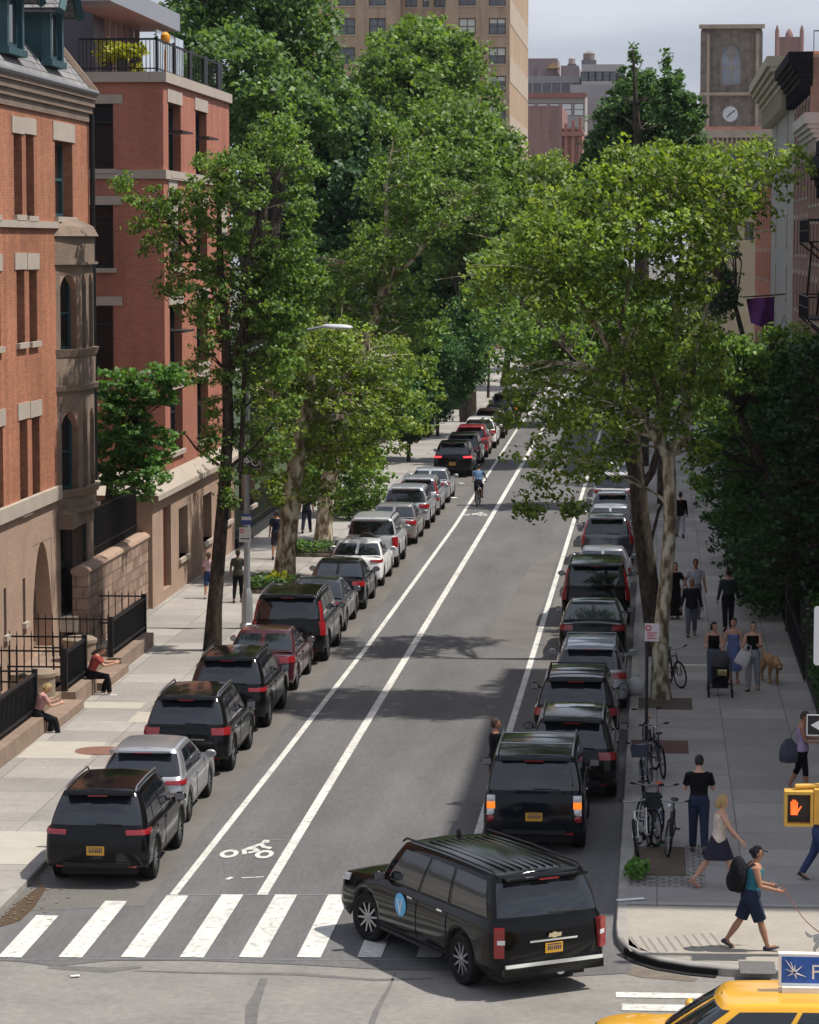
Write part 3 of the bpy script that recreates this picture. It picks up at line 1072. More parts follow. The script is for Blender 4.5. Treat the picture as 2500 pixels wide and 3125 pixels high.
    for q, dz in ((0.965, .028), (.90, .045)):
        cyr = (S['rf'] + S['rr']) / 2
        grows.append([Vector((p.x * q, cyr + (p.y - cyr) * (1 - (1 - q) * .55), p.z + dz)) for p in grows[5]])
    gb = len(b.v)
    gn = len(grows[0])
    for r in grows:
        b.v += [tuple(p) for p in r]
    for k in range(len(grows) - 1):
        for i in range(gn):
            i2 = (i + 1) % gn
            b.f.append((gb + k * gn + i2, gb + k * gn + i, gb + (k + 1) * gn + i, gb + (k + 1) * gn + i2))
            b.m.append(0)
    lastr = grows[-1]
    b.grid([[Vector((lastr[i].x * q, lastr[i].y, lastr[i].z + .022 * (1 - q * q))) for q in (1, .6, .2, -.2, -.6, -1)] for i in range(len(gus))])
    b.build('body', [pm, BLACKP if cladding else pm], root, angle=38)

    def patch(fn, u0, u1, t0, t1, off, nu=6, nv=4, sides=(1,), both=False, edge=0.03):
        """a shallow piece lying on the shell"""
        mb = MB()
        for sd in sides:
            uu = [lerp(u0, u1, i / nu) for i in range(nu + 1)]
            pts = []
            for j in range(nv + 1):
                t = lerp(t0, t1, j / nv)
                row = []
                for u in uu:
                    p = fn(u, t)
                    e = 0.01
                    a = fn(min(3, u + e), t) - fn(max(0, u - e), t)
                    c = fn(u, min(1, t + e)) - fn(u, max(0, t - e))
                    nv_ = a.cross(c)
                    nv_.normalize()
                    if nv_.x * p.x + nv_.y * (p.y - max(-hl + .8, min(hl - .8, p.y))) * 1.5 < 0:
                        nv_ = -nv_
                    q = p + nv_ * off
                    row.append(Vector((q.x * sd, q.y, q.z)))
                if both:
                    row = ([Vector((-q.x, q.y, q.z)) for q in row] + list(reversed(row))[1:]) if u1 >= 3 else row
                    if u0 <= 0:
                        row = [Vector((-q.x, q.y, q.z)) for q in reversed(row)] + row[1:]
                pts.append(row)
            mb.grid(pts)
            # skirt back to the shell
            loop = pts[0] + [r[-1] for r in pts[1:]] + list(reversed(pts[-1][:-1])) + [r[0] for r in reversed(pts[1:-1])]
            cen = sum(loop, Vector()) / len(loop)
            inn = []
            for q in loop:
                dirv = Vector((cen.x * 0.0 if both else q.x, 0, 0))
                inn.append(Vector((q.x - (0 if both else sd * edge * .5), q.y + (edge if u0 > 2 else (-edge if u1 < 1 else 0)), q.z)))
            loop.append(loop[0])
            inn.append(inn[0])
            mb.grid([loop, inn])
        return mb

    def sb(u, t):                           # body surface, t 0..1 over the levels
        k = min(5, int(t * 6))
        return bp(u, k).lerp(bp(u, k + 1), t * 6 - k)
    g0 = .008
    patch(gp, 0, .93, .06, .95, g0, 8, 4, both=True).build('windscreen', glass, root, angle=60)
    patch(gp, 2.16, 3, (.10 if suv else .06), .90 if suv else .95, g0, 8, 4, both=True).build('rear_window', glass, root, angle=60)
    pil = {'suv': [(1.06, 1.40), (1.43, 1.72), (1.75, 1.93)], 'bigsuv': [(1.05, 1.36), (1.39, 1.67), (1.70, 1.95)], 'suburban': [(1.05, 1.34), (1.365, 1.615), (1.645, 1.965)],
           'box': [(1.05, 1.38), (1.41, 1.69), (1.72, 1.95)], 'hatch': [(1.08, 1.48), (1.51, 1.82)], 'wagon': [(1.06, 1.40), (1.43, 1.70), (1.73, 1.94)], 'sedan': [(1.08, 1.47), (1.50, 1.84)]}[shape]
    for a, c in pil:
        for sd in (1, -1):
            m_ = patch(gp, a, c, .07, .90, g0, 5, 3, sides=(sd,))
            m_.build('side_window', glass, root, angle=60)
    if chromeglass:
        for sd in (1, -1):
            ln = [gp(lerp(pil[0][0], pil[-1][1], i / 14), .03) for i in range(15)]
            MB().tube([(p.x * sd + .012 * sd, p.y, p.z) for p in ln], .011, 6).build('window_trim', CHROME, root)
    # underbody and wheel wells
    ub = MB()
    ub.box(-w + .26, -hl + .35, .20, w - .26, hl - .35, .66)
    for y0 in wy:
        ub.box(-w + .10, y0 - ra * .8, S['wr'] + .05, w - .10, y0 + ra * .8, min(S['wr'] + ra - .03, S['hood'] - .30))
    ub.build('underbody', BLACKP, root)
    # wheels
    wd = .24 if S['wr'] > .36 else .21
    for iy, y0 in enumerate(wy):
        for sd in (1, -1):
            tm, rm = wheelmesh(S['wr'], wd, wheel, darkwheel)
            t = link('wheel', tm, root)
            t.location = (sd * (w - wd * .5 - .012), y0, S['wr'])
            t.rotation_euler = (0.3 * sd + y0, 0, (math.pi if sd < 0 else 0) + (steer if iy == 0 else 0))
            link('rim', rm, t)
    # tail lamps
    if tail == 'wrap':
        tl = [(1.965, 2.48, .66, .90)]
    elif tail == 'tall':
        tl = [(1.985, 2.26, .52, .93)]
    elif tail == 'slim':
        tl = [(1.955, 2.50, .74, .88)]
    elif tail == 'none':
        tl = []
    elif tail == 'block':
        tl = [(1.98, 2.32, .50, .86)]
    else:
        tl = [(1.97, 2.4, .66, .92)]
    for sd in (1, -1):
        for q in tl:
            patch(sb, *q, .016, 8, 3, sides=(sd,)).build('tail_light', tailmat, root, angle=60)
        if tail == 'tall' and suv:
            patch(gp, 2.0, 2.17, .02, .82, .014, 4, 4, sides=(sd,)).build('tail_light', tailmat, root, angle=60)
    for sd in (1, -1):                      # headlamps
        patch(sb, .62, 1.03, .70, .90, .012, 6, 3, sides=(sd,)).build('headlight', CLEARLENS, root, angle=60)
    # rear furniture
    def reary(z):
        best = min((abs(sb(3, i / 40).z - z), sb(3, i / 40).y) for i in range(41))
        return best[1]
    pz = (zs + .42) if suv else (zs + .40)
    if suv and shape not in ('hatch',):
        pz = zs + (belt - zs) * .52
    if shape == 'sedan':
        pz = zs + (belt - zs) * .62
    py_ = reary(pz)
    pl = MB()
    pl.box(-.155, py_ - .022, pz - .078, .155, py_ - .008, pz + .078)
    pp = pl.build('number_plate', PLATEY if plate == 'y' else PLATEW, root)
    pb = MB().box(-.12, py_ - .025, pz + .048, .12, py_ - .0215, pz + .062)
    for i in range(7):
        x = -.115 + i * .034 + (.01 if i > 2 else 0)
        pb.box(x, py_ - .025, pz - .034, x + .020, py_ - .0215, pz + .030)
    pb.build('plate_print', NAVY, pp)
    if detail >= 1:
        tb = MB()
        z2 = lerp(zs, belt, .18)
        y2 = reary(z2)
        tb.box(-w * .62, y2 - .02, z2 - .04, w * .62, y2 + .03, z2 + .035)
        tb.build('bumper_step', BLACKP, root)
        for sd in (1, -1):
            z3 = lerp(zs, belt, .10 if suv else .2)
            y3 = reary(z3) + .035
            MB().box(sd * w * .66 - .10, y3 - .03, z3, sd * w * .66 + .10, y3, z3 + .045).build('reflector', REDLENS, root)
        if trim == 'chrome':
            z4 = pz + .12
            y4 = reary(z4)
            MB().box(-.42, y4 - .02, z4 - .012, .42, y4, z4 + .018).build('tailgate_strip', CHROME, root)
        if wiper and suv:
            a = gp(3, .16)
            c = gp(2.55, .13)
            MB().tube([(a.x, a.y - .025, a.z), (c.x, c.y - .028, c.z)], .012, 6).build('rear_wiper', BLACKP, root)
        if suv:
            sp = MB()
            e0 = [grows[5][i] for i in range(gn)]
            sp.obox((0, S['rr'] - .08, H - .075), 2 * hr * .86, .24, .035, rx=R(-6))
            spo = sp.build('spoiler', pm, root)
            MB().box(-.17, S['rr'] - .212, H - .098, .17, S['rr'] - .197, H - .078).build('brake_light', REDLENS, spo)
        for sd in (1, -1):
            for (a, c) in pil[:2]:
                p = sb(lerp(1, 2, .5), .86)
                q = gp(c - .02, 0.02)
                MB().obox((sd * (w - .008), q.y + .06, belt - .11), .035, .17, .03).build('door_handle', CHROME if trim == 'chrome' else pm, root)
            for (a, c) in pil:
                q = gp(c + .015, .02)
                if abs(q.y - wy[1]) > ra * .7 and c < 1.9:
                    MB().box(sd * (w + .0025) - .004, q.y - .007, zs + .12, sd * (w + .0025) + .002, q.y + .007, belt - .10).build('door_seam', BLACKP, root)
            q = gp(1.03, .05)
            mm = MB()
            mm.ell((sd * (w + .10), q.y - .06, belt + .085), .115, .065, .085, 12, 8)
            mm.tube([(sd * (w - .06), q.y - .05, belt + .03), (sd * (w + .06), q.y - .06, belt + .06)], .025, 6)
            mo = mm.build('door_mirror', pm, root)
            MB().obox((sd * (w + .10), q.y - .122, belt + .085), .17, .012, .11).build('mirror_glass', ALLOY, mo)
    if rails:
        for sd in (1, -1):
            x = sd * (hr - .05)
            y0, y1 = S['rf'] - .12, S['rr'] + .12
            zz = H - .02
            MB().tube([(x, y0 + .08, zz - .03), (x, y0 - .04, zz + .035), (x, lerp(y0, y1, .5), zz + .055), (x, y1 + .1, zz + .035), (x, y1 - .04, zz - .03)], .019, 8).build('roof_rail', CHROME if rails == 'chrome' else (BLACKP if rails == 'black' else ALLOY), root)
    if roofrack:
        for y0 in (.05, -1.15):
            MB().tube([(-hr + .05, y0, H + .045), (hr - .05, y0, H + .045)], .024, 8, flat=.6).build('roof_bar', ALLOY if roofrack == 'silver' else BLACKP, root)
    if sunroof:
        y0, y1 = S['rf'] - .25, S['rf'] - 1.0
        rows_ = []
        for i in range(5):
            y = lerp(y0, y1, i / 4)
            yy = (y - (S['rf'] + S['rr']) / 2) / ((S['rf'] - S['rr']) / 2)
            rows_.append([(x, y, H + .016 - .03 * yy * yy - .020 * (x / hr) ** 2) for x in (-.42, -.2, 0, .2, .42)])
        MB().grid(rows_).build('sunroof', glass, root)
    if spare:
        mb = MB()
        zz = .95
        y5 = reary(zz)
        mb.lathe([(.05, 0.0), (.33, 0.0), (.355, -.05), (.355, -.17), (.33, -.21), (.05, -.215)], 28, 'Y', (-.12, y5, zz))
        mb.build('spare_wheel', BLACKP, root)
    root.scale = scale
    root['_hl'] = hl
    return root


def parked(name, label, cat, yrear, xc, shape, col, group, **kw):
    L = kw.get('L', SHAPES[shape]['L'])
    c = car(name, label, cat, (xc, yrear + L / 2, 0.0), kw.pop('rz', 0.0), shape, col, group, **kw)
    return c


GL, GR = 'cars parked along the left kerb', 'cars parked along the right kerb'
BLK = (0.008, 0.008, 0.009)
SIL = (0.42, 0.43, 0.45)


def grd(px, py):
    return G(px, py, 0)


LX = -9.98
parked('parked_suv', 'black compact suv with silver roof rails nearest the crosswalk', 'car', grd(300, 2672).y - 1.15, LX + .17, 'suv', BLK, GL, tail='slim', rails='silver', wheel='ten', trim='black', chromeglass=True)
parked('parked_hatchback', 'silver hatchback with dark rear glass between two black suvs', 'car', grd(480, 2535).y + .1, LX, 'hatch', SIL, GL, tail='slim', cladding=False, wheel='ten', metal=.6)
parked('parked_suv', 'black suv with silver roof rails and bright red tail lamps behind the silver hatchback', 'car', grd(600, 2375).y + .1, LX, 'suv', (0.012, 0.012, 0.013), GL, tail='wrap', rails='silver', trim='chrome', wheel='five', L=4.55, chromeglass=True)
parked('parked_suv', 'black suv with smooth roof and pale curved tail lamps in front of the burgundy sedan', 'car', grd(720, 2240).y + .1, LX + .03, 'suv', BLK, GL, tail='slim', rails='black', wheel='ten', L=4.8, H=1.72)
parked('parked_sedan', 'burgundy sedan with red tail lamps between two black suvs', 'car', grd(800, 2125).y + .2, LX, 'sedan', (0.075, 0.012, 0.018), GL, tail='wrap', cladding=False, wheel='ten', H=1.48)
parked('parked_suv', 'tall black suv with silver roof rails reflecting a bright glint', 'car', grd(900, 2035).y + .2, LX + .1, 'bigsuv', (0.007, 0.007, 0.008), GL, tail='tall', rails='silver', trim='chrome', wheel='big')
parked('parked_sedan', 'dark grey sedan mostly hidden by the tall black suv', 'car', 85.0, LX + .05, 'sedan', (0.045, 0.05, 0.06), GL, tail='wrap', cladding=False)
parked('parked_sedan', 'black sedan with pale plate behind the white sedan', 'car', 90.3, LX + .12, 'sedan', BLK, GL, tail='wrap', plate='w', cladding=False)
parked('parked_sedan', 'white sedan with dark rear glass', 'car', 96.6, LX + .1, 'sedan', (0.86, 0.86, 0.85), GL, tail='slim', cladding=False, metal=0)
parked('parked_offroader', 'silver offroader with a black spare wheel on its tailgate', 'car', 102.4, LX + .1, 'box', (0.52, 0.53, 0.55), GL, tail='block', spare=True, rails='black', wheel='five', L=4.4, w=.91, H=1.80, rr=-1.95, rb=-2.08, wb=2.65)
parked('parked_sedan', 'beige grey sedan ahead of the silver offroader', 'car', 110.4, LX + .1, 'sedan', (0.30, 0.28, 0.27), GL, tail='wrap', cladding=False, metal=.5)
parked('parked_suv', 'silver white suv with red tail lamps behind the beige grey sedan', 'car', 116.4, LX + .1, 'suv', (0.50, 0.51, 0.54), GL, tail='wrap', metal=.5)
parked('parked_wagon', 'silver wagon with roof rails between two silver cars', 'car', 122.3, LX + .1, 'wagon', (0.46, 0.47, 0.50), GL, tail='tall', rails='silver', metal=.5)
parked('parked_sedan', 'silver sedan parked behind a dark suv with lit tail lamps', 'car', 128.3, LX + .1, 'sedan', (0.50, 0.52, 0.56), GL, tail='wrap', cladding=False, metal=.5)
LITRED = mat('lit_red', (0.6, 0.02, 0.03), 0.3, emit=((1.0, 0.05, 0.06), 1.6))
parked('parked_suv', 'black suv with lit red tail lamps beside the cyclist', 'car', 143.0, LX + .15, 'suv', (0.008, 0.008, 0.01), GL, tail='slim', tailmat=LITRED, wheel='five')
parked('parked_suv', 'dark grey suv between the black suv and the red suv', 'car', 149.3, LX + .2, 'suv', (0.05, 0.05, 0.055), GL, tail='wrap')
parked('parked_suv', 'red suv behind the white suv in the distance', 'car', 155.8, LX + .2, 'suv', (0.36, 0.012, 0.02), GL, tail='tall')
parked('parked_suv', 'white suv in the distance with yellowed rear bumper', 'car', 163.0, LX + .25, 'suv', (0.84, 0.84, 0.82), GL, tail='wrap', metal=0)
parked('parked_suv', 'maroon and dark suv just beyond the white suv', 'car', 171.5, LX + .3, 'suv', (0.06, 0.025, 0.03), GL, tail='wrap')
parked('parked_sedan', 'black sedan second from the far end of the left row', 'car', 180.0, LX + .3, 'sedan', BLK, GL, tail='wrap', cladding=False)
parked('parked_suv', 'dark suv at the far end of the left row with an amber lamp lit', 'car', 189.0, LX + .3, 'suv', (0.02, 0.02, 0.022), GL, tail='block', tailmat=AMBERLIT)
parked('parked_sedan', 'black car farthest away in the left row', 'car', 198.0, LX + .3, 'sedan', BLK, GL, tail='wrap', cladding=False)
# right row
lr = parked('offroader', 'dark navy offroader with lit amber hazard lamps and yellow plate', 'car', 54.35, -2.27, 'box', (0.010, 0.014, 0.022), None, tail='none', rails='silver', roofrack='silver', wheel='five', L=4.7)
for sd in (1, -1):
    for i, m_ in enumerate((REDLENS, CLEARLENS, AMBERLIT, CLEARLENS)):
        z0 = .62 + i * .125
        mb = MB()
        mb.lathe([(.062, 0), (.062, -.045), (.045, -.06), (.01, -.064)], 16, 'Y', (sd * .80, -2.262 + .03, z0 + .06))
        mb.obox((sd * .80, -2.235, z0 + .06), .155, .07, .122)
        mb.build('tail_light', m_, lr, angle=40)
parked('parked_suv', 'black suv with large sunroof directly ahead of the dark navy offroader', 'car', 59.5, -1.72, 'suv', BLK, GR, tail='wrap', rails='silver', sunroof=True, plate='w', L=4.6, scale=(.98, 1, 1))
parked('parked_suv', 'black suv with black crossbars on its roof ahead of the suv with a sunroof', 'car', 65.2, -1.80, 'suv', (0.012, 0.013, 0.016), GR, tail='wrap', rails='black', roofrack='black')
parked('parked_wagon', 'silver wagon with dark rear glass and pale roof bars under the trees', 'car', 71.2, -1.62, 'wagon', (0.36, 0.38, 0.42), GR, tail='wrap', rails='silver', roofrack='silver', metal=.5)
parked('parked_sedan', 'dark green sedan ahead of the silver wagon', 'car', 80.4, -1.75, 'sedan', (0.018, 0.026, 0.024), GR, tail='wrap', cladding=False, sunroof=True)
parked('parked_suv', 'black suv with silver tailgate bar and yellow plate beside the dark trunk', 'car', 87.3, -1.80, 'bigsuv', BLK, GR, tail='tall', trim='chrome', sunroof=True, L=5.0)
parked('parked_sedan', 'light grey sedan roof showing above the black suv', 'car', 94.8, -1.75, 'sedan', (0.30, 0.31, 0.33), GR, cladding=False, metal=.5)
parked('parked_suv', 'dark suv with tall red tail lamps lit by the sun', 'car', 104.2, -1.75, 'suv', (0.06, 0.065, 0.08), GR, tail='tall', wheel='five')
parked('parked_sedan', 'pale blue grey car with glinting roof under the lowest branch', 'car', 110.5, -1.75, 'sedan', (0.42, 0.44, 0.47), GR, cladding=False, metal=.5)
parked('parked_hatchback', 'dark hatchback glimpsed under the lowest branch', 'car', 116.5, -1.75, 'hatch', (0.05, 0.05, 0.055), GR, cladding=False)
parked('parked_suv', 'white suv farthest up the right row that shows below the leaves', 'car', 124.0, -1.75, 'suv', (0.66, 0.66, 0.66), GR, metal=0, rails='black')
parked('parked_sedan', 'white car glimpsed through the leaves in the right row', 'car', 132.5, -1.75, 'sedan', (0.6, 0.6, 0.6), GR, metal=0, cladding=False)

# ---- the turning black suv
SUBX, SUBY, SUBR = -3.02, 46.5, R(32)
sub = car('black_suv', 'long black suv with blue round badge on its door turning over the crosswalk', 'car', (SUBX, SUBY, 0), SUBR, 'suburban', (0.007, 0.007, 0.0075), None,
          trim='chrome', tail='none', rails='black', wheel='ten', steer=R(13), chromeglass=False, cladding=True)
hl = 5.68 / 2
for sd in (1, -1):
    tl = MB()
    tl.obox((sd * .895, -hl + .125, .885), .16, .13, .46, rz=sd * R(30))
    t_ = tl.build('tail_light', REDLENS, sub)
    MB().obox((sd * .90, -hl + .057, .90), .12, .01, .07, rz=sd * R(30)).build('reversing_lens', CLEARLENS, t_)
MB().box(-.86, -hl - .035, .50, .86, -hl + .05, .56).build('chrome_bumper_strip', CHROME, sub)
MB().box(-.88, -hl - .03, .36, .88, -hl + .06, .50).build('rear_bumper', paint('0.007_0.007_0.007', (0.007, 0.007, 0.0075)), sub)
bt = MB()
bt.prism([(-.11, -.03), (-.035, -.03), (-.035, -.045), (.035, -.045), (.035, -.03), (.11, -.03), (.125, .03), (.035, .03), (.035, .045), (-.035, .045), (-.035, .03), (-.095, .03)], 0, .02)
bt.v = [(x, -hl - .012 - z, .955 + y) for x, y, z in bt.v]
bt.build('tailgate_emblem', mat('emblem_gold', (0.7, 0.6, 0.4), 0.25, 0.9), sub)
ov = MB()
ov.lathe([(.085, 0), (.085, -.012), (.01, -.013)], 20, 'Y', (.12, -hl - .005, .40))
ov.build('oval_sticker', PLATEW, sub)
dec = MB()
dec.lathe([(.19, 0), (.19, -.006), (.01, -.0065)], 32, 'X', (-1.013, .38, .88))
d_ = dec.build('door_badge', mat('badge_blue', (0.10, 0.42, 0.72), 0.4), sub)
vv = MB()
vv.tube([(-1.0215, .47, .96), (-1.0215, .39, .80), (-1.0215, .37, .80), (-1.0215, .30, .97)], .017, 6)
vv.tube([(-1.0215, .38, .80), (-1.0215, .37, .74)], .02, 6)
vv.build('badge_mark', WHITEP, d_)
st = MB()
for sd in (1, -1):
    st.box(sd * .90 - .11, -1.05, .33, sd * .90 + .11, 1.12, .38)
st.build('running_board', BLACKP, sub)
rb = MB()
for i in range(8):
    x = -.49 + i * .14
    rb.box(x - .01, -2.2, 1.88, x + .01, .35, 1.897)
rb.build('roof_ribs', BLACKP, sub)
sub.scale = (.975, .975, .975)
MB().obox((0.2, .62, 1.92), .03, .16, .09, rx=R(-25)).build('roof_aerial', BLACKP, sub)

# ---- the taxi
YEL = (0.80, 0.40, 0.012)
txp = PY(2185, 3040, 38.6)
taxi = car('taxi_cab', 'yellow taxi with a blue advertising board on its roof', 'taxi', (txp.x + 0.50, 38.05, 0.0), R(90), 'suv', YEL, None, tail='wrap', rails=None, cladding=True,
           metal=0.0, H=1.68, rf=.50, rr=-1.95, L=4.5, hood=1.17, belt=1.12, ws=1.24, wb=2.62)
sgn = MB()
sgn.prism([(-.07, -.66), (.07, -.66), (.07, .66), (-.07, .66)], 1.76, 2.18)
sgn.prism([(-.16, -.62), (.16, -.62), (.16, .62), (-.16, .62)], 1.69, 1.762)
sy = -.95
sgn.v = [(x, y + sy, z) for x, y, z in sgn.v]
so_ = sgn.build('roof_sign', WHITEP, taxi)
bl = mat('ad_blue', (0.02, 0.10, 0.42), 0.35, var=0.7, scale=2.6, coat=.3)
for sd in (1, -1):
    p_ = MB().box(sd * .071 - .003, sy - .625, 1.80, sd * .071 + .003, sy + .625, 2.145).build('ad_panel', bl, so_)
    if sd < 0:
        spl = MB()
        for a, l in ((20, .12), (55, .2), (95, .1), (140, .13), (-30, .1), (200, .16), (250, .09), (70, .15)):
            c, s_ = math.cos(R(a)), math.sin(R(a))
            spl.tube([(sd * .0745, sy + .46 + .02 * c, 1.94 + .02 * s_), (sd * .0745, sy + .46 + l * c, 1.94 + l * s_)], [.011, .003], 5)
        spl.build('splash_mark', WHITEP, p_)
        text('letter', 'F', .27, WHITEP, p_, (sd * .076, sy + .19, 1.94), (math.pi / 2, 0, -math.pi / 2), .001)

# ------------------------------------------------------------------ bicycles, stroller, dog, bags
BRED = mat('bike_red', (0.45, 0.05, 0.03), 0.4)


def bicycle(label, loc, rz, framecol, lean=0.0, group='bicycles locked along the right kerb', saddle=(0.015, 0.015, 0.016), basket=None, steer=0.2, light=False, r=0.33):
    root = thing('bicycle', label, 'bicycle', loc, 0, group)
    root.rotation_euler = (0, lean, rz)
    fm = mat('bike_%.2f_%.2f_%.2f' % framecol, framecol, 0.35, 0.2, spec=0.5)
    wb = 1.02
    for y, st in ((wb / 2, steer), (-wb / 2, 0)):
        t = MB()
        rings = []
        for k in range(28):
            a = 2 * math.pi * k / 28
            c = Vector((0, r * math.cos(a), r * math.sin(a)))
            rad = Vector((0, math.cos(a), math.sin(a)))
            rings.append([c + rad * (.022 * math.cos(q)) + Vector((.022 * math.sin(q), 0, 0)) for q in [2 * math.pi * j / 8 for j in range(8)]])
        rings.append(rings[0])
        t.loft(rings, True, False)
        wo = t.build('wheel', RUBBER, root, angle=80)
        wo.location = (0, y, r + .02)
        wo.rotation_euler = (0, 0, st)
        m = MB()
        for k in range(28):
            a, a2 = 2 * math.pi * k / 28, 2 * math.pi * (k + 1) / 28
            rr = r - .028
            m.tube([(0, rr * math.cos(a), rr * math.sin(a)), (0, rr * math.cos(a2), rr * math.sin(a2))], .008, 4, caps=False)
        for k in range(14):
            a = 2 * math.pi * k / 14
            m.tube([(.03 * (-1) ** k, 0, 0), (0, (r - .03) * math.cos(a), (r - .03) * math.sin(a))], .0028, 3, caps=False)
        m.tube([(-.05, 0, 0), (.05, 0, 0)], .022, 8)
        m.build('rim', ALLOY, wo)
    f = MB()
    bb, seat, head, headb = (0, -.06, .29), (0, -.22, .78), (0, .36, .82), (0, .39, .70)
    ra, fa = (0, -wb / 2, r + .02), (0, wb / 2, r + .02)
    f.tube([bb, seat], .017, 8)
    f.tube([(0, -.20, .72), head], .017, 8)
    f.tube([bb, headb], .020, 8)
    f.tube([head, headb], .021, 8)
    for s in (1, -1):
        f.tube([(s * .012, bb[1], bb[2]), (s * .06, ra[1], ra[2])], .010, 6)
        f.tube([(s * .012, -.20, .72), (s * .06, ra[1], ra[2])], .009, 6)
        f.tube([headb, (s * .05, .42, .64), (s * .055, fa[1], fa[2])], .013, 6)
    f.build('frame', fm, root)
    h = MB()
    h.tube([head, (0, .33, .96), (0, .37, .99)], .016, 8)
    h.tube([(-.31, .26, 1.03), (-.16, .35, 1.0), (0, .37, .99), (.16, .35, 1.0), (.31, .26, 1.03)], .014, 8)
    h.build('handlebar', mat('bar_grey', (0.25, 0.25, 0.26), 0.35, .7), root)
    g = MB()
    for s in (1, -1):
        g.tube([(s * .22, .31, 1.015), (s * .32, .255, 1.032)], .019, 8)
    g.build('grip', RUBBER, root)
    sd = MB()
    sd.loft([[(a * math.cos(q), y + 0.0 * a, z + b * math.sin(q)) for q in [2 * math.pi * j / 10 for j in range(10)]] for y, z, a, b in ((-.36, .91, .02, .01), (-.34, .925, .075, .025), (-.28, .92, .08, .028), (-.2, .91, .045, .024), (-.1, .905, .02, .015))])
    sd.tube([(0, -.22, .78), (0, -.245, .91)], .014, 8)
    sd.build('saddle', mat('saddle_%.2f' % saddle[0], saddle, .6), root)
    c = MB()
    c.lathe([(.095, .05), (.095, .058), (.02, .06)], 20, 'X', bb)
    for s in (1, -1):
        c.tube([(s * .06, bb[1], bb[2]), (s * .075, bb[1] + s * .12, bb[2] - s * .11)], .011, 6)
        c.obox((s * .12, bb[1] + s * .12, bb[2] - s * .11), .09, .08, .022)
    c.build('crankset', BLACKP, root)
    if basket:
        b = MB()
        y0 = -.50 if basket[1] == 'rear' else .52
        z0 = .74 if basket[1] == 'rear' else .78
        b.add([(-.15, y0 - .15, z0), (.15, y0 - .15, z0), (.15, y0 + .15, z0), (-.15, y0 + .15, z0), (-.17, y0 - .17, z0 + .24), (.17, y0 - .17, z0 + .24), (.17, y0 + .17, z0 + .24), (-.17, y0 + .17, z0 + .24),
               (-.155, y0 - .155, z0 + .24), (.155, y0 - .155, z0 + .24), (.155, y0 + .155, z0 + .24), (-.155, y0 + .155, z0 + .24), (-.14, y0 - .14, z0 + .03), (.14, y0 - .14, z0 + .03), (.14, y0 + .14, z0 + .03), (-.14, y0 + .14, z0 + .03)],
              [(0, 3, 2, 1), (0, 1, 5, 4), (1, 2, 6, 5), (2, 3, 7, 6), (3, 0, 4, 7), (4, 5, 9, 8), (5, 6, 10, 9), (6, 7, 11, 10), (7, 4, 8, 11), (9, 13, 12, 8), (10, 14, 13, 9), (11, 15, 14, 10), (8, 12, 15, 11), (12, 13, 14, 15)])
        b.tube([(0, y0 - .1, z0), (0, y0 + .1, z0)], .02, 6)
        b.build('basket', mat('basket_%.2f_%.2f' % basket[0][:2], basket[0], .8, var=.2, scale=20), root)
    if light:
        l = MB()
        l.ell((.05, .42, .93), .035, .03, .035, 10, 8)
        l.build('lamp', CLEARLENS, root)
    return root


b1 = foot(1957, 2615)
bicycle('bicycle with white frame and tyre turned to the camera at the tree pit', (b1[0] + .12, b1[1] + .48, SIDEWALK), R(160), (0.66, 0.66, 0.64), lean=R(9), steer=R(18))
bicycle('black bicycle with raised handlebar and round white lamp beside the white framed one', (foot(2045, 2610)[0] - .02, b1[1] + .55, SIDEWALK), R(176), (0.014, 0.014, 0.016), lean=R(-5), light=True)
bicycle('bicycle with a dark green crate behind its saddle', (foot(1968, 2575)[0], b1[1] + 1.5, SIDEWALK), R(8), (0.03, 0.03, 0.035), lean=R(4), basket=((0.018, 0.03, 0.026), 'rear'))
bicycle('blue bicycle with red saddle leaning between two black ones', (foot(1998, 2560)[0], b1[1] + 2.2, SIDEWALK), R(184), (0.03, 0.045, 0.16), lean=R(-6), saddle=(0.40, 0.06, 0.03))
bicycle('grey bicycle with a blue grey basket in the middle of the row', (foot(1975, 2420)[0], foot(1975, 2420)[1] + .4, SIDEWALK), R(172), (0.22, 0.24, 0.27), lean=R(5), basket=((0.05, 0.06, 0.08), 'front'))
bicycle('black bicycle with white fender next to the grey one', (foot(2000, 2400)[0] + .08, foot(1975, 2380)[1] + .7, SIDEWALK), R(10), (0.03, 0.03, 0.05), lean=R(-4), light=True)
bicycle('bicycle with tan saddle and wide bars locked to the thin sign pole', (foot(1982, 2325)[0], foot(1982, 2325)[1] + .6, SIDEWALK), R(4), (0.55, 0.54, 0.52), lean=R(-3), saddle=(0.30, 0.14, 0.06))
bicycle('black bicycle leaning on the mottled plane trunk beside the stroller', (foot(2062, 2100)[0], foot(2062, 2100)[1] + .45, SIDEWALK), R(196), (0.03, 0.03, 0.035), lean=R(6), light=True, group=None)
cyb = bicycle('dark bicycle under the cyclist in light blue', (cyp.x, cyp.y, 0.0), R(-3), (0.02, 0.02, 0.025), group=None, r=.34)
del cyb['label']
cyb['label'] = 'dark bicycle ridden by the cyclist in light blue'

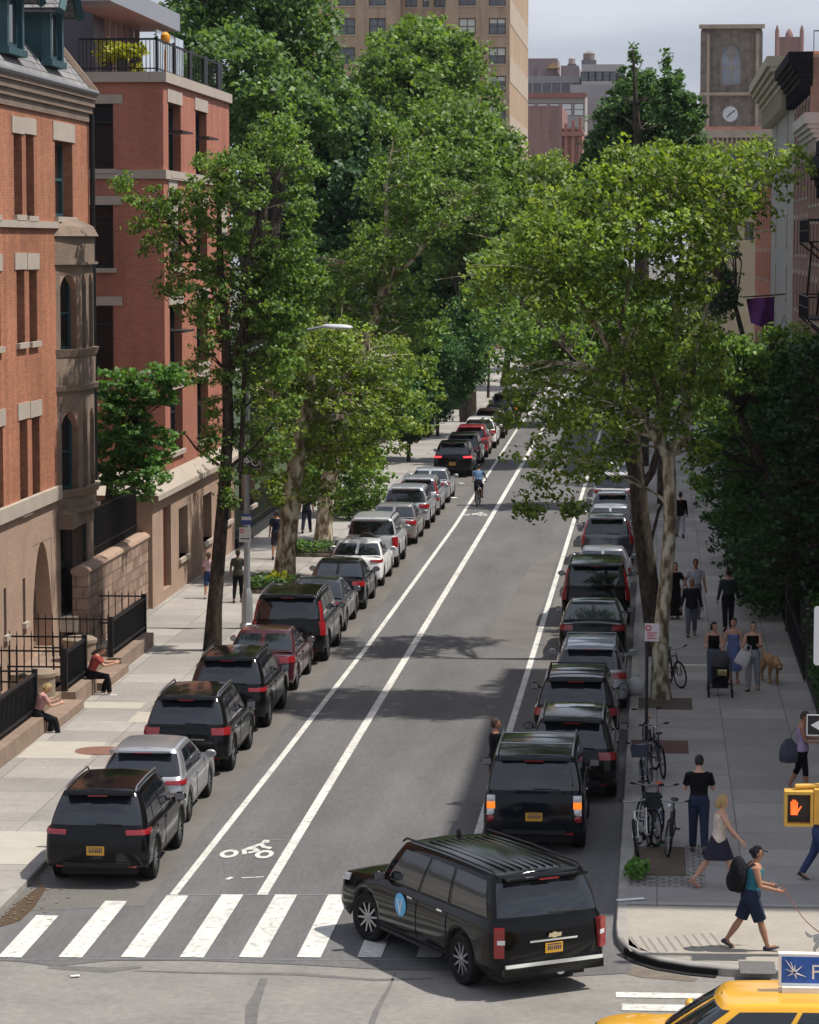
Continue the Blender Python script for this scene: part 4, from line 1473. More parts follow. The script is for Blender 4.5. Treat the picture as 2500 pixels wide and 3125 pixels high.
# backpack on the woman with the red lead
M84 = Matrix.Rotation(R(-84), 4, 'Z')
bpk = thing('backpack', 'big black backpack on the back of the woman in the cap', 'backpack', (pw[0], pw[1], pw[2] + .95), R(-84))
m = MB()
m.ell((0, -.20, .26), .19, .15, .30, 16, 12)
m.ell((0, -.29, .16), .15, .11, .18, 14, 10)
link('bag', remesh(m, 'bag', cloth('pack', (0.012, 0.012, 0.014)), .02, 4), bpk)
for s in (1, -1):
    MB().tube([(s * .10, -.10, .36), (s * .11, .02, .455), (s * .11, .13, .38), (s * .13, .13, .18), (s * .12, -.04, .06)], .022, 8, flat=.5).build('strap', cloth('strap', (0.015, 0.015, 0.018)), bpk)
# dog lead and white dog
leadp = G(2352, 2712, 1.02)
dogp = foot(2500, 2917)
ld = MB()
h0 = Vector((pw[0] + .50, pw[1] - .02, SIDEWALK + 1.04))
e0 = Vector((dogp[0] + .02, dogp[1], SIDEWALK + .36))
ld.tube([h0.lerp(e0, t) - Vector((0, 0, .10 * math.sin(math.pi * t))) for t in [i / 10 for i in range(11)]], .0075, 6)
ld.build('dog_lead', mat('lead_red', (0.28, 0.09, 0.08), .7))
tag(bpy.data.objects['dog_lead'], 'thin red dog lead running from the hand of the woman in the cap', 'lead')


def dog(label, loc, rz, h, mats, coat, head_low=0.0, voxel=.012, tailup=.5, curly=False):
    """standing dog facing +y, h = shoulder height"""
    root = thing('dog', label, 'dog', loc, rz)
    k = h / .6
    m = MB()
    m.tube([(0, -.36, .52), (0, -.22, .54), (0, 0, .51), (0, .16, .49), (0, .28, .50), (0, .34, .55)], [.085, .115, .12, .15, .15, .10], 14)
    hz = .72 - head_low
    hy = .50 + head_low * .15
    m.tube([(0, .26, .56), (0, .36, lerp(.6, hz, .5)), (0, hy - .04, hz)], [.12, .09, .085], 12)
    m.ell((0, hy, hz + .01), .085, .10, .085, 12, 10)
    m.tube([(0, hy + .04, hz - .01), (0, hy + .16, hz - .045), (0, hy + .2, hz - .05)], [.06, .042, .03], 10)
    for s in (1, -1):
        m.tube([(s * .06, hy - .02, hz + .06), (s * .095, hy - .01, hz + .01), (s * .10, hy, hz - .07)], [.02, .034, .018], 8, flat=.5)
        m.tube([(s * .09, .24, .48), (s * .09, .25, .32), (s * .09, .22, .22), (s * .09, .225, .05)], [.07, .05, .036, .032], 10)
        m.ell((s * .09, .25, .03), .038, .06, .03, 8, 6)
        m.tube([(s * .09, -.28, .50), (s * .095, -.20, .36), (s * .095, -.33, .20), (s * .09, -.31, .05)], [.10, .075, .038, .032], 10)
        m.ell((s * .09, -.285, .03), .036, .06, .03, 8, 6)
    m.tube([(0, -.40, .55), (0, -.52, .55 + .1 * tailup), (0, -.60, .52 + .36 * tailup)], [.045, .05, .02], 8)
    me = remesh(m, 'body', [coat, EYEM], voxel, 2)
    for p in me.polygons:
        c = p.center
        if (c - Vector((0, hy + .2, hz - .045))).length < .03 or min((c - Vector((s * .045, hy + .075, hz + .03))).length for s in (1, -1)) < .018:
            p.material_index = 1
    link('body', me, root)
    root.scale = (k, k, k)
    return root


gold = mat('fur_gold', (0.42, 0.25, 0.12), .9, var=.35, scale=14, bump=.8, bscale=40)
dp = foot(2352, 2085)
dog('golden long haired dog lowering its head beside the woman with the white bag', (dp[0], dp[1] + .2, SIDEWALK), R(-163), .66, None, gold, head_low=.26)
dog('small white dog at the end of the red lead', (dogp[0] + .10, dogp[1], SIDEWALK), R(-95), .32, None, mat('fur_white', (0.7, 0.68, 0.64), .9, var=.15, scale=14, bump=.8, bscale=40), head_low=.1)

# stroller
stp = foot(2199, 2128)
st = thing('stroller', 'black stroller with raised hood and yellow blanket inside', 'stroller', (stp[0], stp[1] + .35, SIDEWALK), R(180))
bc = cloth('stroller', (0.012, 0.012, 0.014))
m = MB()
m.loft([[(a * math.cos(q), y + b * math.sin(q) * .55, z + b * math.sin(q) * .8) for q in [2 * math.pi * j / 20 for j in range(20)]] for a, b, y, z in ((.20, .10, .30, .42), (.22, .16, .22, .48), (.23, .2, .02, .60), (.22, .18, -.12, .78), (.2, .1, -.2, .9))])
m.build('seat', bc, st)
hd = MB()
rws = []
for i in range(7):
    a = R(-10 + i * 22)
    rws.append([(.24 * math.cos(q), -.12 + .30 * math.sin(a) * math.sin(q), .80 + .30 * math.cos(a) * math.sin(q)) for q in [math.pi * j / 10 for j in range(11)]])
hd.grid(rws)
hd.build('hood', [cloth('hoodgrey', (0.06, 0.06, 0.065))], st)
MB().obox((-.04, .30, .55), .22, .06, .30, rx=R(-35)).build('blanket', cloth('blanket', (0.45, 0.40, 0.16)), st)
f = MB()
for s in (1, -1):
    f.tube([(s * .26, -.50, 1.02), (s * .27, -.2, .72), (s * .27, .38, .22)], .016, 8)
    f.tube([(s * .27, -.05, .58), (s * .29, -.38, .16)], .016, 8)
f.tube([(-.26, -.50, 1.02), (.26, -.50, 1.02)], .02, 8)
f.tube([(-.27, .1, .3), (.27, .1, .3)], .014, 8)
f.build('frame', mat('stroller_frame', (0.06, 0.06, 0.065), .4, .5), st)
for s in (1, -1):
    for y, rr in ((.40, .11), (-.38, .16)):
        m = MB()
        m.lathe([(.02, -.03), (rr * .7, -.025), (rr, -.022), (rr, .022), (rr * .7, .025), (.02, .03)], 20, 'X', (s * .29, y, rr))
        m.build('wheel', RUBBER, st)
MB().box(-.2, -.25, .20, .2, .2, .34).build('basket', bc, st)

# bags
m = MB()
m.loft([[(a * math.cos(q), b_ * math.sin(q), z) for q in [2 * math.pi * j / 16 for j in range(16)]] for a, b_, z in ((.10, .05, -.24), (.19, .12, -.22), (.21, .14, -.08), (.17, .10, .12), (.10, .05, .22), (.06, .03, .26))])
m.tube([(0, .05, .2), (0.09, .06, .42), (.17, .08, .50)], .012, 6)
bg = link('shoulder_bag', remesh(m, 'bag', cloth('greybag', (0.07, 0.075, 0.10)), .015, 4))
bg.location = (p4[0] - .27, p4[1] - .08, SIDEWALK + .86)
tag(bg, 'slouchy grey shoulder bag hanging behind the woman in lavender', 'bag')
m = MB()
m.loft([[(a * math.cos(q), b * math.sin(q), z) for q in [2 * math.pi * j / 16 for j in range(16)]] for a, b, z in ((.16, .05, -.2), (.19, .075, -.17), (.18, .07, 0), (.15, .05, .17), (.15, .045, .18))])
m.tube([(-.1, 0, .16), (-.06, 0, .34), (.06, 0, .34), (.1, 0, .16)], .012, 6)
bg = m.build('hand_bag', mat('bag_white', (0.62, 0.61, 0.60), .6))
bg.location = (p8[0] - .24, p8[1] - .26, SIDEWALK + .86)
bg.rotation_euler = (0, R(24), R(8))
tag(bg, 'white hand bag on the arm of the woman in grey trousers', 'bag')

# ------------------------------------------------------------------ ground, roads, pavements, markings
ASPH = mat('asphalt', (0.135, 0.132, 0.130), 0.9, var=0.22, scale=0.5, bump=0.3, bscale=60, spec=0.2, var2=0.16, scale2=9, stretch=(1.6, .28, 1))
ASPH2 = mat('asphalt_dust', (0.148, 0.138, 0.127), 0.92, var=0.2, scale=0.4, spec=0.2, var2=0.12, scale2=10)
AVEN = mat('avenue_surface', (0.232, 0.219, 0.200), 0.9, var=0.2, scale=0.7, bump=0.25, bscale=50, spec=0.2, var2=0.16, scale2=7)
TAR = mat('tar', (0.135, 0.128, 0.122), 0.8, var=0.3, scale=3)
PAVE = brickmat('pavement_slabs', (0.355, 0.33, 0.30), (0.255, 0.24, 0.22), (0.16, 0.15, 0.135), 1.52, 1.52, 0.012, offset=0, wall=False, var=0.16, nscale=0.5, fine=0.14, bump=0.15)
PAVER = brickmat('pavement_slabs_right', (0.37, 0.35, 0.325), (0.27, 0.26, 0.245), (0.15, 0.14, 0.13), 1.52, 1.52, 0.012, offset=0, wall=False, var=0.13, nscale=0.5, fine=0.08, bump=0.15)
KERB = mat('kerb_stone', (0.30, 0.285, 0.26), 0.85, var=0.22, scale=2.5)
GRND = mat('ground_earth', (0.13, 0.12, 0.11), 0.95, var=0.2, scale=0.2)
SOIL = mat('soil', (0.10, 0.075, 0.055), 0.95, var=0.25, scale=4, bump=.5, bscale=30)


def flat(name, polys, z, m, kind='structure'):
    mb = MB()
    for p in polys:
        mb.add([(x, y, z) for x, y in p], [tuple(range(len(p)))])
    o = mb.build(name, m)
    if kind:
        struct(o, kind)
    return o


def ribbon(name, pts, wd, z, m):
    mb = MB()
    rows = []
    for i, p in enumerate(pts):
        p = Vector((p[0], p[1]))
        a, c = Vector(pts[max(0, i - 1)][:2]), Vector(pts[min(len(pts) - 1, i + 1)][:2])
        t = (c - a).normalized()
        nrm = Vector((-t.y, t.x))
        q = wd[i] if hasattr(wd, '__len__') else wd
        rows.append([(p.x + nrm.x * q / 2, p.y + nrm.y * q / 2, z), (p.x - nrm.x * q / 2, p.y - nrm.y * q / 2, z)])
    mb.grid(rows)
    return struct(mb.build(name, m))


flat('ground', [[(-680, -60), (680, -60), (680, 1470), (-680, 1470)]], -0.06, GRND)
flat('avenue', [[(-120, -30), (120, -30), (120, 60), (-120, 60)]], -0.008, AVEN)
edge = [(-25, 45.9), (-14, 45.8), (-11.2, 45.75), (-10.0, 45.55), (-9.4, 45.3), (-8.6, 45.75), (-7.2, 45.85), (-5.5, 45.7), (-4.2, 45.5), (-3.2, 45.55), (-2.2, 45.2), (-1.2, 45.35), (-0.4, 45.6)]
flat('street', [edge + [(-0.4, 420), (-12, 420), (-25, 50)]], 0.0, ASPH)
# worn and patched asphalt along the kerbs
flat('parking_strip', [[(-11.0, 49), (-8.75, 49.6), (-8.62, 80), (-8.6, 130), (-8.6, 300), (-11.0, 300)]], 0.004, ASPH2)
flat('parking_strip', [[(-3.2, 75), (-0.7, 75), (-0.7, 300), (-3.35, 300)], [(-4.9, 84), (-3.55, 82), (-3.55, 110), (-4.4, 104)]], 0.004, ASPH2)


def pave(name, path, back, m):
    """pavement slab plus a kerb stone strip following the road edge"""
    pts = [Vector(p) for p in path]
    inn = []
    for i, p in enumerate(pts):
        t = (pts[min(i + 1, len(pts) - 1)] - pts[max(0, i - 1)]).normalized()
        inn.append(p + Vector((-t.y, t.x)) * back[0] * 0.16)
    poly = [(p.x, p.y) for p in inn] + back[1]
    mb = MB()
    mb.prism(poly, -0.05, SIDEWALK)
    struct(mb.build(name, m))
    kb = MB()
    rows = []
    for p, q in zip(pts, inn):
        rows.append([(p.x, p.y, -0.05), (p.x, p.y, SIDEWALK - .018), ((p.x * .88 + q.x * .12), (p.y * .88 + q.y * .12), SIDEWALK + .004), (q.x, q.y, SIDEWALK + .004), (q.x, q.y, -.05)])
    kb.grid(rows)
    struct(kb.build('kerb', KERB))


cr_ = [(-0.67, 420), (-0.67, 120), (-0.67, 48.2), (-0.64, 47.5), (-0.52, 46.9), (-0.28, 46.4), (0.05, 46.0), (0.5, 45.72), (1.1, 45.52), (1.8, 45.45), (40, 45.4)]
pave('pavement_right', cr_, (1, [(40, 420)]), PAVER)
cl_ = [(-30, 44.6), (-13.5, 44.9), (-12.2, 45.3), (-11.5, 46.2), (-11.1, 47.6), (-11.05, 49), (-11.05, 120), (-11.05, 420)]
pave('pavement_left', cl_, (1, [(-40, 420), (-40, 44.6)]), PAVE)
# pale slabs and patches
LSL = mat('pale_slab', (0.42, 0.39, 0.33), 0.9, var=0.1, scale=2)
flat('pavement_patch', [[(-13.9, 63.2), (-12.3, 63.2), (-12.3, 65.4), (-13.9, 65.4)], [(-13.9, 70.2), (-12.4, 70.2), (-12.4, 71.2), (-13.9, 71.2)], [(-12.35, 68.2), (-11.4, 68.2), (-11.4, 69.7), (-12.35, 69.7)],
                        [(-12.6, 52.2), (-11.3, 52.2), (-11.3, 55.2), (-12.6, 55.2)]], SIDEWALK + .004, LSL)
flat('pavement_patch', [[(-0.45, 46.9), (-0.30, 46.62), (0.1, 46.2), (0.6, 45.95), (1.9, 45.65), (6, 45.6), (6, 49.75), (-0.49, 49.75)]], SIDEWALK + .004, mat('corner_sunlit_tone', (0.34, 0.31, 0.262), 0.9, var=0.12, scale=1.2, var2=.08, scale2=8))  # corner colour carries painted sunlight, cut off at the building's shadow edge
grv = []
for i in range(11):
    a = G(1895 + i * 27, 2872 - i * 2.5 - (10 if i < 3 else 0), SIDEWALK)
    b2 = a + Vector((.16, -.95, 0))
    grv.append([(a.x, a.y), (a.x + .035, a.y), (b2.x + .035, b2.y), (b2.x, b2.y)])
flat('ramp_groove', grv, SIDEWALK + .008, mat('groove', (0.23, 0.21, 0.19), .9))
ribbon('pavement_joint', [(-.5, 49.83), (6, 49.83)], .05, SIDEWALK + .006, mat('joint', (0.16, 0.15, 0.14), .9))
# tar seams in the avenue
for pts, wd in (([(1205, 2970), (1190, 3010), (1150, 3080), (1128, 3140)], [.03, .05, .09, .10]), ([(806, 2985), (790, 3030), (770, 3070), (765, 3140)], [.12, .14, .2, .16]),
                ([(410, 2962), (600, 2968), (900, 2972), (1150, 2990), (1320, 2985)], [.04, .10, .16, .14, .06]), ([(150, 2950), (330, 2960), (430, 2950)], [.2, .32, .12])):
    ribbon('tar_seam', [tuple(G(*p, 0))[:2] for p in pts], wd, -0.003, TAR)
# gutter with leaves and a puddle by the left kerb
gp_ = [(0, 2830), (60, 2812), (105, 2770), (140, 2715), (128, 2700), (60, 2750), (0, 2806)]
flat('gutter_puddle', [[tuple(G(*p, 0))[:2] for p in gp_]], 0.008, mat('puddle', (0.07, 0.055, 0.035), .25, var=.4, scale=6, spec=.6))
lv = MB()
for i in range(45):
    x, y = lerp(-10.98, -10.1, random.random() ** 1.6), lerp(48.2, 53.0, random.random())
    lv.obox((x, y, .016), random.uniform(.03, .09), random.uniform(.02, .06), .006, rz=random.uniform(0, 3))
struct(lv.build('leaf_litter', mat('dry_leaf', (0.20, 0.145, 0.085), .9, var=.4, scale=9)), 'stuff')


def rectline(name, x, y0, y1, wd, m=ROADW):
    n = max(2, int((y1 - y0) / 12))
    return ribbon(name, [(x, lerp(y0, y1, i / n)) for i in range(n + 1)], wd, .009, m)


def gx(px, py):
    p = G(px, py, 0)
    return (p.x, p.y)


ribbon('lane_line', [gx(529, 2732), gx(834, 2345), gx(1120, 1975), gx(1390, 1603), gx(1583, 1303), (-8.37, 230), (-8.37, 300)], .135, .009, ROADW)
ribbon('lane_line', [gx(800, 2732), gx(1001, 2400), gx(1484, 1605), gx(1640, 1337), (-6.84, 230), (-6.84, 300)], .185, .009, ROADW)
ribbon('lane_line', [gx(1457, 2551), gx(1700, 1760), gx(1804, 1420), (-3.42, 220), (-3.42, 300)], .15, .009, ROADW)
for i, bx in enumerate([29, 214, 404, 585, 765, 942, 1127, 1307, 1490, 1672]):
    a = G(bx, 2924, 0)
    ty = [2797, 2752, 2735, 2732][min(i, 3)]
    t = G(bx + (2005 - bx) * .088, ty, 0)
    o = flat('crosswalk_stripe', [[(a.x - .19, a.y), (a.x + .19, a.y), (a.x + .19, t.y), (a.x - .19, t.y)]], .013, ROADW)
for (x0, y0, y1) in ((1880, 3028, 3044), (1898, 3064, 3084), (1890, 3104, 3126), (1885, 3150, 3172)):
    a, c = G(x0, y0, 0), G(x0, y1, 0)
    flat('crosswalk_bar', [[(a.x, c.y), (a.x + 5, c.y + .1), (a.x + 5, a.y + .1), (a.x, a.y)]], .003, ROADW)
FAINT = mat('faint_paint', (0.22, 0.22, 0.23), .8, var=.3, scale=5)
ribbon('guide_line', [gx(500, 2732), gx(700, 2731), gx(1060, 2732)], .05, .006, FAINT)
ribbon('guide_line', [gx(20, 2929), gx(500, 2928), gx(1330, 2930)], .04, .006, FAINT)
ribbon('guide_line', [gx(670, 2566), gx(870, 2564)], .05, .006, FAINT)
ribbon('guide_line', [gx(738, 2680), gx(805, 2677)], .06, .007, ROADW)
ribbon('guide_line', [gx(693, 2685), gx(708, 2678)], .08, .007, ROADW)


def bikesymbol(cx, cy, sx=1.0, sy=2.2):
    mb = MB()

    def ring(x, y, r0, r1):
        n = 24
        rows = [[(cx + (x + r * math.cos(2 * math.pi * k / n)) * sx, cy + (y + r * math.sin(2 * math.pi * k / n)) * sy, .012) for k in range(n + 1)] for r in (r0, r1)]
        mb.grid(rows)

    def bar(pts, wd):
        for (a, c) in zip(pts[:-1], pts[1:]):
            a, c = Vector(a), Vector(c)
            t = (c - a).normalized()
            nn = Vector((-t.y, t.x)) * wd / 2
            q = [a + nn - t * wd * .3, c + nn + t * wd * .3, c - nn + t * wd * .3, a - nn - t * wd * .3]
            z = .0125 + .0004 * (len(mb.f) % 7)
            mb.add([(cx + p.x * sx, cy + p.y * sy, z) for p in q], [(0, 1, 2, 3)])
    ring(-.33, 0, .085, .17)
    ring(.33, 0, .085, .17)
    bar([(-.04, 0.0), (-.10, .16), (.06, .24), (.16, .14), (.04, .05)], .085)
    bar([(-.06, .20), (.14, .42), (.24, .30), (.36, .26)], .09)
    ring(.20, .53, 0.0, .075)
    return struct(mb.build('bike_symbol', ROADW))


s1 = G(753, 2608, 0)
bikesymbol(s1.x, s1.y)
s2 = G(1448, 1572, 0)
bikesymbol(s2.x, s2.y, 1.1)
for (px, py, w_, h_) in ((1385, 1520, .25, .5), (1408, 1476, .2, .35), (230, 2982, .14, .07), (1925, 2748, .5, .12)):
    p = G(px, py, SIDEWALK if px == 1925 else 0)
    o = MB().obox((p.x, p.y, p.z + .02), w_, h_, .012, rz=.4).build('paper_scrap', WHITEP)
    tag(o, {1385: 'larger white paper scrap on the asphalt near the cyclist', 1408: 'small white paper scrap on the asphalt behind the dark suv', 230: 'white paper scrap lying on the avenue below the crosswalk', 1925: 'white flat wrapper on the corner pavement edge'}[px], 'litter')
# corner drain and covers
dr = MB()
pth = [(-.50, 46.86), (-.27, 46.37), (.06, 45.97), (.52, 45.69), (.95, 45.55)]
rows = []
for i, (x, y) in enumerate(pth):
    t = (Vector(pth[min(4, i + 1)]) - Vector(pth[max(0, i - 1)])).normalized()
    nx, ny = t.y, -t.x
    rows.append([(x + nx * .02, y + ny * .02, .105), (x + nx * .03, y + ny * .03, .10), (x + nx * .03, y + ny * .03, .012), (x + nx * .16, y + ny * .16, .010)])
dr.grid(rows)
o = dr.build('storm_drain', mat('drain_dark', (0.010, 0.009, 0.009), .9, var=.3, scale=8))
tag(o, 'dark storm drain opening in the curved corner kerb', 'drain')
ribbon('drain_apron', [(-.9, 46.6), (-.55, 45.95), (-.1, 45.55), (.6, 45.25)], [.2, .5, .5, .2], -.002, mat('apron', (0.16, 0.135, 0.105), .9, var=.3, scale=3))


def cover(label, px, py, m, round_=True, w_=.7, d_=.7, name='manhole_cover'):
    p = G(px, py, SIDEWALK)
    mb = MB()
    if round_:
        mb.lathe([(w_ / 2, 0), (w_ / 2, .012), (w_ * .44, .014), (.02, .014)], 28, 'Z', (p.x, p.y, SIDEWALK))
    else:
        mb.box(p.x - w_ / 2, p.y - d_ / 2, SIDEWALK, p.x + w_ / 2, p.y + d_ / 2, SIDEWALK + .014)
    return tag(mb.build(name, m), label, 'cover')


cover('rusty oval cover set in the left pavement beside the silver hatchback', 305, 2292, mat('rust', (0.20, 0.10, 0.075), .9, var=.2, scale=5), True, 1.1)
cover('dark rectangular iron cover on the right corner pavement', 2312, 2955, mat('iron_cover', (0.13, 0.125, 0.12), .8, var=.2, scale=8), False, .55, .8, 'utility_cover')
# tree pits
o = MB().box(-.42, 52.2, SIDEWALK, .52, 54.7, SIDEWALK + .012).build('tree_pit', SOIL)
tag(o, 'bare brown tree pit of trodden soil at the end of the bicycle row', 'tree pit')
cob = MB()
for (x0, y0, x1, y1) in ((-.5, 51.3, .85, 52.18), (.54, 52.2, .85, 55.0)):
    cob.box(x0, y0, SIDEWALK, x1, y1, SIDEWALK + .008)
o = cob.build('cobble_border', brickmat('cobbles', (0.33, 0.32, 0.30), (0.22, 0.21, 0.20), (0.13, 0.12, 0.11), .22, .16, .03, wall=False, var=.2, nscale=3))
tag(o, 'border of small grey cobbles around the bare tree pit', 'paving')
a, c = G(1925, 2298, SIDEWALK), G(2112, 2262, SIDEWALK)
o = MB().box(a.x, a.y, SIDEWALK, a.x + 1.27, c.y, SIDEWALK + .012).build('brick_paving', brickmat('red_pavers', (0.16, 0.075, 0.06), (0.12, 0.06, 0.05), (0.07, 0.05, 0.04), .2, .1, .012, wall=False))
tag(o, 'strip of dark red brick pavers across the right pavement', 'paving')
a = G(1905, 2160, SIDEWALK)
o = MB().box(-.45, a.y - .2, SIDEWALK, .85, a.y + 1.6, SIDEWALK + .012).build('tree_pit', SOIL)
tag(o, 'tree pit with bare soil around the mottled plane trunk on the right', 'tree pit')

# ------------------------------------------------------------------ buildings
BR1 = brickmat('orange_brick', (0.47, 0.185, 0.10), (0.36, 0.135, 0.078), (0.36, 0.19, 0.12), .22, .075, .012, var=.24, nscale=.35, fine=.14)
BR2 = brickmat('red_brick', (0.45, 0.155, 0.095), (0.37, 0.125, 0.082), (0.38, 0.20, 0.15), .22, .075, .012, var=.10, nscale=.3, fine=.06)
BRN = mat('brownstone', (0.37, 0.255, 0.19), .9, var=.16, scale=.9, bump=.3, bscale=12, var2=.1, scale2=6)
BRD = mat('brownstone_dark', (0.20, 0.145, 0.11), .9, var=.25, scale=1.2, bump=.3, bscale=12)
RUB = brickmat('rubble_wall', (0.42, 0.29, 0.225), (0.25, 0.165, 0.125), (0.21, 0.15, 0.12), .55, .32, .03, var=.25, nscale=2, offset=.37)
LIME = mat('limestone', (0.42, 0.36, 0.30), .85, var=.12, scale=1.5)
SLATE = brickmat('slate', (0.27, 0.26, 0.255), (0.20, 0.195, 0.20), (0.10, 0.10, 0.10), .30, .20, .02, var=.2, nscale=.6)
TEAL = mat('teal_wood', (0.025, 0.075, 0.088), .55, var=.2, scale=2)
FRB = mat('frame_brown', (0.07, 0.035, 0.028), .6)
FRK = mat('frame_black', (0.018, 0.02, 0.024), .5)
METG = mat('grey_cladding', (0.085, 0.09, 0.112), .5, .2, var=.08, scale=.8)


class Plane:
    """a vertical wall plane: u along, z up, d into the building"""
    def __init__(s, O, U, N):
        s.O, s.U, s.N = Vector(O), Vector(U).normalized(), Vector(N).normalized()

    def p(s, u, z, d=0.0):
        q = s.O + s.U * u - s.N * d
        return (q.x, q.y, z)


def PXL(X, out=1):                          # wall along the street on x = X: u is y
    return Plane((X, 0), (0, 1), (out, 0))


def PYL(Y):                                 # wall facing the camera on y = Y: u is x
    return Plane((0, Y), (1, 0), (0, -1))


def facade(mb, P, u0, u1, z0, z1, holes, depth=.25, mi=0, back=False):
    us = sorted({u0, u1, *[h[0] for h in holes], *[h[2] for h in holes]})
    zs = sorted({z0, z1, *[h[1] for h in holes], *[h[3] for h in holes]})
    us = [u for u in us if u0 <= u <= u1]
    zs = [z for z in zs if z0 <= z <= z1]
    for i in range(len(us) - 1):
        for j in range(len(zs) - 1):
            cu, cz = (us[i] + us[i + 1]) / 2, (zs[j] + zs[j + 1]) / 2
            if any(h[0] < cu < h[2] and h[1] < cz < h[3] for h in holes):
                continue
            mb.add([P.p(us[i], zs[j]), P.p(us[i + 1], zs[j]), P.p(us[i + 1], zs[j + 1]), P.p(us[i], zs[j + 1])], [(0, 1, 2, 3)], mi)
    for (a, b, c, d) in holes:
        for q in (((a, b), (a, d)), ((c, b), (c, d)), ((a, b), (c, b)), ((a, d), (c, d))):
            mb.add([P.p(*q[0]), P.p(*q[1]), P.p(*q[1], depth), P.p(*q[0], depth)], [(0, 1, 2, 3)], mi)
    return mb


def pbox(mb, P, u0, z0, u1, z1, d0, d1, mi=0):
    """box on a wall plane; negative d stands proud"""
    v = [P.p(u0, z0, d0), P.p(u1, z0, d0), P.p(u1, z0, d1), P.p(u0, z0, d1), P.p(u0, z1, d0), P.p(u1, z1, d0), P.p(u1, z1, d1), P.p(u0, z1, d1)]
    return mb.add(v, [(0, 3, 2, 1), (4, 5, 6, 7), (0, 1, 5, 4), (1, 2, 6, 5), (2, 3, 7, 6), (3, 0, 4, 7)], mi)


def window(root, P, h, depth=.22, fm=FRK, pm=GLASS, fw=.06, mull=(), trans=(), sill=None, lintel=None, blind=None, arch=0, wallm=None, lw=.14):
    a, b, c, d = h
    mb = MB()
    for q in ((a, b, a + fw, d), (c - fw, b, c, d), (a + fw, b, c - fw, b + fw), (a + fw, d - fw, c - fw, d)):
        pbox(mb, P, q[0], q[1], q[2], q[3], depth - .05, depth + .02)
    for t in mull:
        u = lerp(a, c, t)
        pbox(mb, P, u - fw * .5, b + fw, u + fw * .5, d - fw, depth - .04, depth + .02)
    for t in trans:
        z = lerp(b, d, t)
        pbox(mb, P, a + fw, z - fw * .4, c - fw, z + fw * .4, depth - .042, depth + .02)
    w_ = mb.build('window', fm, root, True)
    g = MB()
    g.add([P.p(a, b, depth + .01), P.p(c, b, depth + .01), P.p(c, d, depth + .01), P.p(a, d, depth + .01)], [(0, 1, 2, 3)])
    po = g.build('pane', pm, w_)
    if blind:
        pbox(MB(), P, 0, 0, 0, 0, 0, 0)
        bb = MB()
        pbox(bb, P, a + fw, lerp(b, d, 1 - blind[0]), c - fw, d - fw, depth - .004, depth + .008)
        bb.build('blind', blind[1], w_)
    if sill:
        sm = MB()
        pbox(sm, P, a - .10, b - .14, c + .10, b, -.10, depth)
        sm.build('sill', sill, w_)
    if lintel:
        lm = MB()
        pbox(lm, P, a - lw, d, c + lw, d + lintel[1], -.03, .06)
        lm.build('lintel', lintel[0], w_)
    if arch:
        am = MB()
        mid, r = (a + c) / 2, (c - a) / 2
        z0 = d - arch
        for s in (-1, 1):
            pts = []
            for k in range(9):
                t = k / 8
                if arch > r * 1.15:          # pointed
                    x = r * (1 - t ** 1.35)
                    z = z0 + arch * math.sin(t * math.pi / 2) ** .95
                else:
                    x = r * math.cos(t * math.pi / 2)
                    z = z0 + arch * math.sin(t * math.pi / 2)
                pts.append((mid + s * x, z))
            for (p1, p2) in zip(pts[:-1], pts[1:]):
                am.add([P.p(*p1, .012), P.p(*p2, .012), P.p(p2[0], d, .012), P.p(p1[0], d, .012)], [(0, 1, 2, 3)])
                am.add([P.p(*p1, .012), P.p(*p2, .012), P.p(*p2, depth), P.p(*p1, depth)], [(0, 1, 2, 3)])
        am.build('arch_head', wallm, w_)
    return w_


# ---- left: orange brick hall with stone bay
X1 = -16.2
P1 = PXL(X1)
hall = thing('brick_hall', 'orange brick hall with stone bay window, slate roof and teal dormers', 'building', (X1, 78, 0))


def h1(x0, y0, x1, y1):
    a, c = PX(x0, 1000, X1).y, PX(x1, 1000, X1).y
    xm = (x0 + x1) / 2
    return (a, PX(xm, y1, X1).z, c, PX(xm, y0, X1).z)


Z_EAV = PX(140, 274, X1).z
Z_BASE = PX(80, 1548, X1).z
Z_STR = PX(80, 680, X1).z
YE = 84.3
win3 = [h1(48, 408, 73, 655), h1(85, 411, 109, 659)]
win2 = [h1(52, 822, 76, 1046), h1(90, 822, 114, 1042)]
win1 = [h1(56, 1280, 80, 1560), h1(94, 1272, 117, 1538)]
for wl in (win3, win2, win1):                # the same pair repeats nearer the camera, cut by the frame
    for h in list(wl):
        wl.append((h[0] - 4.4, h[1], h[2] - 4.4, h[3]))
single = h1(173, 432, 226, 662)
wall = MB()
facade(wall, P1, 62, YE, Z_BASE, Z_EAV, win3 + win2 + win1 + [single], .34)
wall.add([(X1, YE, 0), (X1 - 12, YE, 0), (X1 - 12, YE, Z_EAV), (X1, YE, Z_EAV)], [(0, 1, 2, 3)])
wall.add([(X1, 62, 0), (X1 - 12, 62, 0), (X1 - 12, 62, Z_EAV), (X1, 62, Z_EAV)], [(0, 1, 2, 3)])
wall.add([(X1 - 12, YE, 0), (X1 - 12, 62, 0), (X1 - 12, 62, Z_EAV), (X1 - 12, YE, Z_EAV)], [(0, 1, 2, 3)])
wall.build('wall', BR1, hall, True)
for wl in (win3, win2, win1):
    for h in wl:
        window(hall, P1, h, .32, FRB, GLASS, .09, trans=(.5,), sill=LIME, lintel=(LIME, .42), lw=.24)
window(hall, P1, single, .32, TEAL, GLASS, .10, trans=(.5,), sill=LIME, lintel=(LIME, .5), lw=.3)
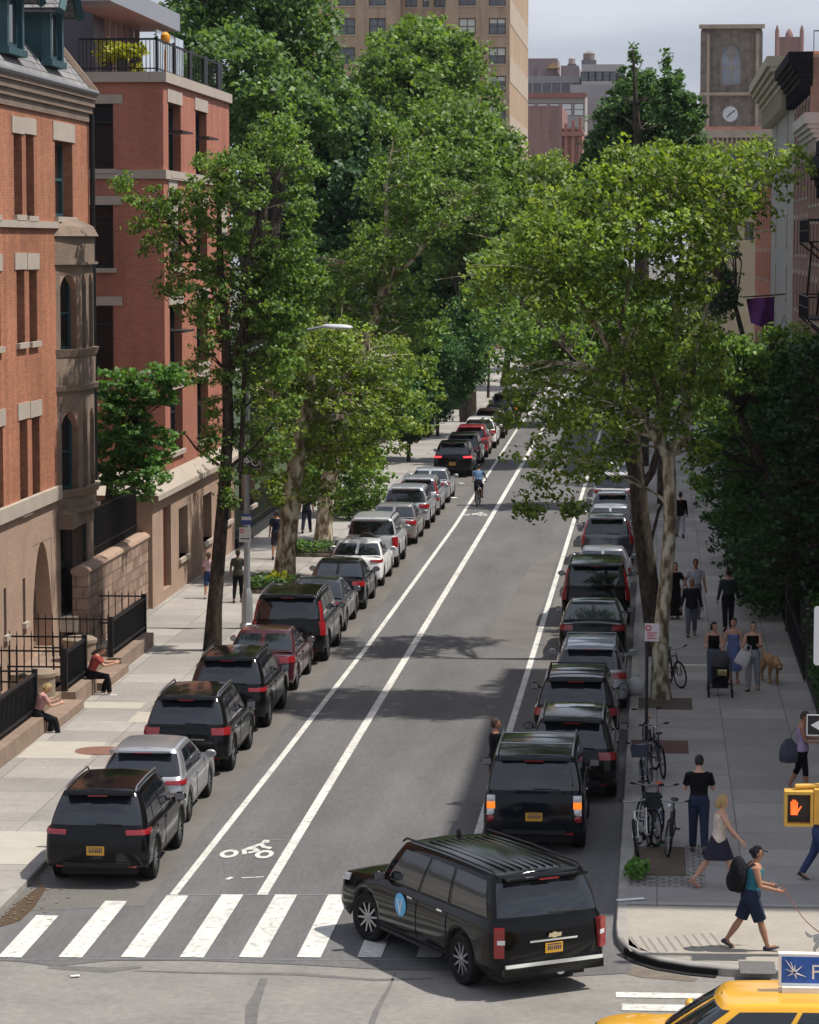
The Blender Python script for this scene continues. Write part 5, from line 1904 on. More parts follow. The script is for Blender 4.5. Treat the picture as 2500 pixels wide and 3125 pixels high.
# brownstone ground floor with pointed porch and slits
door = (PX(80, 1, X1).y, .5, PX(139, 1, X1).y, PX(110, 1662, X1).z)
slits = [h1(60, 1770, 68, 1905), h1(1, 1800, 9, 1945)]
base = MB()
facade(base, P1, 62, YE, 0, Z_BASE, [door] + slits, .5)
base.build('stone_base', BRN, hall, True)
dm = window(hall, P1, door, .48, BRD, BRN, .12, arch=2.0, wallm=BRN)
dm.name = 'porch_door'
for h in slits:
    window(hall, P1, h, .3, BRD, GLASS, .04, sill=LIME)
tr = MB()
pbox(tr, P1, 62, Z_BASE - .12, PX(160, 1, X1).y, Z_BASE + .24, -.135, .02)
tr.build('base_course', LIME, hall, True)
tr = MB()
pbox(tr, P1, 62, Z_STR - .12, PX(165, 1, X1).y, Z_STR + .06, -.09, .02)
tr.build('string_course', LIME, hall, True)
co = MB()
for d0, z0, z1 in ((-.06, -.62, -.38), (-.12, -.38, -.20), (-.18, -.20, 0.0), (-.24, 0.0, .16)):
    pbox(co, P1, 62, Z_EAV + z0, YE + .05, Z_EAV + z1, d0, .3)
co.build('cornice', BRD, hall, True)
MB().tube([(X1 + .24, 62, Z_EAV + .2), (X1 + .24, YE + .05, Z_EAV + .2)], .08, 8).build('gutter', mat('lead', (0.20, 0.20, 0.21), .5, .3), hall, True)
tipo = PX(274, 300, X1)
MB().tube([(X1 + .12, YE - .12, Z_EAV - .4), (X1 + .12, YE - .12, Z_BASE)], .075, 8).build('downpipe', IRON, hall, True)
ro = MB()
RZ = Z_EAV + .16
ro.add([(X1 + .2, 62, RZ), (X1 + .2, YE, RZ), (X1 - 4.6, YE, RZ + 6.0), (X1 - 4.6, 62, RZ + 6.0), (X1 - 12, YE, RZ), (X1 - 12, 62, RZ)], [(0, 1, 2, 3), (3, 2, 4, 5), (1, 4, 2), (0, 3, 5)])
rf = ro.build('roof', SLATE, hall, True)
vg = MB()
vg.tube([(X1 + .2, YE, RZ + .02), (X1 - 4.6, YE, RZ + 6.1)], .15, 6)
vg.build('verge', BRD, rf)
for (ya, yb) in ((79.0, 81.0), (73.7, 75.9)):
    dx, z0, z1 = X1 - .15, RZ + .70, RZ + 2.15
    ym, hw_ = (ya + yb) / 2, (yb - ya) / 2
    d = MB()
    d.box(dx - 3.2, ya + .2, z0, dx, yb - .2, z1)
    for yy in (ya + .1, yb - .32):
        d.box(dx - .1, yy, z0 - .1, dx + .14, yy + .22, z1 + .05)
    d.box(dx - .1, ya, z0 - .18, dx + .2, yb, z0)
    do = d.build('dormer', TEAL, hall, True)
    g = MB()
    g.add([(dx + .012, ya + .45, z0 + .15), (dx + .012, yb - .45, z0 + .15), (dx + .012, yb - .45, z1 - .2), (dx + .012, ya + .45, z1 - .2)], [(0, 1, 2, 3)])
    g.build('pane', GLASS, do)
    g = MB()
    e, hh = .34, 1.0
    A = [(dx + .5, ya - e, z1 - .25), (dx + .5, ym, z1 + hh), (dx + .5, yb + e, z1 - .25)]
    B_ = [(dx - 3.4, p[1], p[2]) for p in A]
    g.add(A + B_, [(0, 1, 4, 3), (1, 2, 5, 4)])
    g.add([(x, y, z + .12) for x, y, z in A + B_], [(0, 1, 4, 3), (1, 2, 5, 4)])
    g.build('dormer_roof', SLATE, do)
    g = MB()
    for (p, q) in ((A[0], A[1]), (A[1], A[2])):
        g.tube([Vector(p) + Vector((0, 0, .02)), Vector(q) + Vector((0, 0, .02))], .13, 4)
    g.add([(dx + .1, ya, z1 - .1), (dx + .1, yb, z1 - .1), (dx + .1, ym, z1 + hh - .3)], [(0, 1, 2)])
    g.build('barge_board', TEAL, do)
# the bay
by0, by1, bx = PX(160, 1, X1).y, 82.85, .5
bz = PX(220, 1560, X1 + .5).z
bt_ = PX(220, 705, X1 + .5).z
bay = MB()
pl = [(X1 - .02, by0), (X1 + bx, by0 + .95), (X1 + bx, by1 - .7), (X1 - .02, by1)]


def bayring(z, g=0.0):
    return [(pl[0][0], pl[0][1] - g, z), (pl[1][0] + g, pl[1][1] - g * .5, z), (pl[2][0] + g, pl[2][1] + g * .5, z), (pl[3][0], pl[3][1] + g, z)]


Pb1 = Plane(pl[0], (pl[1][0] - pl[0][0], pl[1][1] - pl[0][1]), (pl[1][1] - pl[0][1], -(pl[1][0] - pl[0][0])))
Pb2 = PXL(X1 + bx)
Lb1 = math.hypot(pl[1][0] - pl[0][0], pl[1][1] - pl[0][1])


def zb(py):
    return PX(225, py, X1 + .5).z


for (ztop, zbot, wtop, wbot) in ((800, 1080, 838, 1068), (1195, 1530, 1262, 1500)):
    za, zc = zb(zbot), zb(ztop)
    h = (.22, zb(wbot), Lb1 - .16, zb(wtop))
    facade(bay, Pb1, 0, Lb1, za, zc, [h], .3)
    hs = [(by0 + 1.10 + k * 1.0, zb(wbot), by0 + 1.10 + k * 1.0 + .62, zb(wtop)) for k in range(2)]
    facade(bay, Pb2, pl[1][1], pl[2][1], za, zc, hs, .3)
    window(hall, Pb1, h, .28, TEAL, GLASS, .06, arch=.42, wallm=BRN, trans=(.48,))
    for q in hs:
        window(hall, Pb2, q, .28, BRD, GLASS, .06, arch=.3, wallm=BRN, trans=(.48,))
for (y0, y1, g0, g1) in ((690, 720, .02, .15), (720, 800, .04, .04), (800, 808, .13, .13), (1068, 1092, .15, .07), (1092, 1180, .04, .04), (1180, 1197, .14, .10), (1500, 1524, .16, .08), (1524, 1562, .04, .04), (1562, 1572, .14, .14)):
    bay.loft([bayring(zb(y1), g1), bayring(zb(y0), g0)])
bay.add([pl_ for pl_ in bayring(zb(690), .02)] + [(X1 - .01, pl[1][1], zb(660)), (X1 - .01, pl[2][1], zb(660))], [(0, 1, 4), (1, 2, 5, 4), (2, 3, 5)])
bay.build('bay_window', mat('bay_stone', (0.225, 0.165, 0.125), .9, var=.3, scale=.9, bump=.3, bscale=12, var2=.12, scale2=5), hall, True)
gb_ = MB()
gw = (pl[0][1] + .3, PX(205, 1872, X1).z, pl[2][1] - .9, PX(205, 1640, X1).z)
pbox(gb_, P1, by0 - .15, gw[3] + .35, by1 - .5, zb(1572), -.42, .02)
pbox(gb_, P1, pl[2][1] - .7, .1, by1 - .5, gw[3] + .4, -.40, .02)
gb_.build('ground_bay', BRD, hall, True)
g = MB()
pbox(g, P1, gw[0], gw[1], gw[2], gw[3] + .3, -.02, .01)
g.build('ground_window', GLASS, hall, True)
g = MB()
pbox(g, P1, gw[0] - .1, gw[1] - .4, gw[2] + .1, gw[1], -.45, .02)
g.build('window_ledge', LIME, hall, True)

# ---- stone boundary wall and iron fence between the two brick buildings
wz = 2.55
sw_ = thing('garden_wall', 'rubble stone garden wall with rounded coping between the two brick buildings', 'wall', (-15.5, 86, 0))
m = MB()
m.box(-15.95, 80.0, 0, -15.5, 89.6, wz - .25)
m.build('stonework', RUB, sw_, True)
m = MB()
m.tube([(-15.72, 79.9, wz - .2), (-15.72, 89.7, wz - .2)], .27, 12, flat=.55)
m.build('coping', BRN, sw_, True)
gf = thing('iron_fence', 'tall black iron fence standing on the stone garden wall', 'fence', (-15.85, 85, wz))
m = MB()
for z in (.15, 1.25):
    m.box(-15.87, 81, wz + z, -15.83, 89.6, wz + z + .04)
for i in range(62):
    y = 81.1 + i * .138
    m.box(-15.865, y, wz - .1, -15.835, y + .035, wz + 1.4)
m.build('bars', IRON, gf, True)

# ---- left: red brick building with stone base, terrace and penthouse
X2 = -15.5
P2 = PXL(X2)
Y2 = 93.0
P2e = PYL(Y2)
red = thing('brick_building', 'red brick building with stone base, roof terrace and grey penthouse', 'building', (X2, 110, 0))
ZP = PX(488, 245, X2).z


def h2(x0, y0, x1, y1):
    a, c = PX(x0, 1000, X2).y, PX(x1, 1000, X2).y
    xm = (x0 + x1) / 2
    return (a, PX(xm, y1, X2).z, c, PX(xm, y0, X2).z)


e_h = []
for (yt, yb) in ((316, 515), (625, 818), (932, 1136)):
    p0, p1 = PY(262, yt, Y2), PY(347, yb, Y2)
    e_h.append((p0.x - .8, p1.z, p1.x, p0.z))
b2h = [h2(518, 318, 558, 532), h2(604, 338, 636, 545)]
rows2 = [(b2h[0][1], b2h[0][3])]
fh = []
for (z0, z1) in ((b2h[0][1], b2h[0][3]), (e_h[1][1], e_h[1][3]), (e_h[2][1] , e_h[2][3]), (4.6, 6.6)):
    y = b2h[0][0]
    while y < 104:
        fh.append((y, z0, y + 2.5, z1))
        y += 5.6
wall = MB()
facade(wall, P2, Y2, 107.5, 3.6, ZP, fh, .34)
facade(wall, P2e, -30, X2, 0, ZP, e_h, .34)
wall.add([(X2, 107.5, 0), (-30, 107.5, 0), (-30, 107.5, ZP), (X2, 107.5, ZP)], [(0, 1, 2, 3)])
wall.add([(X2, Y2, ZP), (X2, 107.5, ZP), (-30, 107.5, ZP), (-30, Y2, ZP)], [(0, 1, 2, 3)])
wall.build('wall', BR2, red, True)
for h in e_h:
    window(red, P2e, h, .3, FRK, GLASS, .09, mull=(.5,), trans=(.72,), sill=LIME, lintel=(LIME, .28), lw=.3)
for i, h in enumerate(fh):
    w_ = window(red, P2, h, .3, FRK, GLASS, .10, mull=(.34, .67), trans=(.6,), sill=LIME, lintel=(LIME, .42), lw=.2)
    if i < 6:
        mb = MB()
        pbox(mb, P2, h[0] + .1, lerp(h[1], h[3], .58), h[2] - .3, lerp(h[1], h[3], .58) + .06, -.45, .1)
        mb.build('sunshade', FRK, w_)
mb = MB()
zs1 = PX(488, 532, X2).z
pbox(mb, P2, Y2 - .08, zs1 - .12, 107.5, zs1 + .16, -.09, .03)
pbox(mb, P2e, -30, zs1 - .117, X2 - .035, zs1 + .157, -.077, .03)
mb.build('string_course', LIME, red, True)
mb = MB()
pbox(mb, P2, Y2 - .12, ZP - .02, 107.5, ZP + .30, -.12, .4)
pbox(mb, P2e, -30, ZP - .017, X2 - .41, ZP + .297, -.117, .4)
mb.build('parapet', LIME, red, True)
for k in range(2):
    mb = MB()
    y = b2h[0][0] - .1 + k * 11.2
    pbox(mb, P2, y, zs1 - 2.4, y + 1.7, zs1 - .12, -.03, .02)
    mb.build('stone_panel', LIME, red, True)
bh = [(91.7, .45, 93.2, 3.05), h2(530, 1548, 558, 1700), h2(606, 1508, 632, 1650), h2(672, 1470, 692, 1590)]
bh += [(bh[3][0] + 6.5 * k, bh[3][1], bh[3][2] + 6.5 * k, bh[3][3]) for k in range(1, 2)]
mb = MB()
facade(mb, PXL(X2 + .12), 89.7, 107.6, 0, 3.6, bh, .4)
mb.build('stone_base', BRN, red, True)
mb = MB()
mb.add([(X2 + .12, 89.7, 0), (-17.5, 89.7, 0), (-17.5, 89.7, 3.6), (X2 + .12, 89.7, 3.6)], [(0, 1, 2, 3)])
mb.build('end_wall', BRN, red, True)
for i, h in enumerate(bh):
    window(red, PXL(X2 + .12), h, .36, FRB, GLASS, .05, mull=(.5,) if i else (), trans=(.25, .5, .75) if i else (), sill=LIME if i else None)
mb = MB()
mb.add([(X2 + .35, 89.5, 3.62), (X2 + .35, 107.6, 3.62), (X2 - .02, 107.6, 4.1), (X2 - .02, 93.0, 4.1), (X2 + .35, 89.5, 3.45), (X2 + .35, 107.6, 3.45)], [(0, 1, 2, 3), (0, 1, 5, 4)])
mb.add([(X2 + .35, 89.5, 3.62), (-17.5, 89.5, 3.62), (-17.5, 93, 4.1), (X2 - .02, 93.0, 4.1)], [(0, 1, 2, 3)])
mb.build('base_coping', LIME, red, True)
ph = MB()
ph.box(-30, 96.6, ZP, -18.35, 98.2, ZP + 4)
ph.box(-30, 98.2, ZP, -18.9, 107, ZP + 2.7)
pho = ph.build('penthouse', METG, red, True)
cn = MB()
cn.box(-18.33, 91.2, ZP + 2.35, -16.8, 104.6, ZP + 2.95)
cn.build('canopy', mat('canopy_grey', (0.30, 0.31, 0.35), .5, .2), pho, False)
gl = MB()
gl.add([(-18.36, 98.2, ZP), (-18.36, 104, ZP), (-18.36, 104, ZP + 2.55), (-18.36, 98.2, ZP + 2.55)], [(0, 1, 2, 3)])
gl.build('glazing', mat('bright_glass', (0.30, 0.33, 0.38), .08, .4, var=.5, scale=1.5, stretch=(1, 2.5, .3)), pho)
cl = MB()
for k in range(6):
    cl.box(-18.3, 98.3 + k * 1.12, ZP, -18.14, 98.48 + k * 1.12, ZP + 2.56)
cl.build('columns', mat('column_grey', (0.35, 0.33, 0.32), .7), pho)
rl = MB()
zt = ZP + .3
rl.box(-18.2, 93.2, zt + 1.0, -15.72, 93.25, zt + 1.06)
rl.box(-15.76, 93.2, zt + 1.0, -15.70, 107.4, zt + 1.06)
rl.box(-15.75, 93.2, zt + .10, -15.71, 107.4, zt + .14)
rl.box(-18.2, 93.205, zt + .10, -15.72, 93.245, zt + .14)
for k in range(20):
    rl.box(-18.2 + k * .125, 93.21, zt, -18.175 + k * .125, 93.235, zt + 1.02)
for k in range(42):
    rl.box(-15.74, 93.3 + k * .34, zt, -15.72, 93.32 + k * .34, zt + 1.02)
for k in range(5):
    rl.box(-15.77, 93.2 + k * 3.5, zt, -15.69, 93.28 + k * 3.2, zt + 1.12)
rl.build('railing', IRON, red, True)
wsn = MB()
for k in range(3):
    wsn.box(-17.0, 100.6 + k * 2.0, ZP + .3, -16.96, 102.3 + k * 2.0, ZP + 2.15)
wsn.build('terrace_screen', mat('pale_glass', (0.50, 0.58, 0.64), .15, .1, var=.35, scale=1.4, spec=.6), red, True)
o = MB()
lp_ = PY(505, 115, 100)
o.lathe([(.03, -.22), (.12, -.18), (.17, -.05), (.15, .10), (.06, .18), (.02, .2)], 18, 'Z', tuple(lp_))
o.tube([(lp_.x, lp_.y, ZP), (lp_.x, lp_.y, lp_.z - .4)], .03, 6)
tag(o.build('patio_lantern', mat('lantern_orange', (0.75, 0.34, 0.03), .5)), 'orange lantern on the roof terrace of the red brick building', 'lantern')

cf = thing('iron_fence', 'long black iron fence of the garden beyond the red brick building', 'fence', (-15.4, 150, .1))
m = MB()
m.box(-15.55, 107.8, .1, -15.3, 230, .5)
for z in (.75, 1.6):
    m.box(-15.44, 107.8, z, -15.40, 230, z + .05)
for k in range(400):
    m.box(-15.435, 107.9 + k * .3, .5, -15.405, 107.94 + k * .3, 1.8)
m.build('bars', IRON, cf, True)
flat('garden_ground', [[(-80, 107.6), (-15.5, 107.6), (-15.5, 260), (-80, 260)]], SIDEWALK + .004, mat('garden_lawn', (0.04, 0.06, 0.025), .95, var=.3, scale=1))

# ---- apartment tower
YA = 313.0
PA = PYL(YA)
BRT = brickmat('tan_brick', (0.45, 0.315, 0.205), (0.40, 0.28, 0.185), (0.40, 0.30, 0.21), .4, .16, .03, var=.08, nscale=.12, fine=.08, bump=0)
TANW = mat('tan_stone', (0.43, 0.35, 0.27), .9, var=.1, scale=.4)
apt = thing('apartment_tower', 'tall tan brick apartment tower rising behind the round topped tree', 'building', (-35, YA, 0))
colx = [(1058, 52), (1152, 52), (1250, 36), (1296, 20), (1339, 36), (1426, 52), (1518, 52)]
rowy = [-96, -8, 80, 169, 256, 346, 434]
hs = []
rec0, rec1 = PY(1222, 0, YA).x, PY(1360, 0, YA).x
for ry in rowy:
    for cx, wd_ in colx:
        p0, p1 = PY(cx - wd_ / 2, ry - 25, YA), PY(cx + wd_ / 2, ry + 25, YA)
        hs.append((p0.x, p1.z, p1.x, p0.z, 1222 < cx < 1360, cx))
xl, xr = PY(930, 0, YA).x, PY(1556, 0, YA).x
ztop = 48
mb = MB()
facade(mb, PA, xl, rec0, 0, ztop, [h[:4] for h in hs if h[5] < 1222], .25)
facade(mb, PA, rec1, xr, 0, ztop, [h[:4] for h in hs if h[5] > 1360], .25)
PAr = PYL(YA + 2.0)
facade(mb, PAr, rec0, rec1, 0, ztop, [h[:4] for h in hs if h[4]], .25)
for x in (rec0, rec1):
    mb.add([(x, YA, 0), (x, YA + 2, 0), (x, YA + 2, ztop), (x, YA, ztop)], [(0, 1, 2, 3)])
mb.add([(xr, YA, 0), (xr, YA + 45, 0), (xr, YA + 45, ztop), (xr, YA, ztop)], [(0, 1, 2, 3)])
mb.add([(xl, YA, ztop), (xr, YA, ztop), (xr, YA + 45, ztop), (xl, YA + 45, ztop)], [(0, 1, 2, 3)])
mb.add([(xl, YA, 0), (xl, YA + 45, 0), (xl, YA + 45, ztop), (xl, YA, ztop)], [(0, 1, 2, 3)])
mb.build('wall', BRT, apt, True)
SHADE = mat('roller_blind', (0.55, 0.55, 0.50), .8, var=.1, scale=.6)
GREYG = mat('grey_window', (0.10, 0.11, 0.12), .15, var=.4, scale=.5, spec=.6)
for h in hs:
    bl_ = (random.choice([.45, .5, .5, .9, .3]), SHADE) if h[5] > 1360 and h[1] > 14 else ((random.choice([.5, .6]), SHADE) if h[4] and random.random() < .6 else None)
    window(apt, PAr if h[4] else PA, h[:4], .2, mat('frame_tan', (0.10, 0.075, 0.06), .7), GREYG, .10, mull=(.5,), trans=(.5,), sill=TANW, blind=bl_)
PAs = PXL(xr + .01)
for k in range(9):
    mb = MB()
    z = 10 + k * 6.0
    pbox(mb, PAs, YA + .2, z, YA + 44, z + 2.6, -.03, .02)
    mb.build('pale_band', TANW, apt, True)

# ---- distant buildings
def block(label, px0, px1, ytop, Y, depth, m, cols=0, rows=0, wm=GREYG, wsz=(1.2, 1.7), zstep=3.2, name='distant_building', extra=None, zlow=8.0, cornice=None, loc=True):
    p0, p1 = PY(px0, ytop, Y), PY(px1, ytop, Y)
    z1 = (p0.z + p1.z) / 2
    r = thing(name, label, 'building', ((p0.x + p1.x) / 2, Y, 0))
    P = PYL(Y)
    hs = []
    for i in range(cols):
        for j in range(rows):
            u = lerp(p0.x, p1.x, (i + .5) / cols)
            z = z1 - 1.6 - zstep * j
            hs.append((u - wsz[0] / 2, z - wsz[1], u + wsz[0] / 2, z))
    mb = MB()
    facade(mb, P, p0.x, p1.x, 0, z1, hs, .3)
    for x in (p0.x, p1.x):
        mb.add([(x, Y, 0), (x, Y + depth, 0), (x, Y + depth, z1), (x, Y, z1)], [(0, 1, 2, 3)])
    mb.add([(p0.x, Y, z1), (p1.x, Y, z1), (p1.x, Y + depth, z1), (p0.x, Y + depth, z1)], [(0, 1, 2, 3)])
    mb.add([(p0.x, Y + depth, 0), (p1.x, Y + depth, 0), (p1.x, Y + depth, z1), (p0.x, Y + depth, z1)], [(0, 1, 2, 3)])
    mb.build('wall', m, r, True)
    for h in hs:
        window(r, P, h, .2, mat('frame_tan', (0.10, 0.075, 0.06), .7), wm, .12, trans=(.5,))
    if cornice:
        mb = MB()
        pbox(mb, P, p0.x - .2, z1 - cornice[1], p1.x + .2, z1 + .15, -.5, .1)
        mb.build('cornice', cornice[0], r, True)
    return r, p0, p1, z1


PINKB = brickmat('pink_brick', (0.30, 0.17, 0.15), (0.26, 0.15, 0.135), (0.27, 0.19, 0.17), .4, .16, .02, var=.1, nscale=.15, bump=0)
GREYT = mat('grey_tan_wall', (0.34, 0.30, 0.28), .9, var=.12, scale=.15)
GREYD = mat('grey_wall_far', (0.30, 0.28, 0.29), .9, var=.12, scale=.12)
WATERT = mat('tank_wood', (0.20, 0.165, 0.15), .9, var=.2, scale=1.5)
bgB, q0, q1, zz = block('pinkish brick building with pale ribbed corner beside the tan tower', 1560, 1716, 322, 420, 25, PINKB)
mb = MB()
for k in range(3):
    x = q1.x + .3 + k * 1.0
    mb.box(x, 420.2, 0, x + .45, 423, zz - 2.5 + .4 * k)
mb.box(q1.x, 420.6, 0, q1.x + 2.8, 436, zz - 3.2)
mb.box(q1.x - .1, 419.8, zz - 4.2, q1.x + 3.0, 420.15, zz - 3.6)
mb.build('corner_ribs', mat('rib_red', (0.33, 0.16, 0.13), .9, var=.1, scale=.6), bgB, True)
block('wide grey tan building with a red edged roof behind the pinkish one', 1600, 1786, 286, 520, 30, GREYT, 5, 6, PLATEW, (1.8, 2.2), 4.2, cornice=(mat('roof_red', (0.30, 0.13, 0.11), .9), .7))
block('tall plain grey building behind the pointed tree with a column of small windows', 1742, 1900, 258, 540, 30, GREYD, 2, 6, PLATEW, (1.2, 2.0), 4.6)
block('stepped cream rooftop building under the water tank on the skyline', 1775, 1905, 196, 690, 30, mat('cream_far', (0.42, 0.39, 0.37), .9, var=.1, scale=.1), 6, 2, GREYG, (2.0, 2.2), 4.5)
fr_, q0, q1, zz = block('grey far building with ochre dormer and terraces on the skyline', 1540, 1770, 232, 700, 40, GREYD, 8, 3, GREYG, (1.8, 2.4), 4.0)
mb = MB()
for (x0, x1, yt) in ((1605, 1702, 178), (1712, 1766, 200), (1640, 1690, 205)):
    a, c = PY(x0, yt, 702), PY(x1, yt, 702)
    mb.box(a.x, 702 - {1605: 0, 1712: .5, 1640: .9}[x0], zz, c.x, 720, a.z)
mb.build('penthouse', mat('far_brown', (0.24, 0.19, 0.19), .9), fr_, True)
a, c = PY(1668, 190, 699), PY(1708, 208, 699)
mb = MB()
mb.add([(a.x, 699, c.z), (c.x, 699, c.z), ((a.x + c.x) / 2, 699, a.z), (a.x, 703, c.z), (c.x, 703, c.z), ((a.x + c.x) / 2, 703, a.z)], [(0, 1, 2), (3, 5, 4), (0, 2, 5, 3), (1, 4, 5, 2)])
mb.build('ochre_gable', mat('ochre', (0.48, 0.30, 0.13), .8), fr_, True)
for (px, yt, yb, wd_, lab) in ((1798, 155, 196, 44, 'dark rooftop water tank with conical lid on the skyline'), (1746, 172, 205, 26, 'small pale rooftop water tank beside the ochre gable')):
    p, b_ = PY(px, yt, 705), PY(px, yb, 705)
    r = wd_ / 2 * 705 / F
    t = thing('water_tank', lab, 'water tank', (p.x, 705, b_.z))
    hgt = p.z - b_.z
    m = MB()
    m.lathe([(r * .8, hgt * .30), (r * .8, hgt * .78), (r * .86, hgt * .78), (.03, hgt)], 16, 'Z')
    m.build('tank', WATERT if wd_ > 30 else GREYT, t)
    m = MB()
    m.box(-r, -r, -12, r, r, hgt * .30)
    m.build('base', mat('tank_base', (0.13, 0.12, 0.14), .9), t)

# ---- church tower
YT = 340.0
PT = PYL(YT)
CH = brickmat('church_stone', (0.215, 0.185, 0.16), (0.15, 0.125, 0.11), (0.18, 0.155, 0.135), .9, .45, .04, var=.3, nscale=.8, fine=.2)
CHL = mat('church_trim', (0.36, 0.29, 0.235), .9, var=.2, scale=1)
tow = thing('church_tower', 'square stone church tower with pointed traceried window and white clock', 'tower', (8.5, YT, 0))
a, c = PY(2142, 85, YT), PY(2326, 85, YT)
wl, wr_ = PY(2200, 130, YT), PY(2264, 258, YT)
mb = MB()
hw_ = (wl.x, wr_.z, wr_.x, wl.z)
facade(mb, PT, a.x, c.x, 0, a.z, [hw_], .5)
for x in (a.x, c.x):
    mb.add([(x, YT, 0), (x, YT + 7, 0), (x, YT + 7, a.z), (x, YT, a.z)], [(0, 1, 2, 3)])
mb.add([(a.x, YT, a.z), (c.x, YT, a.z), (c.x, YT + 7, a.z), (a.x, YT + 7, a.z)], [(0, 1, 2, 3)])
mb.build('wall', CH, tow, True)
GOTH = mat('leaded_glass', (0.25, 0.28, 0.33), .35, var=.3, scale=1.2)
gw_ = window(tow, PT, hw_, .45, CHL, GOTH, .16, mull=(.5,), trans=(.4,), arch=1.9, wallm=CH)
tc_ = MB()
u, z0 = (hw_[0] + hw_[2]) / 2, hw_[3] - 1.9
for s in (1, -1):
    tc_.tube([PT.p(u, z0 + .2, .33), PT.p(u + s * .5, z0 + .8, .33), PT.p(u + s * .15, z0 + 1.5, .33)], .09, 6)
tc_.build('tracery', CHL, gw_)
mb = MB()
for (x0, x1) in ((2142, 2160), (2308, 2326)):
    p, q = PY(x0 - 3, 90, YT), PY(x1 + 2, 90, YT)
    pbox(mb, PT, p.x, 0, q.x, p.z - .2, -.5, .1)
mb.build('buttresses', CH, tow, True)
mb = MB()
for x0 in (2158, 2308):
    p, q = PY(x0, 95, YT), PY(x0 + 9, 95, YT)
    pbox(mb, PT, p.x, 0, q.x, p.z - .4, -.56, -.48)
z = PY(2230, 286, YT).z
pbox(mb, PT, a.x - .2, z - .2, c.x + .2, z + .15, -.6, .0)
pbox(mb, PT, a.x - .3, a.z - .1, c.x + .3, a.z + .35, -.6, .0)
pbox(mb, PT, PY(2162, 75, YT).x, a.z + .35, PY(2305, 75, YT).x, PY(2230, 76, YT).z, .4, 1.0)
mb.build('trim', CHL, tow, True)
ck = PY(2229, 348, YT)
mb = MB()
mb.lathe([(.86, 0), (.86, -.12), (.74, -.16), (.02, -.16)], 28, 'Y', (ck.x, YT - .02, ck.z))
co_ = mb.build('clock_face', mat('clock_white', (0.55, 0.57, 0.60), .6, var=.15, scale=2), tow, True)
mb = MB()
for (ang, l) in ((40, .66), (222, .5)):
    mb.tube([(ck.x, YT - .21, ck.z), (ck.x + l * math.cos(R(ang)), YT - .21, ck.z + l * math.sin(R(ang)))], .06, 6)
mb.build('clock_hand', NAVY, co_)
tr_, q0, q1, zz = block('brick turret with corner pinnacles right of the church tower', 2369, 2451, 112, 420, 4, PINKB, name='turret')
mb = MB()
for x in (q0.x + .15, q1.x - .15):
    mb.tube([(x, 420.1, 0), (x, 420.1, zz + .8), (x, 420.1, zz + 1.6)], [.3, .3, .08], 6)
mb.lathe([(.55, 0), (.5, .5), (.25, 1.0), (.02, 1.2)], 10, 'Z', ((q0.x + q1.x) / 2, 421, zz))
mb.build('pinnacles', PINKB, tr_, True)
ol, q0, q1, zz = block('olive tan building with bracketed cornice below the church tower', 2110, 2420, 404, 285, 20, mat('olive_stucco', (0.29, 0.245, 0.16), .9, var=.12, scale=.5), 6, 3, GREYG, (.9, 1.7), 3.4, name='bracket_building')
mb = MB()
pbox(mb, PYL(285), q0.x - .2, zz - .5, q1.x, zz + .25, -.7, .1)
pbox(mb, PYL(285), q0.x - .2, zz + .25, q1.x, zz + .55, -.4, 1.2, 1)
for k in range(22):
    u = q0.x + .2 + k * .44
    pbox(mb, PYL(285), u, zz - 1.0, u + .2, zz - .5, -.5, .0)
mb.build('cornice', [CHL, mat('roof_terracotta', (0.40, 0.20, 0.15), .9, var=.2, scale=1)], ol, True)

# ---- right: row houses (their street fronts look left)
XR = 7.25


def rowhouse(label, y0, y1, H, m, corn, cm, win=3, floors=5, x=XR, steps=3, wsz=(.95, 1.8), lint=None, name='row_house', deep=11):
    r = thing(name, label, 'building', (x, (y0 + y1) / 2, 0))
    P = PXL(x, -1)
    hs = []
    for f in range(floors):
        z = 2.2 + f * (H - 3.2) / floors
        for k in range(win):
            u = lerp(y0, y1, (k + .5) / win)
            hs.append((u - wsz[0] / 2, z, u + wsz[0] / 2, z + wsz[1]))
    mb = MB()
    facade(mb, P, y0, y1, 0, H, hs, .25)
    for y in (y0, y1):
        mb.add([(x, y, 0), (x + deep, y, 0), (x + deep, y, H), (x, y, H)], [(0, 1, 2, 3)])
    mb.add([(x, y0, H), (x + deep, y0, H), (x + deep, y1, H), (x, y1, H)], [(0, 1, 2, 3)])
    mb.add([(x + deep, y0, 0), (x + deep, y1, 0), (x + deep, y1, H), (x + deep, y0, H)], [(0, 1, 2, 3)])
    mb.build('wall', m, r, True)
    for h in hs:
        window(r, P, h, .2, FRB, GLASS, .07, trans=(.5,), sill=lint or LIME, lintel=(lint or LIME, .25))
    mb = MB()
    for k in range(steps):
        pbox(mb, P, y0 - .05 * k, H - .25 - corn * (steps - 1 - k) / steps, y1, H + .12 - corn * (steps - 1 - k) / steps + corn / steps * .6, -(.18 + .95 * corn * (k + 1) / steps * .7), .1)
    nb = max(4, int((y1 - y0) / .9))
    for k in range(nb):
        u = lerp(y0 + .2, y1 - .4, k / (nb - 1))
        pbox(mb, P, u, H - corn - .45, u + .24, H - .2, -.35 * corn, .05)
    mb.build('cornice', cm, r, True)
    return r, P


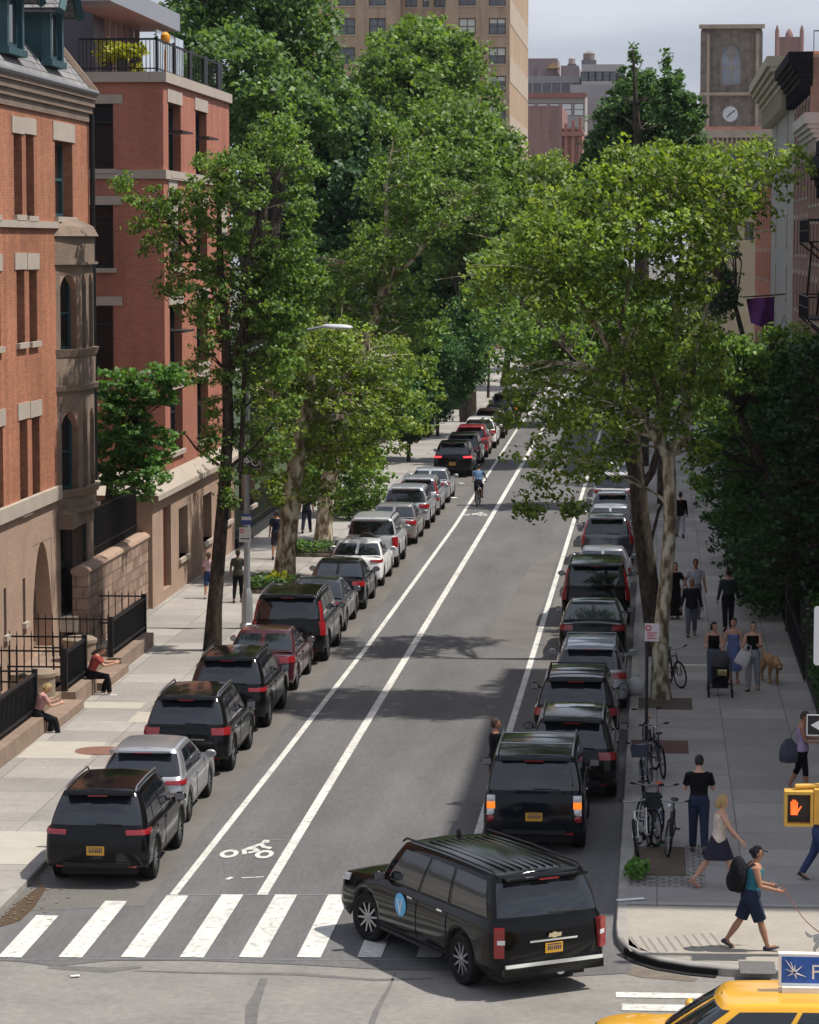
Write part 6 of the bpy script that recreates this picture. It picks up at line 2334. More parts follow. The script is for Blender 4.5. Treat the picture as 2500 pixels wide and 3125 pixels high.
BLKC = mat('black_cornice', (0.008, 0.008, 0.010), .9, spec=.1)
TANC = mat('tan_cornice', (0.38, 0.33, 0.24), .85, var=.15, scale=1.5)
CREAM = mat('cream_cornice', (0.46, 0.43, 0.38), .8, var=.12, scale=1.5)
BRW = brickmat('warm_brick', (0.46, 0.15, 0.085), (0.38, 0.12, 0.07), (0.30, 0.15, 0.10), .22, .075, .012, var=.12)
GREYS = mat('grey_stucco', (0.33, 0.31, 0.28), .9, var=.12, scale=.8)
BROWN2 = mat('brown_front', (0.25, 0.145, 0.11), .9, var=.15, scale=1)
fe, PF = rowhouse('warm red brick row house with black cornice and iron fire escape', 121.0, 134.0, 14.6, BRW, .9, BLKC, 5, 4)
mb = MB()
for z in (8.1, 11.3):
    mb.box(XR - 1.1, 124, z, XR - .02, 132, z + .06)
    for zz2 in (z + .5, z + .95):
        mb.tube([(XR - 1.1, 124, zz2), (XR - 1.1, 132, zz2)], .03, 5)
    for k in range(22):
        mb.box(XR - 1.115, 124 + k * .38, z, XR - 1.085, 124.03 + k * .38, z + .97)
    for y in (124, 132):
        mb.tube([(XR - 1.1, y, z), (XR, y, z - .9)], .04, 5)
        mb.tube([(XR - 1.1, y, z + .95), (XR, y, z + .95)], .03, 5)
mb.tube([(XR - .9, 125.5, 11.3), (XR - .9, 130.5, 8.1)], .05, 5)
mb.tube([(XR - .4, 125.5, 11.3), (XR - .4, 130.5, 8.1)], .05, 5)
mb.build('fire_escape', IRON, fe, True)
rowhouse('pale brick row house with stepped cream cornice next to the fire escape house', 134.1, 146.0, 16.8, BROWN2, 1.0, CREAM, 4, 5, steps=5)
rowhouse('tall brown row house with big black cornice above the cream one', 146.1, 163.0, 20.2, BROWN2, 1.35, BLKC, 5, 6, steps=6)
rowhouse('tall grey stone row house with deep stepped tan cornice', 163.1, 194.0, 21.0, GREYS, 2.0, TANC, 2, 6, steps=7)
rowhouse('lower brown row house with small white cornice beyond the grey stone one', 194.1, 225.0, 16.5, BRW, 1.0, CREAM, 6, 4)
rt, q0, q1, zz = block('flat topped grey tan block with red roof edge above the row houses', 2474, 2640, 165, 190, 14, mat('party_wall', (0.36, 0.29, 0.25), .9, var=.1, scale=.5), name='party_wall_block')
mb = MB()
pbox(mb, PYL(190), q0.x - .3, zz, q1.x, zz + .18, -.3, 2)
mb.build('roof_edge', mat('roof_edge_red', (0.55, 0.22, 0.13), .8), rt, True)
mb = MB()
for k in range(5):
    mb.box(q0.x + .2 + k * .6, 190.4, zz + .18, q0.x + .25 + k * .6, 190.45, zz + 1.5)
mb.box(q0.x + .2, 190.4, zz + 1.45, q0.x + 3, 190.46, zz + 1.52)
mb.build('roof_railing', IRON, rt, True)
# the corner building on the right, just outside the view, that shades the right pavement
cb, PCB = rowhouse('unseen grey stucco corner building added to shade the right pavement', 49.9, 79.0, 19.6, GREYS, .5, BLKC, 8, 5, x=7.0, name='unseen_corner_building')  # added out of view for the shade it casts
rowhouse('unseen brown row house added to shade the yards, with dark cornice', 79.1, 100.0, 14.2, BROWN2, .9, BLKC, 6, 4, x=7.0)  # unseen house, put in to keep sun off the yard trees
rowhouse('unseen red row house added to shade the yards before the fire escape house', 100.1, 120.9, 15.0, BRW, .9, BLKC, 6, 4, x=7.0)  # second unseen house, also put in for its shade on the yards
# purple flag
fl = thing('flag', 'purple flag hanging from a pole on the grey stone row house', 'flag', (XR, 168, 9))
f0, f1 = PX(2272, 905, 5.6), PX(2366, 1010, 5.6)
mb = MB()
yc = 172.0
fa, fb, fc, fd_ = PY(2278, 912, yc), PY(2365, 905, yc), PY(2362, 1012, yc), PY(2292, 985, yc)
rows = []
for i in range(9):
    t = i / 8
    a, c = fa.lerp(fb, t), fd_.lerp(fc, t)
    rows.append([Vector((lerp(a.x, c.x, q), yc + .25 * math.sin(t * 7 + q * 2), lerp(a.z, c.z, q))) for q in [j / 6 for j in range(7)]])
mb.grid(rows)
mb.grid([[p + Vector((0, .02, 0)) for p in r] for r in rows])
mb.build('cloth', mat('flag_purple', (0.10, 0.015, 0.12), .8, var=.35, scale=1.6), fl, True)
MB().tube([(fa.x - .2, yc, fa.z + .1), (XR + .2, yc, fb.z + .15)], .04, 8).build('pole', IRON, fl, True)

# ------------------------------------------------------------------ stoops and railings at the left
ST_X0, ST_X1 = -14.55, -13.95
stp_ = thing('stone_plinth', 'long brown stone plinth and steps under the black railings at the left', 'steps', (-14.2, 70, 0))
m = MB()
m.box(ST_X0, 56, .1, ST_X1, 66.9, .52)
m.box(ST_X0, 70.2, .1, ST_X1, 72.9, .52)
m.box(ST_X0, 76.3, .1, ST_X1, 81.4, .50)
m.box(-15.2, 66.9, .1, -13.75, 70.2, .34)
m.box(-16.5, 66.9, .1, -14.3, 70.2, .52)
m.box(-15.2, 72.9, .1, -13.75, 76.3, .34)
m.box(-16.5, 72.9, .1, -14.3, 76.3, .52)
m.build('stonework', mat('plinth_stone', (0.255, 0.185, 0.14), .9, var=.25, scale=1.3, bump=.3, bscale=12, var2=.12, scale2=7), stp_, True)
for y0, y1, lab in ((56, 66.8, 'black iron railing panel nearest the camera at the left edge'), (70.3, 72.8, 'short black iron railing panel between the two stone stoops'), (76.4, 81.5, 'black iron railing panel ending at the bright pavement')):
    f = thing('iron_railing', lab, 'railing', (-14.2, (y0 + y1) / 2, .5), 0, 'black railings along the left plinth')
    m = MB()
    for z in (.62, 1.42):
        m.box(-14.27, y0, z, -14.19, y1, z + .06)
    n = int((y1 - y0) / .13)
    for k in range(n + 1):
        y = lerp(y0, y1 - .03, k / n)
        m.box(-14.245, y, .5, -14.215, y + .03, 1.46)
    m.build('bars', IRON, f, True)
    m = MB()
    m.box(-14.26, y0 + .02, .66, -14.252, y1 - .02, 1.36)
    m.build('mesh_panel', mat('panel_black', (0.008, 0.009, 0.010), .7), f, True)
    for y in (y0, y1):
        MB().box(-14.29, y - .05, .45, -14.17, y + .06, 1.56).build('post', IRON, f, True)
for i, (y, x0, x1) in enumerate(((66.85, -16.5, -14.3), (70.25, -16.5, -14.3), (72.85, -16.5, -14.3), (76.35, -16.5, -14.3), (81.5, -15.6, -14.3))):
    lab = ['stoop railing with spear tips nearest the camera', 'stoop railing with spear tips beside the seated blonde person', 'stoop railing with spear tips beside the seated person in black trousers', 'stoop railing with spear tips in front of the bay window', 'short end railing with spear tips against the rubble garden wall'][i]
    f = thing('stoop_railing', lab, 'railing', ((x0 + x1) / 2, y, .5), 0, 'railings across the stoops')
    m = MB()
    for z in (.72, 1.48):
        m.box(x0, y - .02, z, x1, y + .02, z + .04)
    n = int((x1 - x0) / .17)
    for k in range(n + 1):
        x = lerp(x0, x1, k / n)
        m.tube([(x, y, .4), (x, y, 1.58), (x, y, 1.66)], [.014, .014, .002], 5)
    m.build('bars', IRON, f, True)
for (x, y, lab) in ((-14.75, 69.6, 'rounded stone pedestal block behind the seated blonde person'), (-14.9, 75.6, 'flat topped stone pedestal block beside the second stoop')):
    m = MB()
    m.lathe([(.42, .3), (.42, .95), (.46, 1.0), (.46, 1.08), (.36, 1.14), (.02, 1.16)], 20, 'Z', (x, y, 0))
    tag(m.build('stone_pedestal', mat('pedestal', (0.24, 0.19, 0.14), .9, var=.2, scale=2)), lab, 'pedestal')

# ------------------------------------------------------------------ trees
BARKD = planebark('bark_dark', (0.03, 0.024, 0.019), (0.05, 0.04, 0.031), (0.075, 0.06, 0.045), 9)
BARKM = planebark('bark_mid', (0.10, 0.075, 0.055), (0.16, 0.12, 0.09), (0.22, 0.17, 0.13), 7)
BARKP = planebark('bark_plane', (0.13, 0.10, 0.065), (0.32, 0.27, 0.18), (0.56, 0.52, 0.40), 6)
LF_MID = leafmat('leaf_mid', (0.045, 0.105, 0.025), (0.265, 0.40, 0.10), .42)
LF_PLANE = leafmat('leaf_plane', (0.055, 0.115, 0.020), (0.34, 0.44, 0.085), .42)
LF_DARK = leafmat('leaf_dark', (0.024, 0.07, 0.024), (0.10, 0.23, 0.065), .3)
LF_BLUE = leafmat('leaf_bluegreen', (0.055, 0.115, 0.042), (0.225, 0.36, 0.12), .4)
LF_OLIVE = leafmat('leaf_olive', (0.060, 0.12, 0.025), (0.24, 0.36, 0.085), .4)
LF_BLACK = leafmat('leaf_painted_shade', (0.010, 0.030, 0.012), (0.045, 0.11, 0.030), .25)  # near-black leaf colour stands in for the shade over the right yard
LF_SHRUB = leafmat('leaf_shrub', (0.040, 0.12, 0.025), (0.17, 0.33, 0.08), .4)
LF_YEL = leafmat('leaf_yellow', (0.25, 0.30, 0.02), (0.60, 0.58, 0.04))
LF_BED = leafmat('leaf_bed', (0.03, 0.08, 0.02), (0.14, 0.25, 0.06))


def leafmesh(name, C, size, m, up=.45, aspect=.72, droop=0.0):
    n = len(C)
    nr = RS.normal(size=(n, 3))
    nr[:, 2] = np.abs(nr[:, 2]) * .6 + up
    nr[:, 0] += .30
    nr[:, 1] -= .12
    nr /= np.linalg.norm(nr, axis=1)[:, None]
    t = RS.normal(size=(n, 3))
    t[:, 2] -= droop
    t -= nr * np.sum(t * nr, axis=1)[:, None]
    t /= np.linalg.norm(t, axis=1)[:, None]
    b = np.cross(nr, t)
    s = (size * RS.uniform(.6, 1.35, size=n))[:, None]
    V = np.empty((n, 4, 3))
    V[:, 0] = C - t * s * .5
    V[:, 1] = C + b * s * .5 * aspect + nr * s * .12 + t * s * .04
    V[:, 2] = C + t * s * .55 - nr * s * .10
    V[:, 3] = C - b * s * .5 * aspect + nr * s * .12 + t * s * .04
    me = bpy.data.meshes.new(name)
    me.vertices.add(n * 4)
    me.vertices.foreach_set('co', V.reshape(-1))
    me.loops.add(n * 4)
    me.loops.foreach_set('vertex_index', np.arange(n * 4, dtype=np.int32))
    me.polygons.add(n)
    me.polygons.foreach_set('loop_start', np.arange(0, n * 4, 4, dtype=np.int32))
    me.polygons.foreach_set('loop_total', np.full(n, 4, dtype=np.int32))
    me.update(calc_edges=True)
    me.materials.append(m)
    return me


DENS = [.50]


def clumps(blobs, spacing, shell=.55):
    """clump centres spread through a set of ellipsoids"""
    out_ = []
    for c, r in blobs:
        vol = 4.19 * r[0] * r[1] * r[2]
        n = max(8, int(vol / (spacing * DENS[0]) ** 3))
        d = RS.normal(size=(n, 3))
        d /= np.linalg.norm(d, axis=1)[:, None]
        q = (shell ** 3 + (1 - shell ** 3) * RS.uniform(size=n)) ** (1 / 3)
        wob = 1 + .16 * np.sin(d[:, 0] * 5 + c[0]) * np.cos(d[:, 2] * 4 + c[1]) + RS.normal(size=n) * .07
        out_.append(np.array(c) + d * (q * wob)[:, None] * np.array(r))
    return np.concatenate(out_)


def foliage(K, rad, per, flat=.6):
    n = len(K)
    d = RS.normal(size=(n, per, 3))
    d /= np.linalg.norm(d, axis=2)[:, :, None]
    q = RS.uniform(size=(n, per)) ** .5
    rr = rad * RS.uniform(.6, 1.35, size=(n, 1))
    C = K[:, None, :] + d * (q * rr)[:, :, None] * np.array([1, 1, flat])
    return C.reshape(-1, 3)


def tree(label, base, trunk, blobs, m, bark, leaf=.2, spacing=.9, clump=.55, per=26, limbs=(), shell=.5, group=None, name='tree', trunkr=.2, twig=.025, up=.45, droop=0., ntwig=70, flat=.6, twigbark=None):
    r = thing(name, label, 'tree', base, 0, group)
    K = clumps(blobs, spacing, shell)
    C = foliage(K, clump * .78, per, flat)
    leaf = leaf * .72
    link('crown', leafmesh('crown', C, leaf, m, up, .72, droop), r, True)
    mb = MB()
    sk = []
    for pts, rd in [trunk] + list(limbs):
        pts = [Vector(p) for p in pts]
        mb.tube(pts, rd, 10)
        for i in range(len(pts) - 1):
            for t in (0, .33, .66):
                sk.append((pts[i].lerp(pts[i + 1], t), lerp(rd[i], rd[i + 1], t)))
    top = [s for s in sk if s[0].z > base[2] + 1.5] or sk
    idx = RS.choice(len(K), min(ntwig, len(K)), replace=False)
    for i in idx:
        k = Vector(K[i])
        best = min(top, key=lambda s: (s[0] - k).length + max(0, s[0].z - k.z) * 1.5)
        p, pr = best
        ln = (k - p).length
        if ln < .4:
            continue
        mid = p.lerp(k, .5) + Vector((RS.normal() * .08 * ln, RS.normal() * .08 * ln, .10 * ln))
        r0 = min(pr * .5, twig + .012 * ln)
        mb.tube([p, mid, k], [r0, r0 * .6, .008], 5, caps=False)
        if ln > 1.2:
            k2 = k + Vector((RS.normal() * .4, RS.normal() * .4, RS.uniform(0, .5)))
            mb.tube([mid, mid.lerp(k2, .5) + Vector((0, 0, .1)), k2], [r0 * .5, r0 * .35, .006], 4, caps=False)
    link('trunk', mb.mesh('trunk', bark, 60), r, True)
    return r


JIT = [1.0]


def E_(px, py, Y, rx, ry, rd=None):
    """ellipsoid seen at a photo point, radii in photo pixels at that distance"""
    Y = Y + RS.uniform(-1, 1) * JIT[0]      # spread in depth: crowns are as deep as they are wide
    c = PY(px, py, Y)
    k = Y / F
    return (tuple(c), (rx * k, (rd if rd is not None else rx) * k * 1.25, ry * k))


def L_(Y, pts, radii):
    """limb given by photo points at a distance (a number or one per point)"""
    ys = Y if hasattr(Y, '__len__') else [Y] * len(pts)
    return ([PY(p[0], p[1], y) for p, y in zip(pts, ys)], radii)


GT = 'street trees along the left kerb'
JIT[0] = .7
# L1: slender drooping tree in front of the red brick building
y = G(650, 1985, SIDEWALK).y
b = G(650, 1985, SIDEWALK)
tree('slender dark trunked tree with hanging leaf curtains in front of the red brick building', tuple(b),
     L_(y, [(648, 1988), (655, 1850), (668, 1690), (684, 1500), (697, 1300), (690, 1050), (672, 800), (668, 640), (690, 520)], [.27, .21, .19, .17, .155, .13, .10, .06, .02]),
     [E_(640, 560, y, 70, 110), E_(560, 640, y, 85, 60), E_(430, 600, y, 60, 42), E_(480, 700, y, 75, 85), E_(520, 830, y, 55, 90), E_(640, 760, y, 80, 120), E_(740, 560, y, 90, 120), E_(850, 430, y + 1, 90, 95), E_(920, 520, y + 1, 70, 60),
      E_(760, 800, y, 80, 120), E_(850, 900, y + .5, 100, 120), E_(640, 960, y, 60, 120), E_(720, 1010, y, 80, 110), E_(820, 1060, y + .5, 90, 110), E_(560, 920, y - .6, 42, 70), E_(660, 1200, y, 42, 120), E_(740, 1160, y + .5, 55, 100),
      E_(660, 1400, y, 34, 90), E_(700, 1480, y, 45, 70), E_(640, 1340, y, 22, 60), E_(700, 1330, y, 24, 70), E_(790, 1290, y + .3, 50, 90), E_(780, 1420, y + .3, 55, 60), E_(380, 560, y, 30, 22), E_(800, 950, y + .3, 70, 80), E_(880, 1080, y + .5, 60, 90), E_(900, 960, y + .5, 60, 70), E_(870, 1210, y + .4, 50, 80), E_(840, 1340, y + .3, 45, 70), E_(900, 650, y + .8, 70, 80), E_(880, 770, y + .6, 80, 80), E_(930, 850, y + .6, 60, 60), E_(610, 1090, y, 40, 90)],
     LF_MID, BARKD, .16, .70, .34, 26, limbs=[L_(y, [(694, 1180), (740, 1000), (752, 800), (800, 640), (860, 500)], [.10, .085, .07, .05, .02]), L_(y, [(684, 950), (610, 800), (520, 680), (400, 570)], [.08, .06, .045, .015]),
                                             L_(y, [(735, 1440), (742, 1250), (748, 1090), (752, 950)], [.07, .07, .07, .06]), L_(y, [(690, 1440), (720, 1410), (760, 1380), (840, 1290)], [.06, .05, .045, .02]), L_(y, [(668, 1420), (600, 1370), (562, 1320)], [.045, .035, .02])],
     group=GT, droop=1.0, ntwig=130)
JIT[0] = .5
# garden tree between the buildings
yg = 86.3
tree('bushy bright green garden tree behind the rubble wall', tuple(PX(430, 1740, -16.3).xy) + (.1,), ([Vector((-16.3, yg, .1)), Vector((-16.25, yg, 2.5)), Vector((-16.0, yg, 4.6)), Vector((-15.6, yg, 6.2))], [.16, .13, .10, .04]),
     [E_(380, 1290, yg, 85, 110), E_(350, 1180, yg, 60, 60), E_(470, 1180, yg - .5, 90, 65), E_(330, 1400, yg, 55, 85), E_(440, 1370, yg, 85, 90), E_(520, 1150, yg - .5, 55, 40), E_(400, 1480, yg, 75, 50), E_(480, 1460, yg - .4, 45, 45), E_(310, 1150, yg, 26, 30)], LF_SHRUB, BARKD, .20, .60, .33, 22, ntwig=40, up=.7, flat=.35)
JIT[0] = 1.6
# L2: plane with thick mottled trunk
b = G(870, 1768, SIDEWALK)
y = b.y
tree('plane tree with thick mottled trunk at the flower bed by the left kerb', tuple(b), L_(y, [(868, 1770), (872, 1700), (884, 1580), (900, 1440), (925, 1280), (960, 1120)], [.40, .34, .31, .28, .22, .13]),
     [E_(900, 1180, y, 130, 130), E_(1010, 1130, y, 150, 130), E_(1130, 1090, y, 120, 110), E_(1040, 1270, y, 130, 110), E_(920, 1350, y, 110, 90), E_(830, 1420, y, 60, 90), E_(1060, 1390, y, 110, 80), E_(1200, 1150, y + 1, 110, 100), E_(1250, 1250, y + 1, 100, 90), E_(960, 1450, y, 90, 60), E_(900, 1500, y, 90, 60), E_(820, 1500, y, 60, 60), E_(1000, 1530, y, 70, 40), E_(1180, 1330, y, 70, 70), E_(850, 1290, y, 80, 80), E_(1120, 1260, y - 1, 80, 90), E_(800, 1150, y, 60, 90), E_(980, 1020, y, 110, 60)],
     LF_PLANE, BARKP, .20, 1.12, .46, 28, limbs=[L_(y, [(900, 1440), (860, 1300), (830, 1180)], [.14, .11, .05]), L_(y, [(925, 1290), (1020, 1180), (1120, 1090)], [.13, .09, .04])], group=GT)
# L3: the leaning plane with pale limbs above it
b = G(990, 1662, SIDEWALK)
y = b.y
tree('tall plane tree with pale upper limbs showing against the dark trees', tuple(b), L_(y, [(985, 1664), (990, 1600), (998, 1500), (1030, 1320), (1080, 1140), (1140, 980), (1185, 860), (1225, 740), (1250, 620)], [.38, .32, .30, .27, .24, .21, .17, .12, .05]),
     [E_(1190, 430, y, 70, 90), E_(1270, 520, y, 110, 110), E_(1190, 600, y, 90, 110), E_(1340, 620, y, 110, 90), E_(1250, 720, y, 90, 70), E_(1150, 760, y, 110, 100), E_(1100, 900, y, 100, 100), E_(1220, 880, y, 110, 90), E_(1450, 520, y + 2, 90, 90), E_(1480, 620, y + 2, 90, 80), E_(1120, 1000, y, 90, 70), E_(1300, 980, y, 80, 70), E_(1260, 1080, y, 90, 90), E_(1000, 960, y, 80, 80), E_(940, 880, y, 70, 80), E_(1060, 820, y, 80, 80), E_(960, 1060, y, 70, 60)],
     LF_OLIVE, BARKP, .22, 1.0, .5, 18, limbs=[L_(y, [(1160, 930), (1175, 780), (1182, 650), (1178, 540), (1200, 430)], [.15, .13, .10, .07, .02]), L_(y, [(1185, 860), (1260, 790), (1330, 700), (1420, 590)], [.12, .09, .07, .02])], group=GT, ntwig=90)
# young thin street trees farther up the left pavement
for (px, Yt, blobs, lab) in ((1072, 121, [E_(1010, 1460, 121, 85, 90), E_(1090, 1400, 121, 80, 80), E_(1130, 1480, 121, 60, 70), E_(1060, 1540, 121, 60, 50)], 'young street tree with thin dark stem left of the silver cars'),
                             (1247, 152, [E_(1200, 1230, 152, 95, 100), E_(1290, 1180, 152, 90, 110), E_(1330, 1080, 152, 80, 90), E_(1240, 1310, 152, 70, 40), E_(1330, 1250, 152, 50, 60)], 'young street tree with thin stem left of the red suv'),
                             (1335, 172, [E_(1390, 1130, 172, 90, 90), E_(1420, 1040, 172, 90, 90), E_(1370, 1200, 172, 60, 50), E_(1440, 960, 172, 70, 70)], 'dark young tree beyond the white suv on the left pavement'),
                             (1490, 215, [E_(1480, 980, 215, 60, 70), E_(1520, 900, 215, 70, 70), E_(1450, 1060, 215, 40, 60)], 'far thin tree beside the last cars of the left row')):
    bx_ = PY(px, 1200, Yt).x
    c = PY(blobs[0][0][0], 0, Yt)
    tree(lab, (bx_, Yt, SIDEWALK), ([Vector((bx_, Yt, SIDEWALK)), Vector((bx_ + .05, Yt, 2.2)), Vector((bx_ + .1, Yt, 4)), Vector(blobs[0][0]).lerp(Vector(blobs[1][0]), .5)], [.11, .09, .075, .03]), blobs, LF_MID if Yt < 150 else LF_DARK, BARKD, .24, .85, .5, 24, group=GT, ntwig=24)
# big trees behind
JIT[0] = 3.5
BGT = 'big trees of the seminary garden behind the red brick building'


def bigtree(label, Yt, bx_, blobs, m, leaf=.42, spacing=1.55, clump=.95, per=30, **kw):
    top = Vector(blobs[0][0])
    lim = []
    for c, r in blobs[1:6]:
        lim.append(([Vector((bx_, Yt, 6)), Vector((bx_, Yt, 9)).lerp(Vector(c), .5), Vector(c)], [.3, .2, .06]))
    return tree(label, (bx_, Yt, .1), ([Vector((bx_, Yt, .1)), Vector((bx_, Yt, 5)), Vector((bx_, Yt, 9)), top], [.55, .45, .38, .08]), blobs, m, BARKD, leaf, spacing, clump, per, limbs=lim, group=BGT, ntwig=40, shell=.62, **kw)


bigtree('blue green tree rising highest at the left behind the penthouse', 142, PY(790, 600, 142).x, [E_(760, 40, 142, 190, 140), E_(600, 60, 142, 120, 110), E_(900, 90, 142, 130, 130), E_(720, 220, 142, 180, 140), E_(930, 230, 142, 130, 120), E_(820, 340, 142, 180, 130), E_(1000, 340, 142, 100, 110), E_(680, 370, 142, 120, 100), E_(780, -90, 142, 190, 90)], LF_BLUE)
bigtree('round topped olive green tree in front of the tan tower', 205, PY(1270, 600, 205).x, [E_(1270, 170, 205, 150, 110), E_(1170, 230, 205, 110, 100), E_(1360, 210, 205, 120, 110), E_(1260, 290, 205, 190, 110), E_(1420, 310, 205, 110, 100), E_(1120, 320, 205, 90, 90), E_(1240, 120, 205, 80, 60)], LF_OLIVE, .5, 1.9, 1.15, 30)
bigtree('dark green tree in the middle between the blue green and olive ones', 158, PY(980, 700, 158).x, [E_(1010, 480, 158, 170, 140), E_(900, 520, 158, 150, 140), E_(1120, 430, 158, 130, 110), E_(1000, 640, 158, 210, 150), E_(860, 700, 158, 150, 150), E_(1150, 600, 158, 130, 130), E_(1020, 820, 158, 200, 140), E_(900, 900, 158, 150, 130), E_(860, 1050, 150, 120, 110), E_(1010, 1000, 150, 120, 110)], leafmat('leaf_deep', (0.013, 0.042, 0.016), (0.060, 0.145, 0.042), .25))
bigtree('olive tree stepping down to the right below the tan tower', 186, PY(1430, 700, 186).x, [E_(1430, 430, 186, 130, 110), E_(1330, 420, 186, 120, 110), E_(1510, 480, 186, 90, 90), E_(1400, 560, 186, 170, 120), E_(1540, 590, 186, 80, 100), E_(1300, 600, 186, 130, 120), E_(1420, 700, 186, 180, 130)], LF_OLIVE, .46, 1.7, 1.05, 30)
bigtree('deep green tree low in the middle above the far left cars', 200, PY(1400, 900, 200).x, [E_(1370, 760, 200, 150, 120), E_(1270, 830, 200, 140, 120), E_(1480, 810, 200, 120, 110), E_(1400, 900, 200, 160, 100), E_(1220, 950, 200, 120, 110), E_(1500, 740, 200, 80, 90)], LF_DARK, .45, 1.6, 1.0, 28)
# trees over the far end of the street
for (lab, Yt, blobs, m) in (('yellow green street tree arching over the far end of the street', 232, [E_(1660, 560, 232, 110, 90), E_(1600, 640, 232, 90, 90), E_(1720, 650, 232, 110, 110), E_(1640, 730, 232, 110, 90), E_(1580, 800, 232, 90, 90), E_(1700, 820, 232, 130, 110)], LF_PLANE),
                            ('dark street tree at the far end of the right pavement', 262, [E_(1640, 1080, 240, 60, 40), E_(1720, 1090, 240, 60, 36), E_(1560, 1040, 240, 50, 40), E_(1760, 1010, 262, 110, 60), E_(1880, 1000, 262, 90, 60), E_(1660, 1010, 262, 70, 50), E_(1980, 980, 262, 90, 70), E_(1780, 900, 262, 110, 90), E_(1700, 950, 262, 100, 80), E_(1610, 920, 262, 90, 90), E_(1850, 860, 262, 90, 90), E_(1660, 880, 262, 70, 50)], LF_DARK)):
    bx_ = -11.9 if Yt == 232 else .3
    tree(lab, (bx_, Yt, SIDEWALK), ([Vector((bx_, Yt, SIDEWALK)), Vector((bx_ + .4, Yt, 3)), Vector((bx_ + 1, Yt, 5)), Vector(blobs[0][0])], [.3, .25, .2, .05]), blobs, m, BARKD, .42, 1.4, .85, 26, ntwig=30)
# pointed dark tree
yp = 150
tree('tall pointed dark green tree with two spires near the church tower', (PY(1960, 900, yp).x, yp, .1), ([Vector((PY(1960, 900, yp).x, yp, .1)), PY(1960, 700, yp), PY(1945, 400, yp), PY(1932, 150, yp)], [.4, .35, .2, .03]),
     [E_(1934, 180, yp, 8, 50), E_(2036, 190, yp, 6, 46), E_(1985, 245, yp, 14, 26), E_(2070, 240, yp, 6, 30), E_(1905, 270, yp, 24, 50), E_(1945, 290, yp, 70, 80), E_(2040, 300, yp, 60, 80), E_(1900, 360, yp, 80, 80), E_(2010, 390, yp, 100, 90), E_(2100, 350, yp, 50, 70), E_(1870, 460, yp, 85, 80), E_(1960, 500, yp, 120, 80), E_(2080, 460, yp, 70, 80), E_(1830, 540, yp, 85, 70), E_(1990, 590, yp, 130, 80), E_(1790, 600, yp, 60, 60)],
     leafmat('leaf_pointed', (0.035, 0.085, 0.03), (0.13, 0.25, 0.08), .35), BARKD, .28, .80, .42, 26, shell=.3, ntwig=60)
JIT[0] = 1.7
# right: big plane tree with light trunk, and the dark trunk beside it
b = G(2017, 2135, SIDEWALK)
y = b.y
RB = [E_(1950, 520, y, 120, 80), E_(2080, 560, y, 150, 110), E_(2200, 620, y + 1, 120, 120), E_(1840, 620, y, 130, 110), E_(1700, 650, y, 110, 80), E_(1620, 760, y, 120, 100), E_(1780, 760, y, 150, 120), E_(1950, 700, y, 150, 120), E_(2100, 740, y, 130, 110),
      E_(1560, 840, y, 110, 80), E_(1700, 880, y, 130, 100), E_(1870, 880, y, 120, 90), E_(2040, 880, y, 100, 80), E_(2230, 500, y + 2, 110, 60), E_(2340, 470, y + 2, 100, 50), E_(2420, 500, y + 3, 60, 40), E_(2290, 560, y + 1, 90, 60), E_(2380, 540, y + 2, 80, 50), E_(2300, 660, y + 1, 60, 60), E_(2200, 760, y, 70, 80), E_(2010, 470, y, 80, 50), E_(1900, 460, y, 60, 40), E_(1480, 900, y, 70, 50), E_(2120, 880, y, 80, 70)]
RB2 = [E_(1770, 1180, y, 100, 80), E_(1900, 1160, y, 120, 80), E_(2040, 1150, y, 110, 80), E_(2150, 1120, y, 90, 90), E_(1680, 1260, y, 90, 70), E_(1820, 1300, y, 110, 70), E_(1960, 1270, y, 100, 70), E_(2080, 1270, y, 80, 70), E_(1640, 1380, y, 70, 50), E_(1730, 1430, y, 70, 40),
       E_(1650, 1500, y, 70, 45), E_(1620, 1560, y, 30, 25), E_(1790, 1400, y, 80, 50), E_(1600, 1190, y, 80, 60), E_(1560, 1300, y, 50, 40), E_(2130, 1220, y, 60, 80), E_(1850, 1440, y, 50, 40), E_(1745, 1550, y, 22, 20), E_(2000, 1010, y, 90, 70), E_(2110, 1010, y, 80, 80), E_(1940, 1070, y, 90, 60), E_(2160, 1050, y, 60, 80), E_(1700, 1340, y, 70, 45), E_(2070, 1350, y + 1, 60, 50), E_(2130, 1370, y + 1, 50, 60), E_(1900, 1370, y, 60, 40), E_(1770, 1260, y, 80, 50)]
